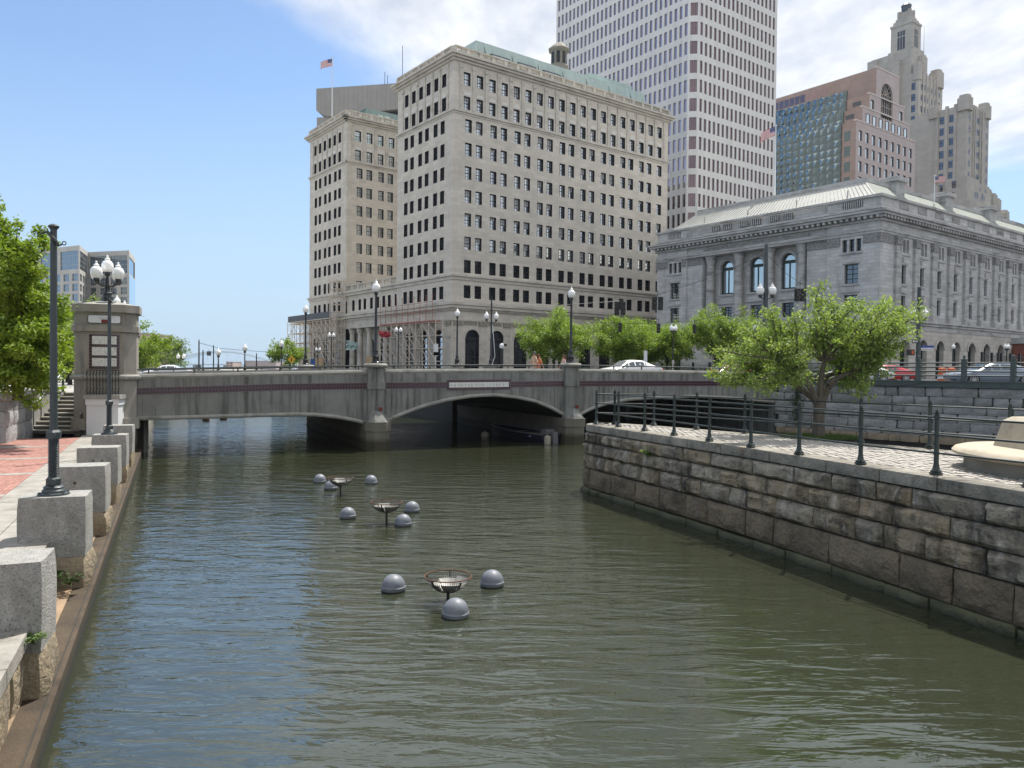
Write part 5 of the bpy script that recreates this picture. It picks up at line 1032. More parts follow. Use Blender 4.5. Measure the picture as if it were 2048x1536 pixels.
for u in (3.2, 4.7, 8.2, 9.7): ob('window', DR, DK, (u, -1.6, 63.5))
for u in (2.5,): ob('window', DL, DK, (-2.2, u, 63)); ob('window', DL, DK, (-1, u, 67))
for u in (34.5, 36.2, 39.2, 40.6): ob('window', DR, DK, (u, 3, 60.2))
for u in (21, 23): ob('window', DR, DK, (u, 3.5, 66))
# antennas
m = MB(); m.tube([(mx + 7.4, my + 2, 112), (mx + 7.4, my + 2, 131)], [.12, .03], 5); m.build('antenna', K['beam_green'], DK)
# ================================================================== concrete slab-topped tower behind
K['slabc'] = mat('ribbed_concrete', (.34, .325, .30), (.29, .278, .255), .3, 4, .9, brick=(1.3, 60, .06, .02, (.8, .8, .8)))
BT = thing('concrete_tower', 'brown grey concrete tower with overhanging blank top behind the limestone block', 'building', (-54.35, 214.8, 0), R(-6))
m = MB(); m.prism([(0, 74.8), (0, 80.7), (46, 82.4), (46, 76.4), (3.0, 73.0)], 0, 26, lambda u, v, w_: (u, w_, v)); m.build('top_block', K['slabc'], BT)
m = MB(); m.prism([(0, 72.2), (0, 73.0), (46, 73.0), (46, 68.0), (1.6, 68.0), (0, 69.4)], .5, 26, lambda u, v, w_: (u, w_, v)); m.build('lower_block', K['slabc'], BT)
MB().box(2.2, 44, 1.2, 25, 3, 74).build('core', K['reveal'], BT); MB().box(3, 43, .8, 24, 3, 68).build('shaft', K['slabc'], BT)
for x, h in ((22.5, 12), (17.5, 5), (18.3, 4)): MB().tube([(x, 6, 80.5), (x, 6, 82 + h)], .09, 5).build('antenna', K['beam_green'], BT)
# ================================================================== pale office building on the left, with bent glass front
K['office'] = mat('pale_precast_panel', (.46, .45, .43), (.41, .40, .385), .2, 4, .85, brick=(2.2, 1.9, .03, .02, (.85, .85, .85)))
K['off_gl'] = glassmat('blue_grey_office_glass', (.55, .68, .8), .38, (.05, .07, .085), .05, .2)
K['off_gl2'] = glassmat('pale_side_glass', (.75, .88, 1.), .6, (.1, .14, .17), .05, .2)
def opx(x, y): p = onY(x, y, 310); return p
Lp = [onY(x, 600, Y) for x, Y in ((40, 318), (159, 300), (176, 318), (258, 312), (270, 335))]
OF = thing('office_building', 'pale precast office building with gridded blue glass windows beyond the pylon', 'building', (Lp[0].x, Lp[0].y, 0))
def seg(i): a, b = Lp[i], Lp[i + 1]; d = Vector((b.x - a.x, b.y - a.y)); l_ = d.length; d /= l_; return (a.x - Lp[0].x, a.y - Lp[0].y), d, l_
def fno(o_, d): return lambda u, w_, z: (o_[0] + d.x * u - d.y * w_, o_[1] + d.y * u + d.x * w_, z)
og = random.Random(2)
for i in range(4):
    o_, d, l_ = seg(i); fn = fno(o_, d); tops = 50.5; n = max(1, round(l_ / 5.6)); pit = l_ / n; ops = []
    big = []
    if i == 3: 
        w = MB(); facade(w, fn, 0, l_, 3, tops, [(.8, l_ - .8, 41.5, 48.3)], .3); w.build('wall', K['office'], OF); m = MB(); m.quad(fn(.4, -.05, 3), fn(l_ - .3, -.05, 3), fn(l_ - .3, -.05, 41), fn(.4, -.05, 41)); m.build('side_glazing', K['off_gl2'], OF)
        m = MB(); m.quad(fn(.8, .3, 41.5), fn(l_ - .8, .3, 41.5), fn(l_ - .8, .3, 48.3), fn(.8, .3, 48.3)); m.build('pane', K['off_gl'], OF); continue
    top_ops = [(l_ * k / max(1, n // 2) + .9, l_ * (k + 1) / max(1, n // 2) - .9, 41.5, 48.6) for k in range(max(1, n // 2))]
    ops = [(pit * k + 1.0, pit * (k + 1) - 1.0, z, z + 2.75) for k in range(n) for z in [37.0 - 3.9 * q for q in range(6)]]
    w = MB(); facade(w, fn, 0, l_, 3, tops, ops + top_ops, .35); w.build('wall', K['office'], OF)
    for a, b, c, d_ in ops + top_ops:
        m = MB(); m.quad(fn(a, .33, c), fn(b, .33, c), fn(b, .33, d_), fn(a, .33, d_)); k = max(2, round((b - a) / 1.2)); kz = 2 if d_ - c < 4 else 4
        for q in range(1, k): u = a + (b - a) * q / k; m.quad(fn(u - .05, .28, c), fn(u + .05, .28, c), fn(u + .05, .28, d_), fn(u - .05, .28, d_), 1)
        for q in range(1, kz): z = c + (d_ - c) * q / kz; m.quad(fn(a, .27, z - .05), fn(b, .27, z - .05), fn(b, .27, z + .05), fn(a, .27, z + .05), 1)
        m.build('window', [K['off_gl'], K['office']], OF)
m = MB(); m.add([(p.x - Lp[0].x, p.y - Lp[0].y, 50.5) for p in Lp] + [(p.x * 1.05 - Lp[0].x, p.y * 1.05 - Lp[0].y, 50.5) for p in (Lp[4], Lp[0])], [tuple(range(7))]); m.build('roof', K['office'], OF)
# small far buildings: brick gable, low roof, far slab, shed
def simple(nm, lab, px0, px1, ytop, Y, dep, m, ybase=None, roof=None, wins=None, z0=2.85):
    a = onY(px0, ytop, Y); b = onY(px1, ytop, Y); t_ = thing(nm, lab, 'building', (a.x, Y, z0)); wd_ = b.x - a.x; h = a.z - z0; ops = []
    if wins: nx, nz = wins; ops = [(wd_ * (i + .25) / nx, wd_ * (i + .75) / nx, h * (k + .25) / nz, h * (k + .75) / nz) for i in range(nx) for k in range(nz)]
    w = MB(); facade(w, FR, 0, wd_, 0, h, ops, .2); w.box(0, wd_, .21, dep, 0, h) if not wins else w.box(0, wd_, .25, dep, 0, h); w.build('wall', m, t_)
    for o_ in ops: MB().quad((o_[0], .2, o_[2]), (o_[1], .2, o_[2]), (o_[1], .2, o_[3]), (o_[0], .2, o_[3])).build('window', K['gl_dark'], t_)
    if roof:
        r_ = MB(); rh = roof; r_.add([(-.3, -.3, h), (wd_ + .3, -.3, h), (wd_ + .3, dep, h), (-.3, dep, h), (-.3, dep / 2, h + rh), (wd_ + .3, dep / 2, h + rh)], ((0, 1, 5, 4), (2, 3, 4, 5), (0, 4, 3), (1, 2, 5))); r_.build('roof', K['roofgrey'], t_)
    else: MB().box(-.2, wd_ + .2, -.2, dep, h, h + .35).build('roof', K['roofgrey'], t_)
    return t_
K['roofgrey'] = mat('pale_grey_roof', (.33, .33, .33), (.27, .27, .275), .8, 4, .8)
K['pale_pink'] = mat('pale_pink_stucco', (.42, .34, .32)); K['shed'] = mat('pink_grey_shed_cladding', (.40, .35, .36), (.36, .31, .32), .1, 3, .8, brick=(3, 60, .2, .03, (.8, .8, .8)))
simple('low_house', 'low grey roofed house half hidden by trees left of the pylon', 118, 160, 700, 95, 12, K['pale_pink'], roof=2.2, wins=(4, 1))
simple('flat_roofed_office', 'far pinkish flat roofed office block right of the pylon', 262, 292, 667, 260, 20, K['pale_pink'], wins=(3, 5))
simple('waterfront_shed', 'long low pinkish shed on the far waterfront', 490, 552, 722, 640, 30, K['shed'])
simple('storage_block', 'small grey block far off left of the waterfront shed', 452, 466, 724, 620, 20, K['pale_pink'], wins=(2, 3))
simple('industrial_block', 'pale distant industrial block beside the scaffolded corner', 596, 624, 697, 420, 30, K['shed'], wins=(3, 3))
a = onY(78, 530, 70); bg_ = thing('brick_gable_house', 'dark red brick gable wall with slate roof behind the left tree', 'building', (a.x - 9 * math.cos(R(31)), 70 - 9 * math.sin(R(31)), ZE), R(31)); h = 5.2
m = MB(); m.add([(0, 0, 0), (10.6, 0, 0), (10.6, 0, h), (8.0, 0, h + 5.2), (0, 0, h + 5.2)], [(0, 1, 2, 3, 4)]); m.quad((10.6, 0, 0), (10.6, 12, 0), (10.6, 12, h), (10.6, 0, h)); m.build('wall', K['brickred'], bg_)
m = MB(); m.quad((10.9, -.3, h - .3), (10.9, 12, h - .3), (7.8, 12, h + 5.6), (7.8, -.3, h + 5.6)); m.box(10.5, 10.95, -.3, 12, h - .35, h - .15); m.build('roof', K['roofgrey'], bg_)
for z in (2, 5): MB().quad((6, -.02, z), (7.2, -.02, z), (7.2, -.02, z + 1.6), (6, -.02, z + 1.6)).build('window', K['gl_dark'], bg_)
# far tied-arch bridge and the next bridge down river
K['iway'] = mat('haze_pale_blue_steel', (.42, .52, .60)); Y = 1150; c0, c1 = onY(325, 735, Y), onY(560, 735, Y); ib = thing('arch_bridge', 'distant pale blue steel arch bridge on the horizon', 'bridge', (0, 0, 0)); W_ = c1.x - c0.x; apex = onY(440, 703, Y).z  # light blue paint, with the fading of distance haze put into its colour
for dy in (0, 28):
    rib_ = MB().tube([(c0.x + W_ * i / 24, Y + dy, 9 + (apex - 9) * math.sin(PI * i / 24)) for i in range(25)], 1.5, 6).build('arch_rib', K['iway'], ib)
    q = MB()
    for i in range(2, 23): x = c0.x + W_ * i / 24; q.tube([(x, Y + dy, 9), (x + (3 if i % 2 else -3), Y + dy, 9 + (apex - 9) * math.sin(PI * i / 24))], .18, 4)
    stuff(q.build('hangers', K['iway'], rib_))
MB().box(c0.x - 260, c1.x + 200, Y - 2, Y + 32, 7.6, 9.4).build('road_deck', K['iway'], ib)
q = MB()
for x in range(-3, 8): q.box(c0.x + x * 45 - 2, c0.x + x * 45 + 2, Y + 4, Y + 26, 0, 7.6)
stuff(q.build('deck_piers', K['iway'], ib))
nb = thing('downstream_bridge', 'low concrete bridge further down the river with dark lamp posts', 'bridge', (0, 0, 0)); a = Vector(BW(-16, 62)[:2]); b = Vector(BW(26, 62)[:2])
dd = (b - a).normalized(); nn_ = Vector((-dd.y, dd.x)); L_ = (b - a).length
NBA, NBD = a.copy(), dd.copy()
def nbw(x, y, z): p = NBA + NBD * x + nn_ * y; return (p.x, p.y, z)
def nbox(x0, x1, y0, y1, z0, z1, nm, m): return MB().hexa([nbw(x0, y0, z0), nbw(x1, y0, z0), nbw(x1, y1, z0), nbw(x0, y1, z0), nbw(x0, y0, z1), nbw(x1, y0, z1), nbw(x1, y1, z1), nbw(x0, y1, z1)]).build(nm, m, nb)
nbox(0, L_, 0, 14, 2.4, 3.3, 'deck', K['conc']); nbox(0, L_, 0, .4, 3.3, 3.75, 'parapet', K['conc_lt']); nbox(0, L_, 13.6, 14, 3.3, 3.75, 'parapet', K['conc_lt'])
for x in (10, 21, 32): nbox(x - .6, x + .6, 0, 14, -1, 2.4, 'pier', K['pier'])
# low white roadside wall and rail on the far left bank
m = MB(); p0, p1 = BW(-13.5, 1.6), BW(-13.5, 60)
brw = thing('brick_kerb_wall', 'long low red brick kerb wall with pale cap along the left bank road', 'wall', (0, 0, 0)); c = [Vector(BW(-11.0, y)[:2]) for y in (2.4, 70)]
d = (c[1] - c[0]).normalized(); n_ = Vector((-d.y, d.x)) * .2
for z0, z1, nm, mm, e in ((ZE - .3, ZE + .55, 'brickwork', K['brickred'], 1), (ZE + .55, ZE + .68, 'cap', K['conc_lt'], 1.3)): MB().hexa([(*(c[0] - n_ * e), z0), (*(c[0] + n_ * e), z0), (*(c[1] + n_ * e), z0), (*(c[1] - n_ * e), z0), (*(c[0] - n_ * e), z1), (*(c[0] + n_ * e), z1), (*(c[1] + n_ * e), z1), (*(c[1] - n_ * e), z1)]).build(nm, mm, brw)
# ================================================================== stairs, planter and fence at the bridge's left end
K['riser'] = mat('dark_stair_stone', (.13, .125, .112), (.09, .085, .076), 2.5, 5, .9, .3, 20); K['tread'] = mat('pale_stair_nosing', (.50, .475, .42), (.40, .38, .335), 3, 4, .85)
K['steel'] = mat('bright_steel_rail', (.62, .64, .66), None, rough=.3, metal=.7)
ST = thing('stairs', 'wide stone stairs with ten steps and pale nosings up to the bridge', 'stairs', (-18.55, 34.45, WZ), R(5)); nS = 10; rz_, td = (ZE - WZ) / 10, .31
for i in range(nS):
    MB().box(-2.85, 0, i * td + .02, 3.6, i * rz_, (i + 1) * rz_ - .045).build('riser', K['riser'], ST); MB().box(-2.85, 0, i * td - .015, (i + 1) * td + .02, (i + 1) * rz_ - .045, (i + 1) * rz_).build('tread', K['tread'], ST)
for x, nm in ((-2.62, 'l'), (-.36, 'r')):
    p = MB(); p.box(x - .035, x + .035, -.22, -.16, 0, .95); p.box(x - .03, x + .03, 3.0, 3.06, 1.6, ZE - WZ + .95); p.build('rail_post', K['green_metal'], ST)
    MB().tube([(x, -.3, .93), (x, -.12, .97), (x, 2.95, ZE - WZ + .95), (x, 3.3, ZE - WZ + .97)], .038, 8).build('handrail', K['steel'], ST, True)
    q = MB()
    for k in range(5): yy = .3 + k * .65; q.box(x - .015, x + .015, yy, yy + .03, rz_ * yy / td + .1, .93 + (yy + .2) * (ZE - WZ) / 3.15)
    stuff(q.build('balusters', K['green_metal'], ST))
WWb = thing('white_wall', 'small white painted wall under the fence beside the stairs', 'wall', (-18.5, 33.9, WZ - .1), R(8)); MB().box(0, 1.3, 0, .8, 0, 1.42).build('lower_wall', K['white_paint'], WWb); MB().box(-.03, 1.34, -.05, .9, 1.42, 1.68).build('upper_band', K['white_paint'], WWb); MB().box(-.1, 1.4, -.1, 2.9, 1.68, 1.86).build('ledge', K['conc_lt'], WWb)
fz_ = WZ - .1 + 1.86; FN = thing('iron_fence', 'short dark iron fence with twisted pickets in front of the pylon', 'fence', (-18.5, 33.95, fz_), R(8))
for k in range(11):
    x = .0 + k * .13; m = MB(); m.box(x - .012, x + .012, -.012, .012, 0, 1.08)
    for z in (.22, .94): m.tube([(x - .055, 0, z - .1), (x, 0, z), (x + .055, 0, z + .08)], .013, 5)
    m.build('picket', K['black_metal'], FN)
for z in (.06, 1.06): MB().box(-.02, 1.32, -.018, .018, z, z + .035).build('fence_rail', K['black_metal'], FN)
PLm = thing('planter_wall', 'rough granite planter wall with rounded coping under the left tree', 'wall', (0, 0, 0)); pr_ = [Vector((-42, 27.5)), Vector((-19.5, 30.1)), Vector((-21.15, 34.5))]; rr = random.Random(5)
for a, b in zip(pr_, pr_[1:]):
    d = b - a; l_ = d.length; ang = math.atan2(d.y, d.x); x = max(0, l_ - 8)
    for z0, z1 in ((WZ - .15, 1.75), (1.75, 2.32), (2.32, 2.78)):
        x = max(0, l_ - 8) - rr.uniform(0, .5) * (l_ > 8)
        while x < l_ - .05:
            w_ = min(rr.uniform(.8, 1.5), l_ - x); p = a + d.normalized() * x; rock(w_ - .02, .35, z1 - z0 - .02, rr.randint(0, 99), .05, 4, 3).build('stone', K['wallgrey'][0], PLm, True, (p.x, p.y, z0), ang); x += w_
    st_ = a + d.normalized() * max(0, l_ - 8); MB().tube([(st_.x, st_.y, 2.88), (b.x, b.y, 2.88)], .17, 10).build('coping', K['conc_lt'], PLm, True)
# ================================================================== street lamps with acorn globes
GLB = [(.10, 0), (.15, .03), (.19, .10), (.212, .19), (.212, .27), (.19, .35), (.14, .415), (.085, .445), (.082, .47), (.1, .475), (.1, .495), (.06, .53), (.035, .555), (.045, .585), (.03, .625), (.004, .65)]
gm = MB().lathe(GLB, 18).mesh('globe', K['globe'], True); fm = MB().lathe([(.05, -.16), (.1, -.12), (.11, -.02), (.09, .02)], 10).mesh('globe_fitter', K['black_metal'], True)
def shaft_mesh(h): return MB().lathe([(.24, 0), (.24, .06), (.19, .1), (.17, .3), (.2, .36), (.13, .44), (.11, .62), (.125, .66), (.08, .72), (.065, h * .75), (.055, h - .2), (.07, h - .12)], 14).mesh('shaft', K['black_metal'], True)
def lamp(label, loc, h, kind='single', group=None, sc=1., arm=.28, rz=BANG, ztop=None):
    t_ = thing('street_lamp', label, 'street lamp', loc, rz, group or 'acorn globe street lamps')
    def g(x, y, z): o = ob('globe', gm, t_, (x, y, z)); o.scale = (sc,) * 3; f_ = ob('globe_fitter', fm, t_, (x, y, z)); f_.scale = (sc,) * 3
    if kind == 'single': ob('shaft', shaft_mesh(h - .66 * sc), t_); g(0, 0, h - .66 * sc)
    elif kind == 'twin':
        ob('shaft', shaft_mesh((ztop or h - .5)), t_); z = h - .66 * sc
        MB().tube([(-arm, 0, z - .14), (-arm * .6, 0, z - .3), (0, 0, z - .22), (arm * .6, 0, z - .3), (arm, 0, z - .14)], .03, 6).build('arm', K['black_metal'], t_, True); g(-arm, 0, z); g(arm, 0, z)
    else:
        ob('shaft', shaft_mesh(h - .66 * sc), t_); g(0, 0, h - .66 * sc); z = h - .66 * sc - .34
        for k in range(4): a = k * PI / 2 + PI / 4 + .05; c, s = math.cos(a) * arm, math.sin(a) * arm; MB().tube([(0, 0, z - .28), (c * .5, s * .5, z - .3), (c, s, z - .12)], .03, 6).build('arm', K['black_metal'], t_, True); g(c, s, z)
    return t_
lamp('single globe lamp on the left pier pillar of the street bridge', BW(tP1, .02, lerp(TOP, tP1) + .33), 4.32)
lamp('single globe lamp on the right pier pillar beside the walkers', BW(tP2, .02, lerp(TOP, tP2) + .33), 4.4)
lamp('five globe lamp on top of the concrete pylon', (*PY.location[:2], zt + .42), 2.15, 'five', arm=.62, sc=1.2)
p = onY(234, 600, 51); lamp('five globe lamp showing its globes just behind the pylon', (p.x, p.y, ZE), onY(234, 590, 51).z - ZE, 'five', arm=.62)
for k, lab in (('a', 'single globe lamp on the far bridge parapet left of the scaffolded corner'), ('b', 'single globe lamp on the far parapet in front of the limestone corner')):
    x, z = FARB[k]; P = BW(x, BWID - .2, z); ytop = {'a': 607, 'b': 616}[k]; lamp(lab, P, onY({'a': 611, 'b': 914}[k], ytop, P[1]).z - z)
x, z = FARB['c']; P = BW(x, BWID - .2, z); hg = onY(982, 622, P[1]).z - z; lamp('tall dark pole with two globes and a dangling white cable on the round bridge base', P, hg, 'twin', arm=.42, ztop=onY(982, 588, P[1]).z - z)
wc = MB().tube([(P[0] + .1, P[1] - .3, z + 3.2), (P[0] + .25, P[1] - .35, z + 1.6), (P[0] + .32, P[1] - .35, z + .7), (P[0] + .1, P[1] - .35, z + .03)], .025, 5).build('hanging_cable', K['white_paint']); tag(wc, 'white cable hanging down beside the tall twin globe pole', 'cable')
def street_lamp_at(lab, px, ytop, Y, kind, zg=ZS, **k): p = onY(px, ytop, Y); return lamp(lab, (p.x, Y, zg), p.z - zg, kind, **k)
street_lamp_at('small twin globe lamp in front of the far scaffold', 663, 664, 100, 'twin'); street_lamp_at('twin globe lamp in front of the scaffolded arches', 797, 653, 92, 'twin')
street_lamp_at('tiny twin globe lamp low before the leftmost scaffold arch', 636, 694, 125, 'twin'); street_lamp_at('twin globe lamp between the street trees near the courthouse', 1347, 648, 75, 'twin', arm=.24)
street_lamp_at('single globe lamp half hidden behind the tree on the point', 1512, 645, 60, 'single'); street_lamp_at('short globe lamp in front of the courthouse gate', 1907, 686, 88, 'single'); street_lamp_at('globe lamp beside the red brick annex', 2014, 686, 92, 'twin', arm=.24)
for lab, px, yt in (('single globe lamp leftmost on the downstream bridge', 437, 695), ('middle single globe lamp on the downstream bridge', 490, 686), ('tallest single globe lamp on the downstream bridge', 563, 678)):
    P = onv(px, 700, (NBA.x, NBA.y), (NBD.x, NBD.y)); q = nbw(P[0], .2, 3.7); lamp(lab, q, onY(px, yt, q[1]).z - 3.7, sc=1.5)
street_lamp_at('twin globe lamps on a brick pier far down the left bank', 362, 706, 150, 'twin', ZE, arm=.5, sc=1.6)
for lab, px, yt, Y in (('thick dark pole with signal wires by the downstream bridge', 398, 679, 96), ('thin dark pole behind the downstream bridge', 427, 690, 118), ('slim dark pole right of the middle downstream lamp', 513, 706, 125), ('short dark pole left of the downstream lamps', 406, 700, 97)):
    p = onY(px, yt, Y); t_ = thing('utility_pole', lab, 'pole', (p.x, Y, ZE if px < 500 else ZS), 0, 'dark poles by the downstream bridge'); h = p.z - t_.location.z; MB().lathe([(.16, 0), (.14, .8), (.1, .9), (.08, h - .3), (.05, h)], 8).build('pole', K['black_metal'], t_); MB().lathe([(.24, 0), (.24, .3)], 8).build('base', K['black_metal'], t_)
# ---- signal pole with twin globes, span wires and signal heads
SPP = onY(1532, 560, 52); h = onY(1532, 487, 52).z - ZS; sp2 = thing('signal_pole', 'thick dark signal pole with two globes rising behind the tree on the point', 'pole', (SPP.x, 52, ZS)); MB().lathe([(.3, 0), (.3, .3), (.2, .5), (.16, h * .6), (.12, h - .1), (.05, h)], 12).build('shaft', K['post_metal'], sp2, True)
for s in (-1, 1): zg = onY(1532, 590, 52).z - ZS; o = ob('globe', gm, sp2, (s * .40, -.1, zg)); o.scale = (1.25,) * 3; o = ob('globe_fitter', fm, sp2, (s * .40, -.1, zg)); o.scale = (1.25,) * 3; MB().tube([(0, 0, zg - .35), (s * .4, -.1, zg - .15)], .03, 6).build('arm', K['black_metal'], sp2)
p = onY(1838, 620, 60); h = onY(1838, 572, 60).z - ZS; sp3 = thing('sign_pole', 'grey green street pole with globes and traffic signs at the courthouse corner', 'pole', (p.x, 60, ZS)); MB().lathe([(.28, 0), (.28, .3), (.17, .5), (.14, h - .1), (.05, h)], 12).build('shaft', K['post_metal'], sp3, True)
for s in (-1, 1): zg = onY(1838, 636, 60).z - ZS; o = ob('globe', gm, sp3, (s * .42, -.1, zg)); o.scale = (1.3,) * 3; o = ob('globe_fitter', fm, sp3, (s * .42, -.1, zg)); o.scale = (1.3,) * 3; MB().tube([(0, 0, zg - .35), (s * .42, -.1, zg - .15)], .03, 6).build('arm', K['black_metal'], sp3)
K['sign_black'] = mat('black_sign', (.02, .02, .022), rough=.4); K['sign_blue'] = mat('blue_sign', (.03, .07, .28), rough=.4); K['orange'] = mat('orange_plastic', (.55, .12, .035), rough=.5); K['yellow'] = mat('yellow_sign', (.65, .36, .02), rough=.5)
z1_ = onY(1832, 683, 60).z - ZS
ow = thing('one_way_sign', 'black one way sign with white arrow on the courthouse corner pole', 'sign', (p.x - .2, 59.78, ZS + z1_)); MB().box(-.42, .08, 0, .02, -.14, .14).build('plate', K['sign_black'], ow); MB().prism([(-.38, 0), (-.26, .1), (-.26, .06), (.04, .06), (.04, -.06), (-.26, -.06), (-.26, -.1)], -.006, 0, lambda u, v, w_: (u, w_, v)).build('arrow', K['white_paint'], ow); text('ONE WAY', .085, ow, (-.24, -.012, -.03), (PI / 2, 0, 0), K['sign_black'], .001)
z2_ = onY(1855, 696, 60).z - ZS; sn = thing('street_name_sign', 'white and blue street name signs crossing at the courthouse corner pole', 'sign', (p.x + .12, 59.8, ZS + z2_)); MB().box(0, .95, 0, .02, -.2, -.0).build('white_blade', K['white_paint'], sn); MB().box(.05, 1.0, .05, .07, .02, .18).build('blue_blade', K['sign_blue'], sn); text('MEMORIAL BLVD', .115, sn, (.05, -.004, -.15), (PI / 2, 0, 0), K['ink_dark'], .001)
z3_ = onY(1822, 705, 60).z - ZS; ps = thing('walk_signal', 'black pedestrian signal box with orange hand at the courthouse corner', 'signal', (p.x - .62, 59.8, ZS + z3_)); MB().box(-.25, .25, 0, .25, -.22, .22).build('case', K['sign_black'], ps); MB().box(.02, .18, -.01, 0, -.13, .13).build('hand_symbol', K['orange'], ps); MB().box(.25, .5, .1, .14, -.02, .02).build('bracket', K['sign_black'], ps)
K['lens'] = mat('dark_lens', (.03, .03, .03), rough=.2)
def signal(label, px, py, Y, hpx, two=False, up=.5):
    h = hpx * Y / F; p = onY(px, py, Y); t_ = thing('traffic_signal', label, 'traffic light', (p.x, Y, p.z - h / 2), 0, 'traffic signals hung on span wires'); w_ = h * .36
    for k in ((-1, 1) if two else (0,)):
        o_ = k * w_ * .62; hd = MB(); 
        for i in range(3): hd.box(o_ - w_ / 2, o_ + w_ / 2, -.1, .12, h * i / 3 + .01, h * (i + 1) / 3 - .01)
        hd.build('head', K['sign_black'] if k != 1 else K['post_metal'], t_)
        for i in range(3): MB().tube([(o_, -.1, h * (i + .5) / 3), (o_, -.24, h * (i + .45) / 3)], w_ * .42, 10).build('visor', K['lens'], t_)
    MB().tube([(0, 0, h), (0, 0, h + up)], .025, 5).build('hanger', K['sign_black'], t_)
signal('double traffic signal above the middle street tree', 1240, 617, 66, 27, True, .35); signal('double traffic signal against the courthouse left edge', 1315, 607, 66, 27, True, .5)
signal('single traffic signal in front of the middle street tree', 1240, 655, 68, 19); signal('single traffic signal left of the twin globe lamp', 1317, 657, 67, 19); signal('single traffic signal before the right street tree', 1389, 658, 66, 18); signal('double traffic signal right of the courthouse columns', 1600, 590, 58, 26, True, .6)
signal('tiny traffic signal over the downstream bridge, leftmost', 418, 707, 110, 9, True, .3); signal('tiny traffic signal over the far road beside the shed', 539, 712, 150, 9, False, .3)
def wire(label, pts, r_=.018): t_ = MB().tube([onY(*q) for q in pts], r_, 4).build('span_wire', K['black_metal']); tag(t_, label, 'wire')
wire('upper span wire from the tall twin globe pole across to the signal pole', ((985, 607, 64), (1110, 611, 65), (1240, 602, 66), (1315, 590, 66), (1420, 556, 60), (1530, 508, 52)))
wire('lower span wire carrying three single traffic signals', ((1180, 645, 70), (1240, 646, 68), (1317, 647, 67), (1389, 642, 66), (1470, 624, 58), (1531, 606, 52)))
wire('span wire sloping down right from the signal pole to a signal', ((1533, 508, 52), (1570, 545, 55), (1600, 566, 58), (1650, 590, 62), (1800, 640, 60), (1838, 650, 60)))
wire('thin far span wire over the downstream bridge', ((400, 686, 96), (440, 697, 110), (520, 703, 130), (600, 706, 150)), .03)
# ---- other street furniture
def plate(label, px, y0, y1, Y, wpx, parts, nm='street_sign'):
    p = onY(px, y1, Y); t_ = thing(nm, label, 'sign', (p.x, Y, ZS)); h = p.z - ZS; sc_ = Y / F; MB().lathe([(.04, 0), (.04, h)], 8).build('pole', K['steel'], t_)
    for a, b, m_ in parts: MB().box(-wpx * sc_ / 2, wpx * sc_ / 2, -.07, -.045, onY(px, a, Y).z - ZS, onY(px, b, Y).z - ZS).build('plate', m_, t_)
plate('tall pale parking sign on a thin pole before the scaffold', 872, 0, 686, 80, 9, ((712, 688, K['white_paint']), (711, 704, K['white_tile'])))
plate('white regulation sign behind the white car', 1291, 0, 700, 62, 7, ((724, 702, K['white_paint']),)); plate('small tan notice sign on a stub post by the hedge', 1346, 0, 720, 66, 5, ((728, 721, K['tread']),))
q = onY(583, 719, 90); t_ = thing('warning_sign', 'small yellow diamond crossing sign at the far end of the bridge rail', 'sign', (q.x, 90, ZS)); zc_ = q.z - ZS; MB().box(-.04, .04, 0, .05, 0, zc_ - .3).build('pole', K['steel'], t_); MB().prism([(-.45, zc_), (0, zc_ - .45), (.45, zc_), (0, zc_ + .45)], -.03, -.01, lambda u, v, w_: (u, w_, v)).build('plate', K['yellow'], t_); MB().box(-.06, .06, -.035, -.03, zc_ - .2, zc_ + .2).build('figure', K['sign_black'], t_)
q = onY(1004, 690, 63); t_ = thing('camera_post', 'short black post with a white camera beside the round bridge base', 'post', (q.x, 63, ZS - .3)); h = q.z - ZS; MB().lathe([(.11, 0), (.11, h)], 10).build('post', K['black_metal'], t_); MB().lathe([(.08, h), (.2, h + .1), (.2, h + .3), (.08, h + .45)], 10).build('camera_dome', K['white_paint'], t_); MB().box(.1, .4, -.1, .1, h + .2, h + .4).build('camera', K['sign_black'], t_)
for i, (px, lab) in enumerate(((1893, 'orange traffic barrel behind the street railing, left one of two'), (1912, 'orange traffic barrel nearest the blue grey car'))):
    q = onY(px, 752, 47); t_ = thing('traffic_barrel', lab, 'barrel', (q.x, 47.5, ZS), 0, 'orange traffic barrels'); MB().lathe([(.33, 0), (.33, .08), (.27, .1), (.25, .5), (.22, .55), (.21, .95), (.1, 1.0)], 14).build('drum', K['orange'], t_, True); MB().lathe([(.262, .3), (.253, .46)], 14).build('reflective_band', K['white_paint'], t_)
# iron fence and hedge in front of the courthouse
def ironfence(label, P0, P1, h, gap=.22):
    d = Vector(P1) - Vector(P0); l_ = d.length; t_ = thing('iron_fence', label, 'fence', (*P0, ZS), math.atan2(d.y, d.x)); n = int(l_ / gap); q = MB()
    for i in range(n): q.box(i * gap - .012, i * gap + .012, -.012, .012, .05, h); q.add([(i * gap - .03, 0, h), (i * gap + .03, 0, h), (i * gap, 0, h + .1)], ((0, 1, 2),))
    stuff(q.build('pickets', K['black_metal'], t_))
    for z in (.15, h - .2): MB().box(0, l_, -.02, .02, z, z + .05).build('fence_rail', K['black_metal'], t_)
    for i in range(int(l_ / 3) + 1): m = MB(); m.box(i * 3 - .13, i * 3 + .13, -.13, .13, 0, h + .15); m.box(i * 3 - .17, i * 3 + .17, -.17, .17, h + .15, h + .25); m.build('fence_pier', K['black_metal'], t_)
f0 = gpt((FP_.x, FP_.y), 16, -5.5); f1 = gpt((FP_.x, FP_.y), 46, -5.5); ironfence('tall black iron picket fence along the courthouse side arches', f0, f1, 3.3)
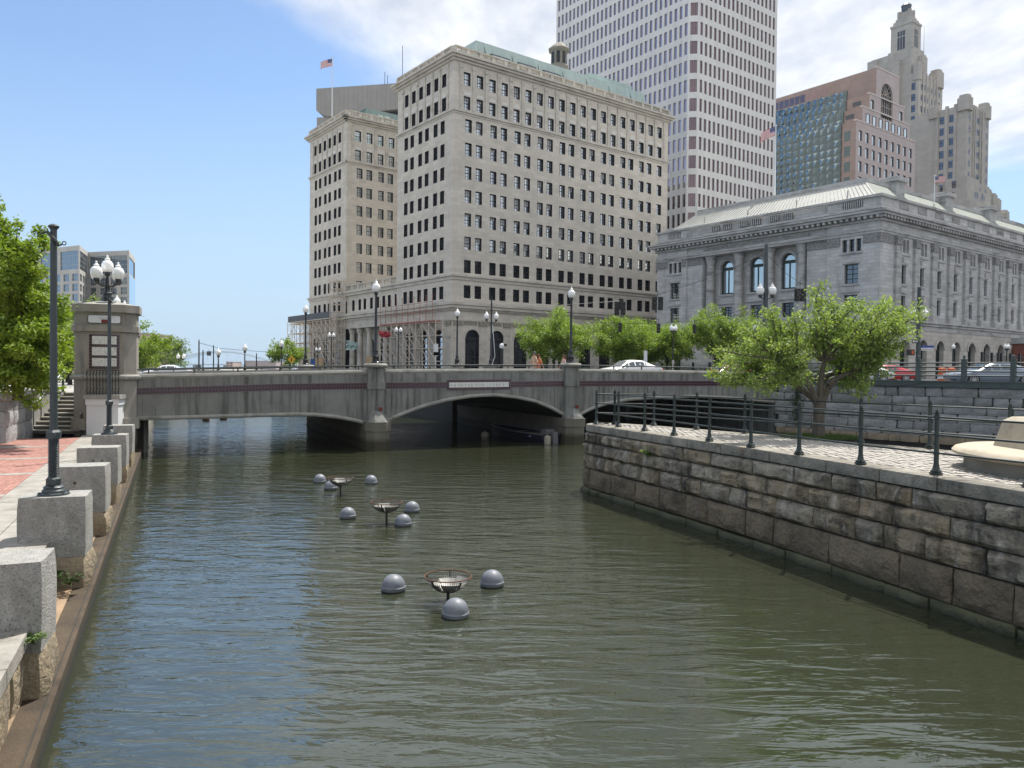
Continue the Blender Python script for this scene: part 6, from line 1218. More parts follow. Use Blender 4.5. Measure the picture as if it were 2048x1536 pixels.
f2_ = gpt((FP_.x, FP_.y), -5, 1); f3_ = gpt((FP_.x, FP_.y), -5, 40); ironfence('black iron fence between the street trees and the courthouse columns', f2_, f3_, 1.75)
# ---- flags
K['flag_red'] = mat('flag_red', (.45, .03, .04)); K['flag_white'] = mat('flag_white', (.75, .74, .73)); K['flag_blue'] = mat('flag_blue', (.03, .045, .17))
def flag(label, base, h, fw, dirx, sag, seed, pr_=.07):
    t_ = thing('flag', label, 'flag', base); MB().lathe([(pr_, 0), (pr_ * .5, h), (pr_ * 1.4, h + .02), (pr_ * 1.4, h + .12)], 8).build('pole', K['white_paint'], t_); m = MB(); nx, nz = 18, 13; fh = fw * .56
    def V_(i, k):
        u, v = i / nx, k / nz; wv = math.sin(u * 7 + seed + v * 1.2) * .08 * fw * u; return (dirx * u * fw * .93, wv, h - .1 - fh * (1 - v) - sag * u ** 1.5 * fw + .04 * fw * math.sin(u * 9 + seed) * u)
    for i in range(nx):
        for k in range(nz): mi = 2 if (k >= 6 and i < 7) else (0 if k % 2 == 0 else 1); m.quad(V_(i, k), V_(i + 1, k), V_(i + 1, k + 1), V_(i, k + 1), mi)
    m.build('cloth', [K['flag_red'], K['flag_white'], K['flag_blue']], t_, 'all')
    s = MB()
    for i in range(6):
        for k in range(5): a_, b_ = V_(i + .8, 7 + k * 1.2), fw * .012; s.add([(a_[0] - b_, a_[1] - .02, a_[2]), (a_[0], a_[1] - .02, a_[2] - b_), (a_[0] + b_, a_[1] - .02, a_[2]), (a_[0], a_[1] - .02, a_[2] + b_)], ((0, 1, 2, 3),))
    stuff(s.build('stars', K['flag_white'], t_))
q = gpt(A0, 4, 53.7); flag('striped flag on a tall pole above the far limestone tower', (*q, 52.4), 17.0, 2.7, -1, .28, .4, .14)
q = onY(1551, 300, 122); flag('large striped flag on the tall silver pole before the white tower', (q.x, 122, 28.6), onY(1551, 252, 122).z - 28.6, 2.5, -1, .45, 1.7, .16)
q = onY(1869, 380, 113); flag('small striped flag on the courthouse roof', (q.x, 113, 29), onY(1869, 352, 113).z - 29, 1.55, 1, -.1, 3., .09)
# ---- scaffolds on the limestone block
K['scaf'] = mat('galvanised_tube', (.70, .64, .56), (.5, .4, .31), 1, 3, .5); K['scaf_red'] = mat('red_scaffold_tube', (.38, .12, .085), (.30, .11, .08), 1, 3, .6); K['net'] = mat('grey_debris_net', (.10, .11, .12)); K['ply'] = mat('plywood', (.50, .34, .19), (.44, .29, .16), .8, 4, .85); K['hoard'] = mat('blue_hoarding', (.03, .09, .26)); K['redcloth'] = mat('torn_red_netting', (.50, .08, .09)); K['tarp'] = mat('pale_green_tarp', (.30, .48, .46), (.55, .62, .6), 1.5, 4, .8)
def scaffold(label, t0, t1, z1, x0, x1, bay=2.1, lift=2.0, red=None, r_=.075):
    t_ = thing('scaffolding', label, 'scaffolding', (*A0, ZG), GA); st_, ld, br_, rd = MB(), MB(), MB(), MB(); n = round((t1 - t0) / bay); b_ = (t1 - t0) / n; nl = int(z1 / lift); g = random.Random(int(t0))
    for i in range(n + 1):
        for x in (x0, x1): (rd if red and i % 2 == 0 else st_).tube([(x, t0 + i * b_, 0), (x, t0 + i * b_, nl * lift + .6)], r_, 4, cap=False)
        for k in range(1, nl + 1): ld.tube([(x0, t0 + i * b_, k * lift), (x1, t0 + i * b_, k * lift)], r_ * .8, 4, cap=False)
    for k in range(1, nl + 1):
        for x in (x0, x1): (rd if red and k * lift > red else ld).tube([(x, t0, k * lift), (x, t1, k * lift)], r_ * .8, 4, cap=False)
    for i in range(n):
        for k in range(nl):
            if g.random() < .85: br_.tube([(x0, t0 + i * b_, k * lift + .15), (x0, t0 + (i + 1) * b_, (k + 1) * lift - .15)], r_ * .7, 4, cap=False)
            if g.random() < .6: br_.tube([(x0, t0 + (i + 1) * b_, k * lift + .15), (x0, t0 + i * b_, (k + 1) * lift - .15)], r_ * .7, 4, cap=False)
    for nm, m_, mt in (('standards', st_, K['scaf']), ('ledgers', ld, K['scaf']), ('braces', br_, K['scaf']), ('red_tubes', rd, K['scaf_red'])):
        if m_.v: stuff(m_.build(nm, mt, t_))
    return t_
s1 = scaffold('scaffold with red tubes over the three arches of the near limestone tower', 1.2, 19.5, 8.4, -2.2, -.9); MB().box(-2.3, -.8, 2.0, 19.5, 8.15, 8.35).build('red_walkway', K['scaf_red'], s1)
q = MB()
for i in range(10): y = 2.2 + i * 1.9; q.tube([(-2.2, y, 8.3), (-2.2, y, 12.4)], .05, 4); 
q.tube([(-2.2, 2.2, 11.2), (-2.2, 19.3, 11.2)], .04, 4); q.tube([(-2.2, 2.2, 9.8), (-2.2, 19.3, 9.8)], .04, 4); stuff(q.build('red_guard_tubes', K['scaf_red'], s1))
s2 = scaffold('dense scaffold wrapped round the far limestone tower base', 37.5, 58.6, 10.4, -2.4, -.9); MB().box(-2.6, -.7, 39.6, 60.5, 10.35, 10.5).build('platform', K['scaf'], s2); MB().quad((-2.62, 39.6, 10.5), (-2.62, 60.8, 10.5), (-2.62, 60.8, 11.7), (-2.62, 39.6, 11.7)).build('debris_net', K['net'], s2)
scaffold('narrow scaffold stair tower climbing the inner corner of the far tower', 37.4, 40.4, 17.4, -2.2, -.5, 1.5, 1.45); scaffold('free standing scaffold tower left of the limestone block', 57.5, 61.5, 10.2, -2.4, .8, 2.0, 2.0)
def hoard(label, nm, t0, t1, x, h, m_): t_ = thing(nm, label, 'hoarding', (*A0, ZG), GA); MB().box(x - .06, x, t0, t1, 0, h).build('board', m_, t_); MB().box(x, x + .1, t0, t0 + .1, 0, h - .1).build('stud', K['ply'], t_); MB().box(x, x + .1, t1 - .1, t1, 0, h - .1).build('stud', K['ply'], t_)
hoard('blue hoarding panel at the foot of the far scaffold', 'site_hoarding', 42.6, 46.4, -3.4, 2.6, K['hoard']); hoard('pale plywood hoarding right of the blue panel', 'site_hoarding', 38.8, 42.2, -4.2, 2.7, K['ply']); hoard('plywood box hoarding beside the red netting', 'site_hoarding', 20.2, 23.6, -2.6, 2.9, K['ply'])
def rag(label, px, py, Y, w_, h_, m_, seed, nm):
    p = onY(px, py, Y); g = random.Random(seed); m = MB(); n = 8
    for k in range(n + 1):
        for i in range(n + 1): u, v = i / n, k / n; m.v.append(((u - .5) * w_ * (1 - .5 * v * (seed % 2)) + g.uniform(-.1, .1), g.uniform(-.3, .3), -h_ * v * (1 - .45 * u) + g.uniform(-.14, .14) - .5 * u))
    for k in range(n):
        for i in range(n): c = k * (n + 1) + i; m.f.append((c, c + 1, c + n + 2, c + n + 1))
    m.m = [0] * len(m.f); tag(m.build(nm, m_, None, True, (p.x, Y, p.z)), label, 'netting')
rag('torn red netting hanging on the near scaffold', 770, 660, 131, 2.6, 1.3, K['redcloth'], 3, 'torn_netting'); rag('pale green tarp flapping off the far scaffold', 704, 680, 144, 2.2, 2.0, K['tarp'], 4, 'torn_tarp')
# ================================================================== trees
def leafmat(name, a, b, tr=.35):
    m = bpy.data.materials.new(name); m.use_nodes = True; t = m.node_tree; t.nodes.clear(); ln = t.links.new; N_ = t.nodes.new
    o = N_('ShaderNodeOutputMaterial'); p = N_('ShaderNodeBsdfPrincipled'); tl = N_('ShaderNodeBsdfTranslucent'); mx_ = N_('ShaderNodeMixShader'); mx_.inputs[0].default_value = tr
    co = N_('ShaderNodeTexCoord'); n = N_('ShaderNodeTexNoise'); n.inputs['Scale'].default_value = 2.2; n.inputs['Detail'].default_value = 6; ln(co.outputs['Object'], n.inputs[0])
    n2 = N_('ShaderNodeTexNoise'); n2.inputs['Scale'].default_value = 31; ln(co.outputs['Object'], n2.inputs[0]); ad = N_('ShaderNodeMath'); ad.operation = 'ADD'; ln(n.outputs[0], ad.inputs[0]); ln(n2.outputs[0], ad.inputs[1])
    r_ = N_('ShaderNodeMapRange'); r_.inputs[1].default_value = .7; r_.inputs[2].default_value = 1.3; ln(ad.outputs[0], r_.inputs[0]); c = N_('ShaderNodeMix'); c.data_type = 'RGBA'; ln(r_.outputs[0], c.inputs[0]); c.inputs[6].default_value = (*a, 1); c.inputs[7].default_value = (*b, 1)
    ln(c.outputs[2], p.inputs['Base Color']); p.inputs['Roughness'].default_value = .55; p.inputs['Specular IOR Level'].default_value = .35; g = N_('ShaderNodeMix'); g.data_type = 'RGBA'; g.blend_type = 'MULTIPLY'; g.inputs[0].default_value = 1; g.inputs[7].default_value = (1.25, 1.3, .55, 1); ln(c.outputs[2], g.inputs[6]); ln(g.outputs[2], tl.inputs[0])
    ln(p.outputs[0], mx_.inputs[1]); ln(tl.outputs[0], mx_.inputs[2]); ln(mx_.outputs[0], o.inputs[0]); return m
K['leaf_lime'] = leafmat('bright_spring_leaves', (.15, .24, .035), (.27, .37, .07)); K['leaf_left'] = leafmat('green_leaves', (.125, .20, .022), (.27, .37, .05)); K['leaf_cherry'] = leafmat('olive_green_leaves', (.165, .245, .065), (.31, .40, .14), .4); K['leaf_dark'] = leafmat('dark_hedge_leaves', (.03, .06, .018), (.06, .1, .03)); K['leaf_far'] = leafmat('hazy_green_leaves', (.10, .16, .05), (.15, .21, .075))
def leaves(name, pos, size, m, parent, seed, up=.5, asp=.5):
    g = np.random.default_rng(seed); n = len(pos); P = np.asarray(pos, dtype=np.float64)
    nrm = g.normal(size=(n, 3)); nrm[:, 2] = np.abs(nrm[:, 2]) + up; nrm /= np.linalg.norm(nrm, axis=1)[:, None]
    a = g.normal(size=(n, 3)); a -= (a * nrm).sum(1)[:, None] * nrm; a /= np.linalg.norm(a, axis=1)[:, None]; b = np.cross(nrm, a)
    s = size * g.uniform(.6, 1.25, size=(n, 1)); l_, w_ = a * s, b * s * asp; dr = np.array([0, 0, -1.]) * s * .25
    V = np.empty((n, 4, 3)); V[:, 0] = P - l_ * .5; V[:, 1] = P + w_ * .5; V[:, 2] = P + l_ * .5 + dr; V[:, 3] = P - w_ * .5
    me = bpy.data.meshes.new(name); me.vertices.add(n * 4); me.vertices.foreach_set('co', V.ravel()); me.loops.add(n * 4); me.loops.foreach_set('vertex_index', np.arange(n * 4, dtype=np.int32)); me.polygons.add(n); me.polygons.foreach_set('loop_start', np.arange(0, n * 4, 4, dtype=np.int32)); me.polygons.foreach_set('loop_total', np.full(n, 4, dtype=np.int32)); me.materials.append(m); me.update(); me.validate(); return ob(name, me, parent)
def tree(name, label, base, fork_z, ends, trunk_r, m, bark, nleaf, lsize, seed, twig=.55, start=.35, spread=.13, group=None, tw_per=7, lean=(0, 0), droop=0., up=.5, asp=.5, mains=None):
    g = random.Random(seed); t_ = thing(name, label, 'tree', base, 0, group); tk = MB(); pts = []
    fk = Vector((lean[0], lean[1], fork_z)); tk.tube([(0, 0, -.1), (lean[0] * .3, lean[1] * .3, fork_z * .4), fk], [trunk_r * 1.15, trunk_r, trunk_r * .92], 9)
    twigs = []; nm_ = mains or max(3, len(ends) // 12); EV = [Vector(e) for e in ends]; EV.sort(key=lambda e: math.atan2(e.y - fk.y, e.x - fk.x)); dirs = [(e - fk).normalized() for e in EV]
    cen = [dirs[int((i + .5) * len(EV) / nm_)].copy() for i in range(nm_)]
    for _ in range(4):
        grp = [[] for _ in cen]
        for e, dv in zip(EV, dirs): grp[max(range(nm_), key=lambda q: dv.dot(cen[q]))].append(e)
        cen = [((sum((e - fk for e in gp), Vector()) / len(gp)).normalized() if gp else c) for gp, c in zip(grp, cen)]
    jobs = []
    for gp in grp:
        if not gp: continue
        mean = sum((e - fk for e in gp), Vector()) / len(gp); nd_ = fk + mean * .5; rm = trunk_r * (.42 + .3 * min(1, len(gp) / 14)); mid = fk + mean * .26 + Vector((g.uniform(-.08, .08), g.uniform(-.08, .08), g.uniform(.0, .1))) * mean.length
        tk.tube(catmull([tuple(fk - Vector((0, 0, .2))), tuple(fk + mean * .08), tuple(mid), tuple(nd_)], 4), [rm * (1 - .5 * i / 12) for i in range(13)], 7, cap=False); jobs += [(e, nd_, rm * .45, mid) for e in gp]
    for e, nd_, r0, mid in jobs:
        st0 = nd_ if (e - nd_).length < (e - mid).length else mid; d = e - st0
        mid1 = st0 + d * .33 + Vector((g.uniform(-.1, .1), g.uniform(-.1, .1), g.uniform(-.05, .14))) * d.length; mid2 = st0 + d * .68 + Vector((g.uniform(-.07, .07), g.uniform(-.07, .07), g.uniform(-.03, .1))) * d.length
        path = [Vector(q) for q in catmull([tuple(st0), tuple(mid1), tuple(mid2), tuple(e)], 4)]; k = len(path); tk.tube(path, [r0 * (1 - .85 * i / (k - 1)) for i in range(k)], 5, cap=False)
        for j in range(tw_per):
            u = start + (1 - start) * (j + g.random()) / tw_per; q = path[min(k - 1, int(u * (k - 1)))]; dv = Vector((g.gauss(0, 1), g.gauss(0, 1), g.gauss(.25 - droop, .7))).normalized() + d.normalized() * .5
            l_ = twig * g.uniform(.5, 1.2); tip_ = q + dv.normalized() * l_; tk.tube([q, (q + tip_) / 2 + Vector((0, 0, .04 * l_)), tip_], [r0 * .16, r0 * .1, .004], 3, cap=False); twigs.append((q, tip_))
    tk.build('trunk', bark, t_, True)
    per = max(1, nleaf // max(1, len(twigs)))
    for q, tip_ in twigs:
        n = int(per * g.uniform(.45, 1.5)); 
        for _ in range(n): u = g.random() ** .7; c = q + (tip_ - q) * u; pts.append((c.x + g.gauss(0, spread), c.y + g.gauss(0, spread), c.z + g.gauss(0, spread * .8)))
    leaves('crown', pts, lsize, m, t_, seed, up, asp); return t_
def shell(c, r, n, seed, inner=.3, zmin=None):
    g = random.Random(seed); o = []
    while len(o) < n:
        v = Vector((g.gauss(0, 1), g.gauss(0, 1), g.gauss(0, 1))).normalized() * (g.uniform(inner, 1) ** .5) ; q = (c[0] + v.x * r[0], c[1] + v.y * r[1], c[2] + v.z * r[2])
        if zmin is None or q[2] > zmin: o.append(q)
    return o
# spreading tree on the cobbled point
tp = TREE_P; g = random.Random(5); en = []
outl = [(1425, 745), (1440, 700), (1462, 765), (1480, 662), (1500, 715), (1520, 640), (1540, 618), (1555, 690), (1500, 780), (1580, 640), (1600, 690), (1640, 568), (1636, 600), (1660, 595), (1655, 640), (1690, 640), (1715, 610), (1725, 655), (1760, 628), (1770, 600), (1790, 640), (1815, 612), (1845, 622), (1835, 660), (1800, 690), (1770, 715), (1740, 745), (1700, 700), (1720, 780), (1560, 750), (1600, 760), (1660, 720), (1690, 765), (1520, 750), (1470, 730), (1750, 680), (1620, 650), (1580, 720), (1490, 690), (1450, 720), (1780, 665), (1810, 640), (1530, 670), (1710, 730), (1560, 640), (1680, 670), (1740, 630), (1830, 630)]
for i, (x, y) in enumerate(outl):
    for k in range(2 if i != 11 else 1):
        if (x, y) in ((1640, 568), (1636, 600), (1660, 595)): dY = g.uniform(-.3, .3)
        else: dY = g.uniform(-1.7, 1.7)
        q = onY(x + g.uniform(-8, 8) * k, y + g.uniform(-8, 8) * k, tp.y + dY); en.append((q.x - tp.x, q.y - tp.y, q.z - PZ))
tree('spreading_tree', 'wide spreading tree with glossy light green leaves on the cobbled point', (tp.x, tp.y, PZ), 1.0, en, .16, K['leaf_cherry'], K['bark'], 30000, .115, 11, .42, .3, .10, tw_per=7, up=.3, asp=.45, mains=6)
# big tree over the planter
bz = onY(20, 700, 30); en = []
for x, y, dY in [(x + g.uniform(-6, 6), y + g.uniform(-6, 6), g.uniform(-2.2, 2.4)) for x, y in ((2, 405), (10, 440), (40, 455), (72, 466), (30, 490), (58, 500), (10, 520), (48, 540), (88, 565), (60, 580), (20, 590), (100, 610), (112, 640), (85, 640), (50, 650), (15, 650), (118, 690), (95, 700), (60, 710), (20, 720), (110, 735), (80, 750), (40, 765), (70, 785), (20, 780), (100, 680), (-30, 420), (-40, 500), (-30, 560), (-50, 640), (-40, 720), (-80, 470), (-100, 600), (-90, 700), (-120, 520), (35, 620), (75, 600), (5, 560), (45, 690), (95, 600), (-10, 460), (-10, 620), (30, 560), (65, 660), (0, 690), (55, 740), (-60, 560), (-20, 760), (105, 660), (28, 470))]:
    q = onY(x, y, 29.6 + dY); en.append((q.x - bz.x, q.y - 30.5, q.z - ZE))
en2 = [(a + g.uniform(-.7, .7), b + g.uniform(-.8, .8), c + g.uniform(-.6, .6)) for a, b, c in en]
tree('leafy_tree', 'large bright green leafy tree overhanging the planter at the left edge', (bz.x, 30.5, ZE), 1.6, en + en2, .2, K['leaf_left'], K['bark_dark'], 60000, .17, 3, .62, .25, .13, tw_per=8, up=.6, asp=.6)
# street trees
def street_tree(label, px, Y, ytop, hw, seed, zc=None):
    p = onY(px, 700, Y); zt_ = onY(px, ytop, Y).z - ZS; r_ = hw * 1.22 * Y / F; c = (0, 0, zt_ * .60); en = shell(c, (r_, r_, zt_ * .40), 72, seed, .15, zt_ * .2)
    return tree('street_tree', label, (p.x, Y, ZS), zt_ * .27, en, .13, K['leaf_lime'], K['bark_dark'], 21000, .22, seed, .85, .3, .22, 'street trees across the bridge', tw_per=6)
street_tree('roundest street tree, standing behind the walking man', 1108, 74, 616, 78, 21); street_tree('street tree behind the lamp with the hanging traffic signals', 1235, 78, 622, 62, 22); street_tree('thin street tree beside the twin globe lamp', 1335, 80, 640, 52, 23); street_tree('wide street tree in front of the courthouse columns', 1445, 80, 603, 74, 24)
street_tree('street tree partly hidden behind the middle street tree', 1285, 84, 632, 50, 26); street_tree('street tree in the gap behind the spreading tree', 1540, 78, 640, 55, 27)
def bush(name, label, px, py, Y, rx, rz_, seed, m, n=5000, ls=.3, zg=ZE, cat='tree'):
    p = onY(px, py, Y); c = (0, 0, max(rz_, p.z - zg)); en = shell(c, (rx, rx, rz_), 34, seed, .2, .2); return tree(name, label, (p.x, Y, zg), c[2] * .4, en, .14, m, K['bark_dark'], n, ls, seed, rx * .28, .4, rx * .08, tw_per=5)
bush('bank_tree', 'light green tree between the tall post and the pylon', 135, 665, 60, 3.0, 3.4, 31, K['leaf_lime'], 9000, .24); bush('bank_tree', 'darker green tree low behind the stairs', 140, 720, 52, 2.2, 2.2, 32, K['leaf_left'], 6000, .2); bush('bank_tree', 'rounded green tree right of the pylon', 285, 716, 120, 4.5, 4, 33, K['leaf_left'], 5000, .45); bush('bank_tree', 'second hazy green tree right of the pylon', 310, 722, 160, 5, 4.2, 34, K['leaf_far'], 4500, .5); bush('bank_tree', 'pale green tree far down the left bank', 340, 724, 190, 6, 4.5, 35, K['leaf_far'], 4500, .6); bush('bank_tree', 'small green tree by the yellow crossing sign', 580, 726, 130, 3.6, 3.2, 36, K['leaf_left'], 4000, .4, ZS)
# distant wooded shore as one mass
pts = []; g = random.Random(9)
for i in range(9000): x = g.uniform(-345, -255); yy = 560 + g.uniform(0, 60); h = 6 + 4 * mnoise.noise(Vector((x * .03, yy * .03, 0))); pts.append((x, yy, 2 + abs(h) * g.random() ** .6))
o = leaves('distant_woods', pts, 1.8, K['leaf_far'], None, 5); tag(o, 'distant band of hazy green woods along the far shore', 'woods', kind='stuff')
# hedge by the courthouse fence
h0, h1 = Vector(gpt((FP_.x, FP_.y), -6.2, 0)), Vector(gpt((FP_.x, FP_.y), -6.2, 42)); pts = []
for i in range(14000): u = g.random(); q = h0 + (h1 - h0) * u; pts.append((q.x + g.gauss(0, .35), q.y + g.gauss(0, .35), ZS + g.uniform(.05, 1.35)))
o = leaves('hedge', pts, .16, K['leaf_dark'], None, 6); tag(o, 'dark clipped hedge along the courthouse fence', 'hedge', kind='stuff')
# weeds and creepers
q = LW(BS[1] - .35, -.32, .46); weed('wall_weed', 'leafy weed sprouting below the block with the tall post', q, 14, .42, .55, .09, K['leaf_dark'], 4)
x_ = pe.near(tuple(onY(1348, 935, 23.2)[:2])); weed('wall_sapling', 'small bright green sapling growing from the quay wall', pe.pt(x_, .06, 1.62), 9, .38, .5, .11, K['leaf_lime'], 5)
iv = [W0 + WD * .9, W0 + WD * 1.3]; pts = [(iv[0].x + g.gauss(0, .18), iv[0].y - .35 + g.gauss(0, .12), g.uniform(.9, 3.3)) for _ in range(500)]; t_ = thing('creeper', 'green creeper hanging down the wall corner behind the tree', 'plant', (0, 0, 0)); leaves('leaves', pts, .16, K['leaf_dark'], t_, 8); MB().tube([(iv[0].x, iv[0].y - .3, 3.4), (iv[0].x + .1, iv[0].y - .35, 2), (iv[0].x, iv[0].y - .35, .8)], .02, 5).build('stem', K['bark_dark'], t_)
weed('tuft', 'grass tuft at the foot of the nearest granite block', LW(BS[0] - .12, -.2, 1.0), 16, .2, .5, .05, K['grass'], 6)
# ================================================================== fire braziers and floats in the river
FLm = MB().lathe([(.205, -.12), (.216, -.02), (.218, .05), (.228, .056), (.228, .078), (.218, .084)] + [(.215 * math.cos(a * PI / 18), .09 + .215 * math.sin(a * PI / 18)) for a in range(0, 9)] + [(.004, .305)], 28).mesh('dome', K['float'], True)
FBm = MB().lathe([(.221, -.04), (.222, .018), (.215, .02)], 28).mesh('wet_band', K['ledge_face'], True)
FLL = [(785, 1187, 'grey float left of the nearest brazier'), (910, 1239, 'grey float directly in front of the nearest brazier'), (984, 1177, 'grey float right of the nearest brazier'), (694, 1040, 'grey float left of the middle brazier'), (805, 1055, 'grey float in front of the middle brazier'), (823, 1027, 'dented grey float right of the middle brazier'), (638, 968, 'grey float left of the farthest brazier'), (660, 982, 'grey float in front of the farthest brazier'), (741, 970, 'grey float right of the farthest brazier')]
for i, (x, y, lab) in enumerate(FLL):
    p = onz(x, y - 2, 0); t_ = thing('mooring_float', lab, 'float', (p.x, p.y + .12, 0), i * 1.1, 'domed grey floats round the braziers'); t_.rotation_euler = (R(rnd.uniform(-3, 3)), R(rnd.uniform(-3, 3)), i * 1.1); ob('dome', FLm, t_); ob('wet_band', FBm, t_)
def brazier(label, px, py, yrim):
    p = onz(px, py, 0); t_ = thing('fire_brazier', label, 'brazier', (p.x, p.y, 0), rnd.uniform(0, 6), 'fire braziers standing in the river'); zr_ = onY(px, yrim, p.y).z; D_ = .27; zb = zr_ - D_; RR = .415
    MB().lathe([(.028, -.8), (.028, zb + .02)], 10).build('stem', K['black_metal'], t_, True)
    bowl = lambda a, u: (RR * math.sin(u) / math.sin(1.25) * math.cos(a), RR * math.sin(u) / math.sin(1.25) * math.sin(a), zb + D_ * (1 - math.cos(u)) / (1 - math.cos(1.25)))
    MB().tube([(RR * math.cos(i * PI / 20), RR * math.sin(i * PI / 20), zr_) for i in range(41)], .0105, 6).build('rim', K['rust'], t_, True)
    for k in range(5):
        a = k * 2 * PI / 5; m = MB(); pts = [bowl(a, 1.25 * i / 8) for i in range(9)]
        for q, w_ in zip(pts, pts[1:]): m.bar((q[0] * 1.03, q[1] * 1.03, q[2] - .012), (w_[0] * 1.03, w_[1] * 1.03, w_[2] - .012), .035, h=.012)
        m.build('strap', K['black_metal'], t_)
    m = MB()
    for k in range(64): a = k * 2 * PI / 64; m.tube([bowl(a, .15 + 1.1 * i / 6) for i in range(7)], .0048, 3, cap=False)
    for u in (.3, .6, .85, 1.05): m.tube([bowl(i * PI / 18, u) for i in range(37)], .005, 3, cap=False)
    stuff(m.build('wire_basket', K['mesh_steel'], t_))
    g = random.Random(px)
    for k in range(6):
        a0 = k * PI / 3 + g.uniform(-.1, .1); top = g.uniform(.7, 1.05); pl_ = MB(); n = 5
        for j in range(n + 1):
            for i in range(n + 1): q = bowl(a0 + (i / n - .5) * 1.0, .02 + top * j / n); pl_.v.append((q[0] * .965, q[1] * .965, q[2] + .014))
        for j in range(n):
            for i in range(n): c = j * (n + 1) + i; pl_.f.append((c, c + 1, c + n + 2, c + n + 1))
        pl_.m = [0] * len(pl_.f); pl_.build('grate_plate', K['mesh_steel'], t_, True)
brazier('nearest steel mesh fire brazier with rusty rim, standing in the river', 896, 1205, 1152); brazier('middle steel mesh fire brazier on a thin stem in the river', 773, 1046, 1004); brazier('farthest steel mesh fire brazier in the river', 681, 989, 955)
for x, y, lab in ((412, 842, 'dark mooring pile low in the water beyond the left span'), (447, 839, 'dark mooring pile right of its neighbour beyond the left span')):
    p = onz(x, y, 0); t_ = thing('mooring_pile', lab, 'pile', (p.x, p.y, 0), 0, 'dark mooring piles beyond the bridge'); MB().lathe([(.26, -.8), (.26, .2), (.2, .28)], 12).build('pile', K['bark_dark'], t_, True); MB().lathe([(.28, .05), (.28, .12)], 12).build('band', K['rust'], t_)
# ---- launch tied up under the arch
K['hull'] = mat('navy_black_hull', (.012, .014, .026), rough=.6); K['gunwale'] = mat('grey_gunwale', (.14, .14, .15), rough=.5); K['fend'] = mat('cream_fender', (.34, .31, .25), rough=.5)
s0, s1_ = onz(1106, 886, 0), onz(985, 869, 0); d = s1_ - s0; BT_ = thing('boat', 'dark blue launch moored in shadow under the middle arch', 'boat', (s0.x, s0.y, 0), math.atan2(d.y, d.x)); Lb = d.length; hm = MB(); ns = 14
for i in range(ns + 1):
    u = i / ns; hw = .95 * (1 - u ** 3.2) ** .7 * (.86 + .14 * min(1, u * 4)) + .01; zs = .5 + .2 * u ** 2
    for x_, z in ((0, -.3), (hw * .72, -.12), (hw * .93, .25), (hw, zs)): hm.v.append((u * Lb, x_, z))
    for x_, z in ((hw, zs), (hw * .93, .25), (hw * .72, -.12)): hm.v.append((u * Lb, -x_, z))
for i in range(ns):
    a, b = i * 7, i * 7 + 7
    for j in range(3): hm.f.append((a + j, b + j, b + j + 1, a + j + 1))
    for j in (4, 5): hm.f.append((a + j, b + j, b + j + 1, a + j + 1))
    hm.f.append((a + 6, b + 6, b, a))
hm.f.append((0, 1, 2, 3, 4, 5, 6)); hm.m = [0] * len(hm.f); hm.build('hull', K['hull'], BT_, True)
for s in (3, 4): MB().tube([hm.v[i * 7 + s] for i in range(ns + 1)], .04, 6).build('gunwale', K['gunwale'], BT_, True)
MB().box(.15, Lb * .8, -.6, .6, .15, .2).build('floor', K['gunwale'], BT_)
for x_ in (.9, 2.2, 3.5): MB().box(x_, x_ + .35, -.75, .75, .4, .45).build('thwart', K['bark'], BT_)
MB().box(.3, .8, -.3, .3, .2, .75).build('console', K['gunwale'], BT_); MB().box(-.25, .0, -.16, .16, -.2, .65).build('outboard_motor', K['gunwale'], BT_)
MB().box(1.1, 1.7, .86, .885, .3, .4).build('blue_patch', K['sign_blue'], BT_); MB().box(.98, 1.08, .875, .9, .32, .38).build('white_dot', K['white_paint'], BT_)
MB().lathe([(.03, -.2), (.18, -.12), (.2, .1), (.18, .3), (.03, .38)], 12, (-.15, .5, .1)).build('fender', K['fend'], BT_, True)
p = onz(970, 872, 0); t_ = thing('cream_fender_buoy', 'cream fender buoy floating left of the moored launch', 'buoy', (p.x, p.y, 0)); MB().lathe([(.05, -.2), (.22, -.08), (.26, .08), (.2, .22), (.04, .28)], 14).build('buoy', K['fend'], t_, True); MB().lathe([(.04, .27), (.04, .34)], 8).build('eyelet', K['gunwale'], t_)
# ================================================================== vehicles
K['tyre'] = mat('tyre', (.02, .02, .02), rough=.8); K['alloy'] = mat('alloy_rim', (.6, .6, .62), rough=.3, metal=.8); K['car_glass'] = glassmat('car_glass', (.8, .88, .95), .1, (.02, .024, .027)); K['tail'] = mat('red_tail_light', (.5, .02, .015), rough=.25); K['headl'] = mat('headlight', (.8, .82, .85), rough=.1)
SED = [(0, .36, .60, .63, .70, .55), (.14, .26, .70, .76, .86, .74), (.85, .21, .80, .9, .91, .8), (1.3, .2, .87, .98, .92, .74), (1.95, .2, .91, 1.38, .93, .62), (2.45, .2, .93, 1.46, .93, .6), (3.2, .2, .95, 1.43, .93, .6), (3.75, .21, .98, 1.22, .92, .65), (4.2, .24, .99, 1.06, .9, .74), (4.6, .3, .93, .98, .85, .72), (4.73, .42, .75, .8, .76, .6)]
SUV = [(0, .4, .66, .7, .72, .6), (.14, .3, .82, .9, .88, .76), (.9, .26, .92, 1.04, .93, .8), (1.25, .25, .98, 1.12, .94, .76), (1.85, .25, 1.0, 1.56, .95, .66), (2.4, .25, 1.02, 1.66, .95, .64), (3.3, .25, 1.04, 1.64, .95, .64), (4.0, .26, 1.06, 1.55, .94, .66), (4.4, .3, 1.06, 1.3, .9, .7), (4.55, .4, .95, 1.0, .86, .7)]
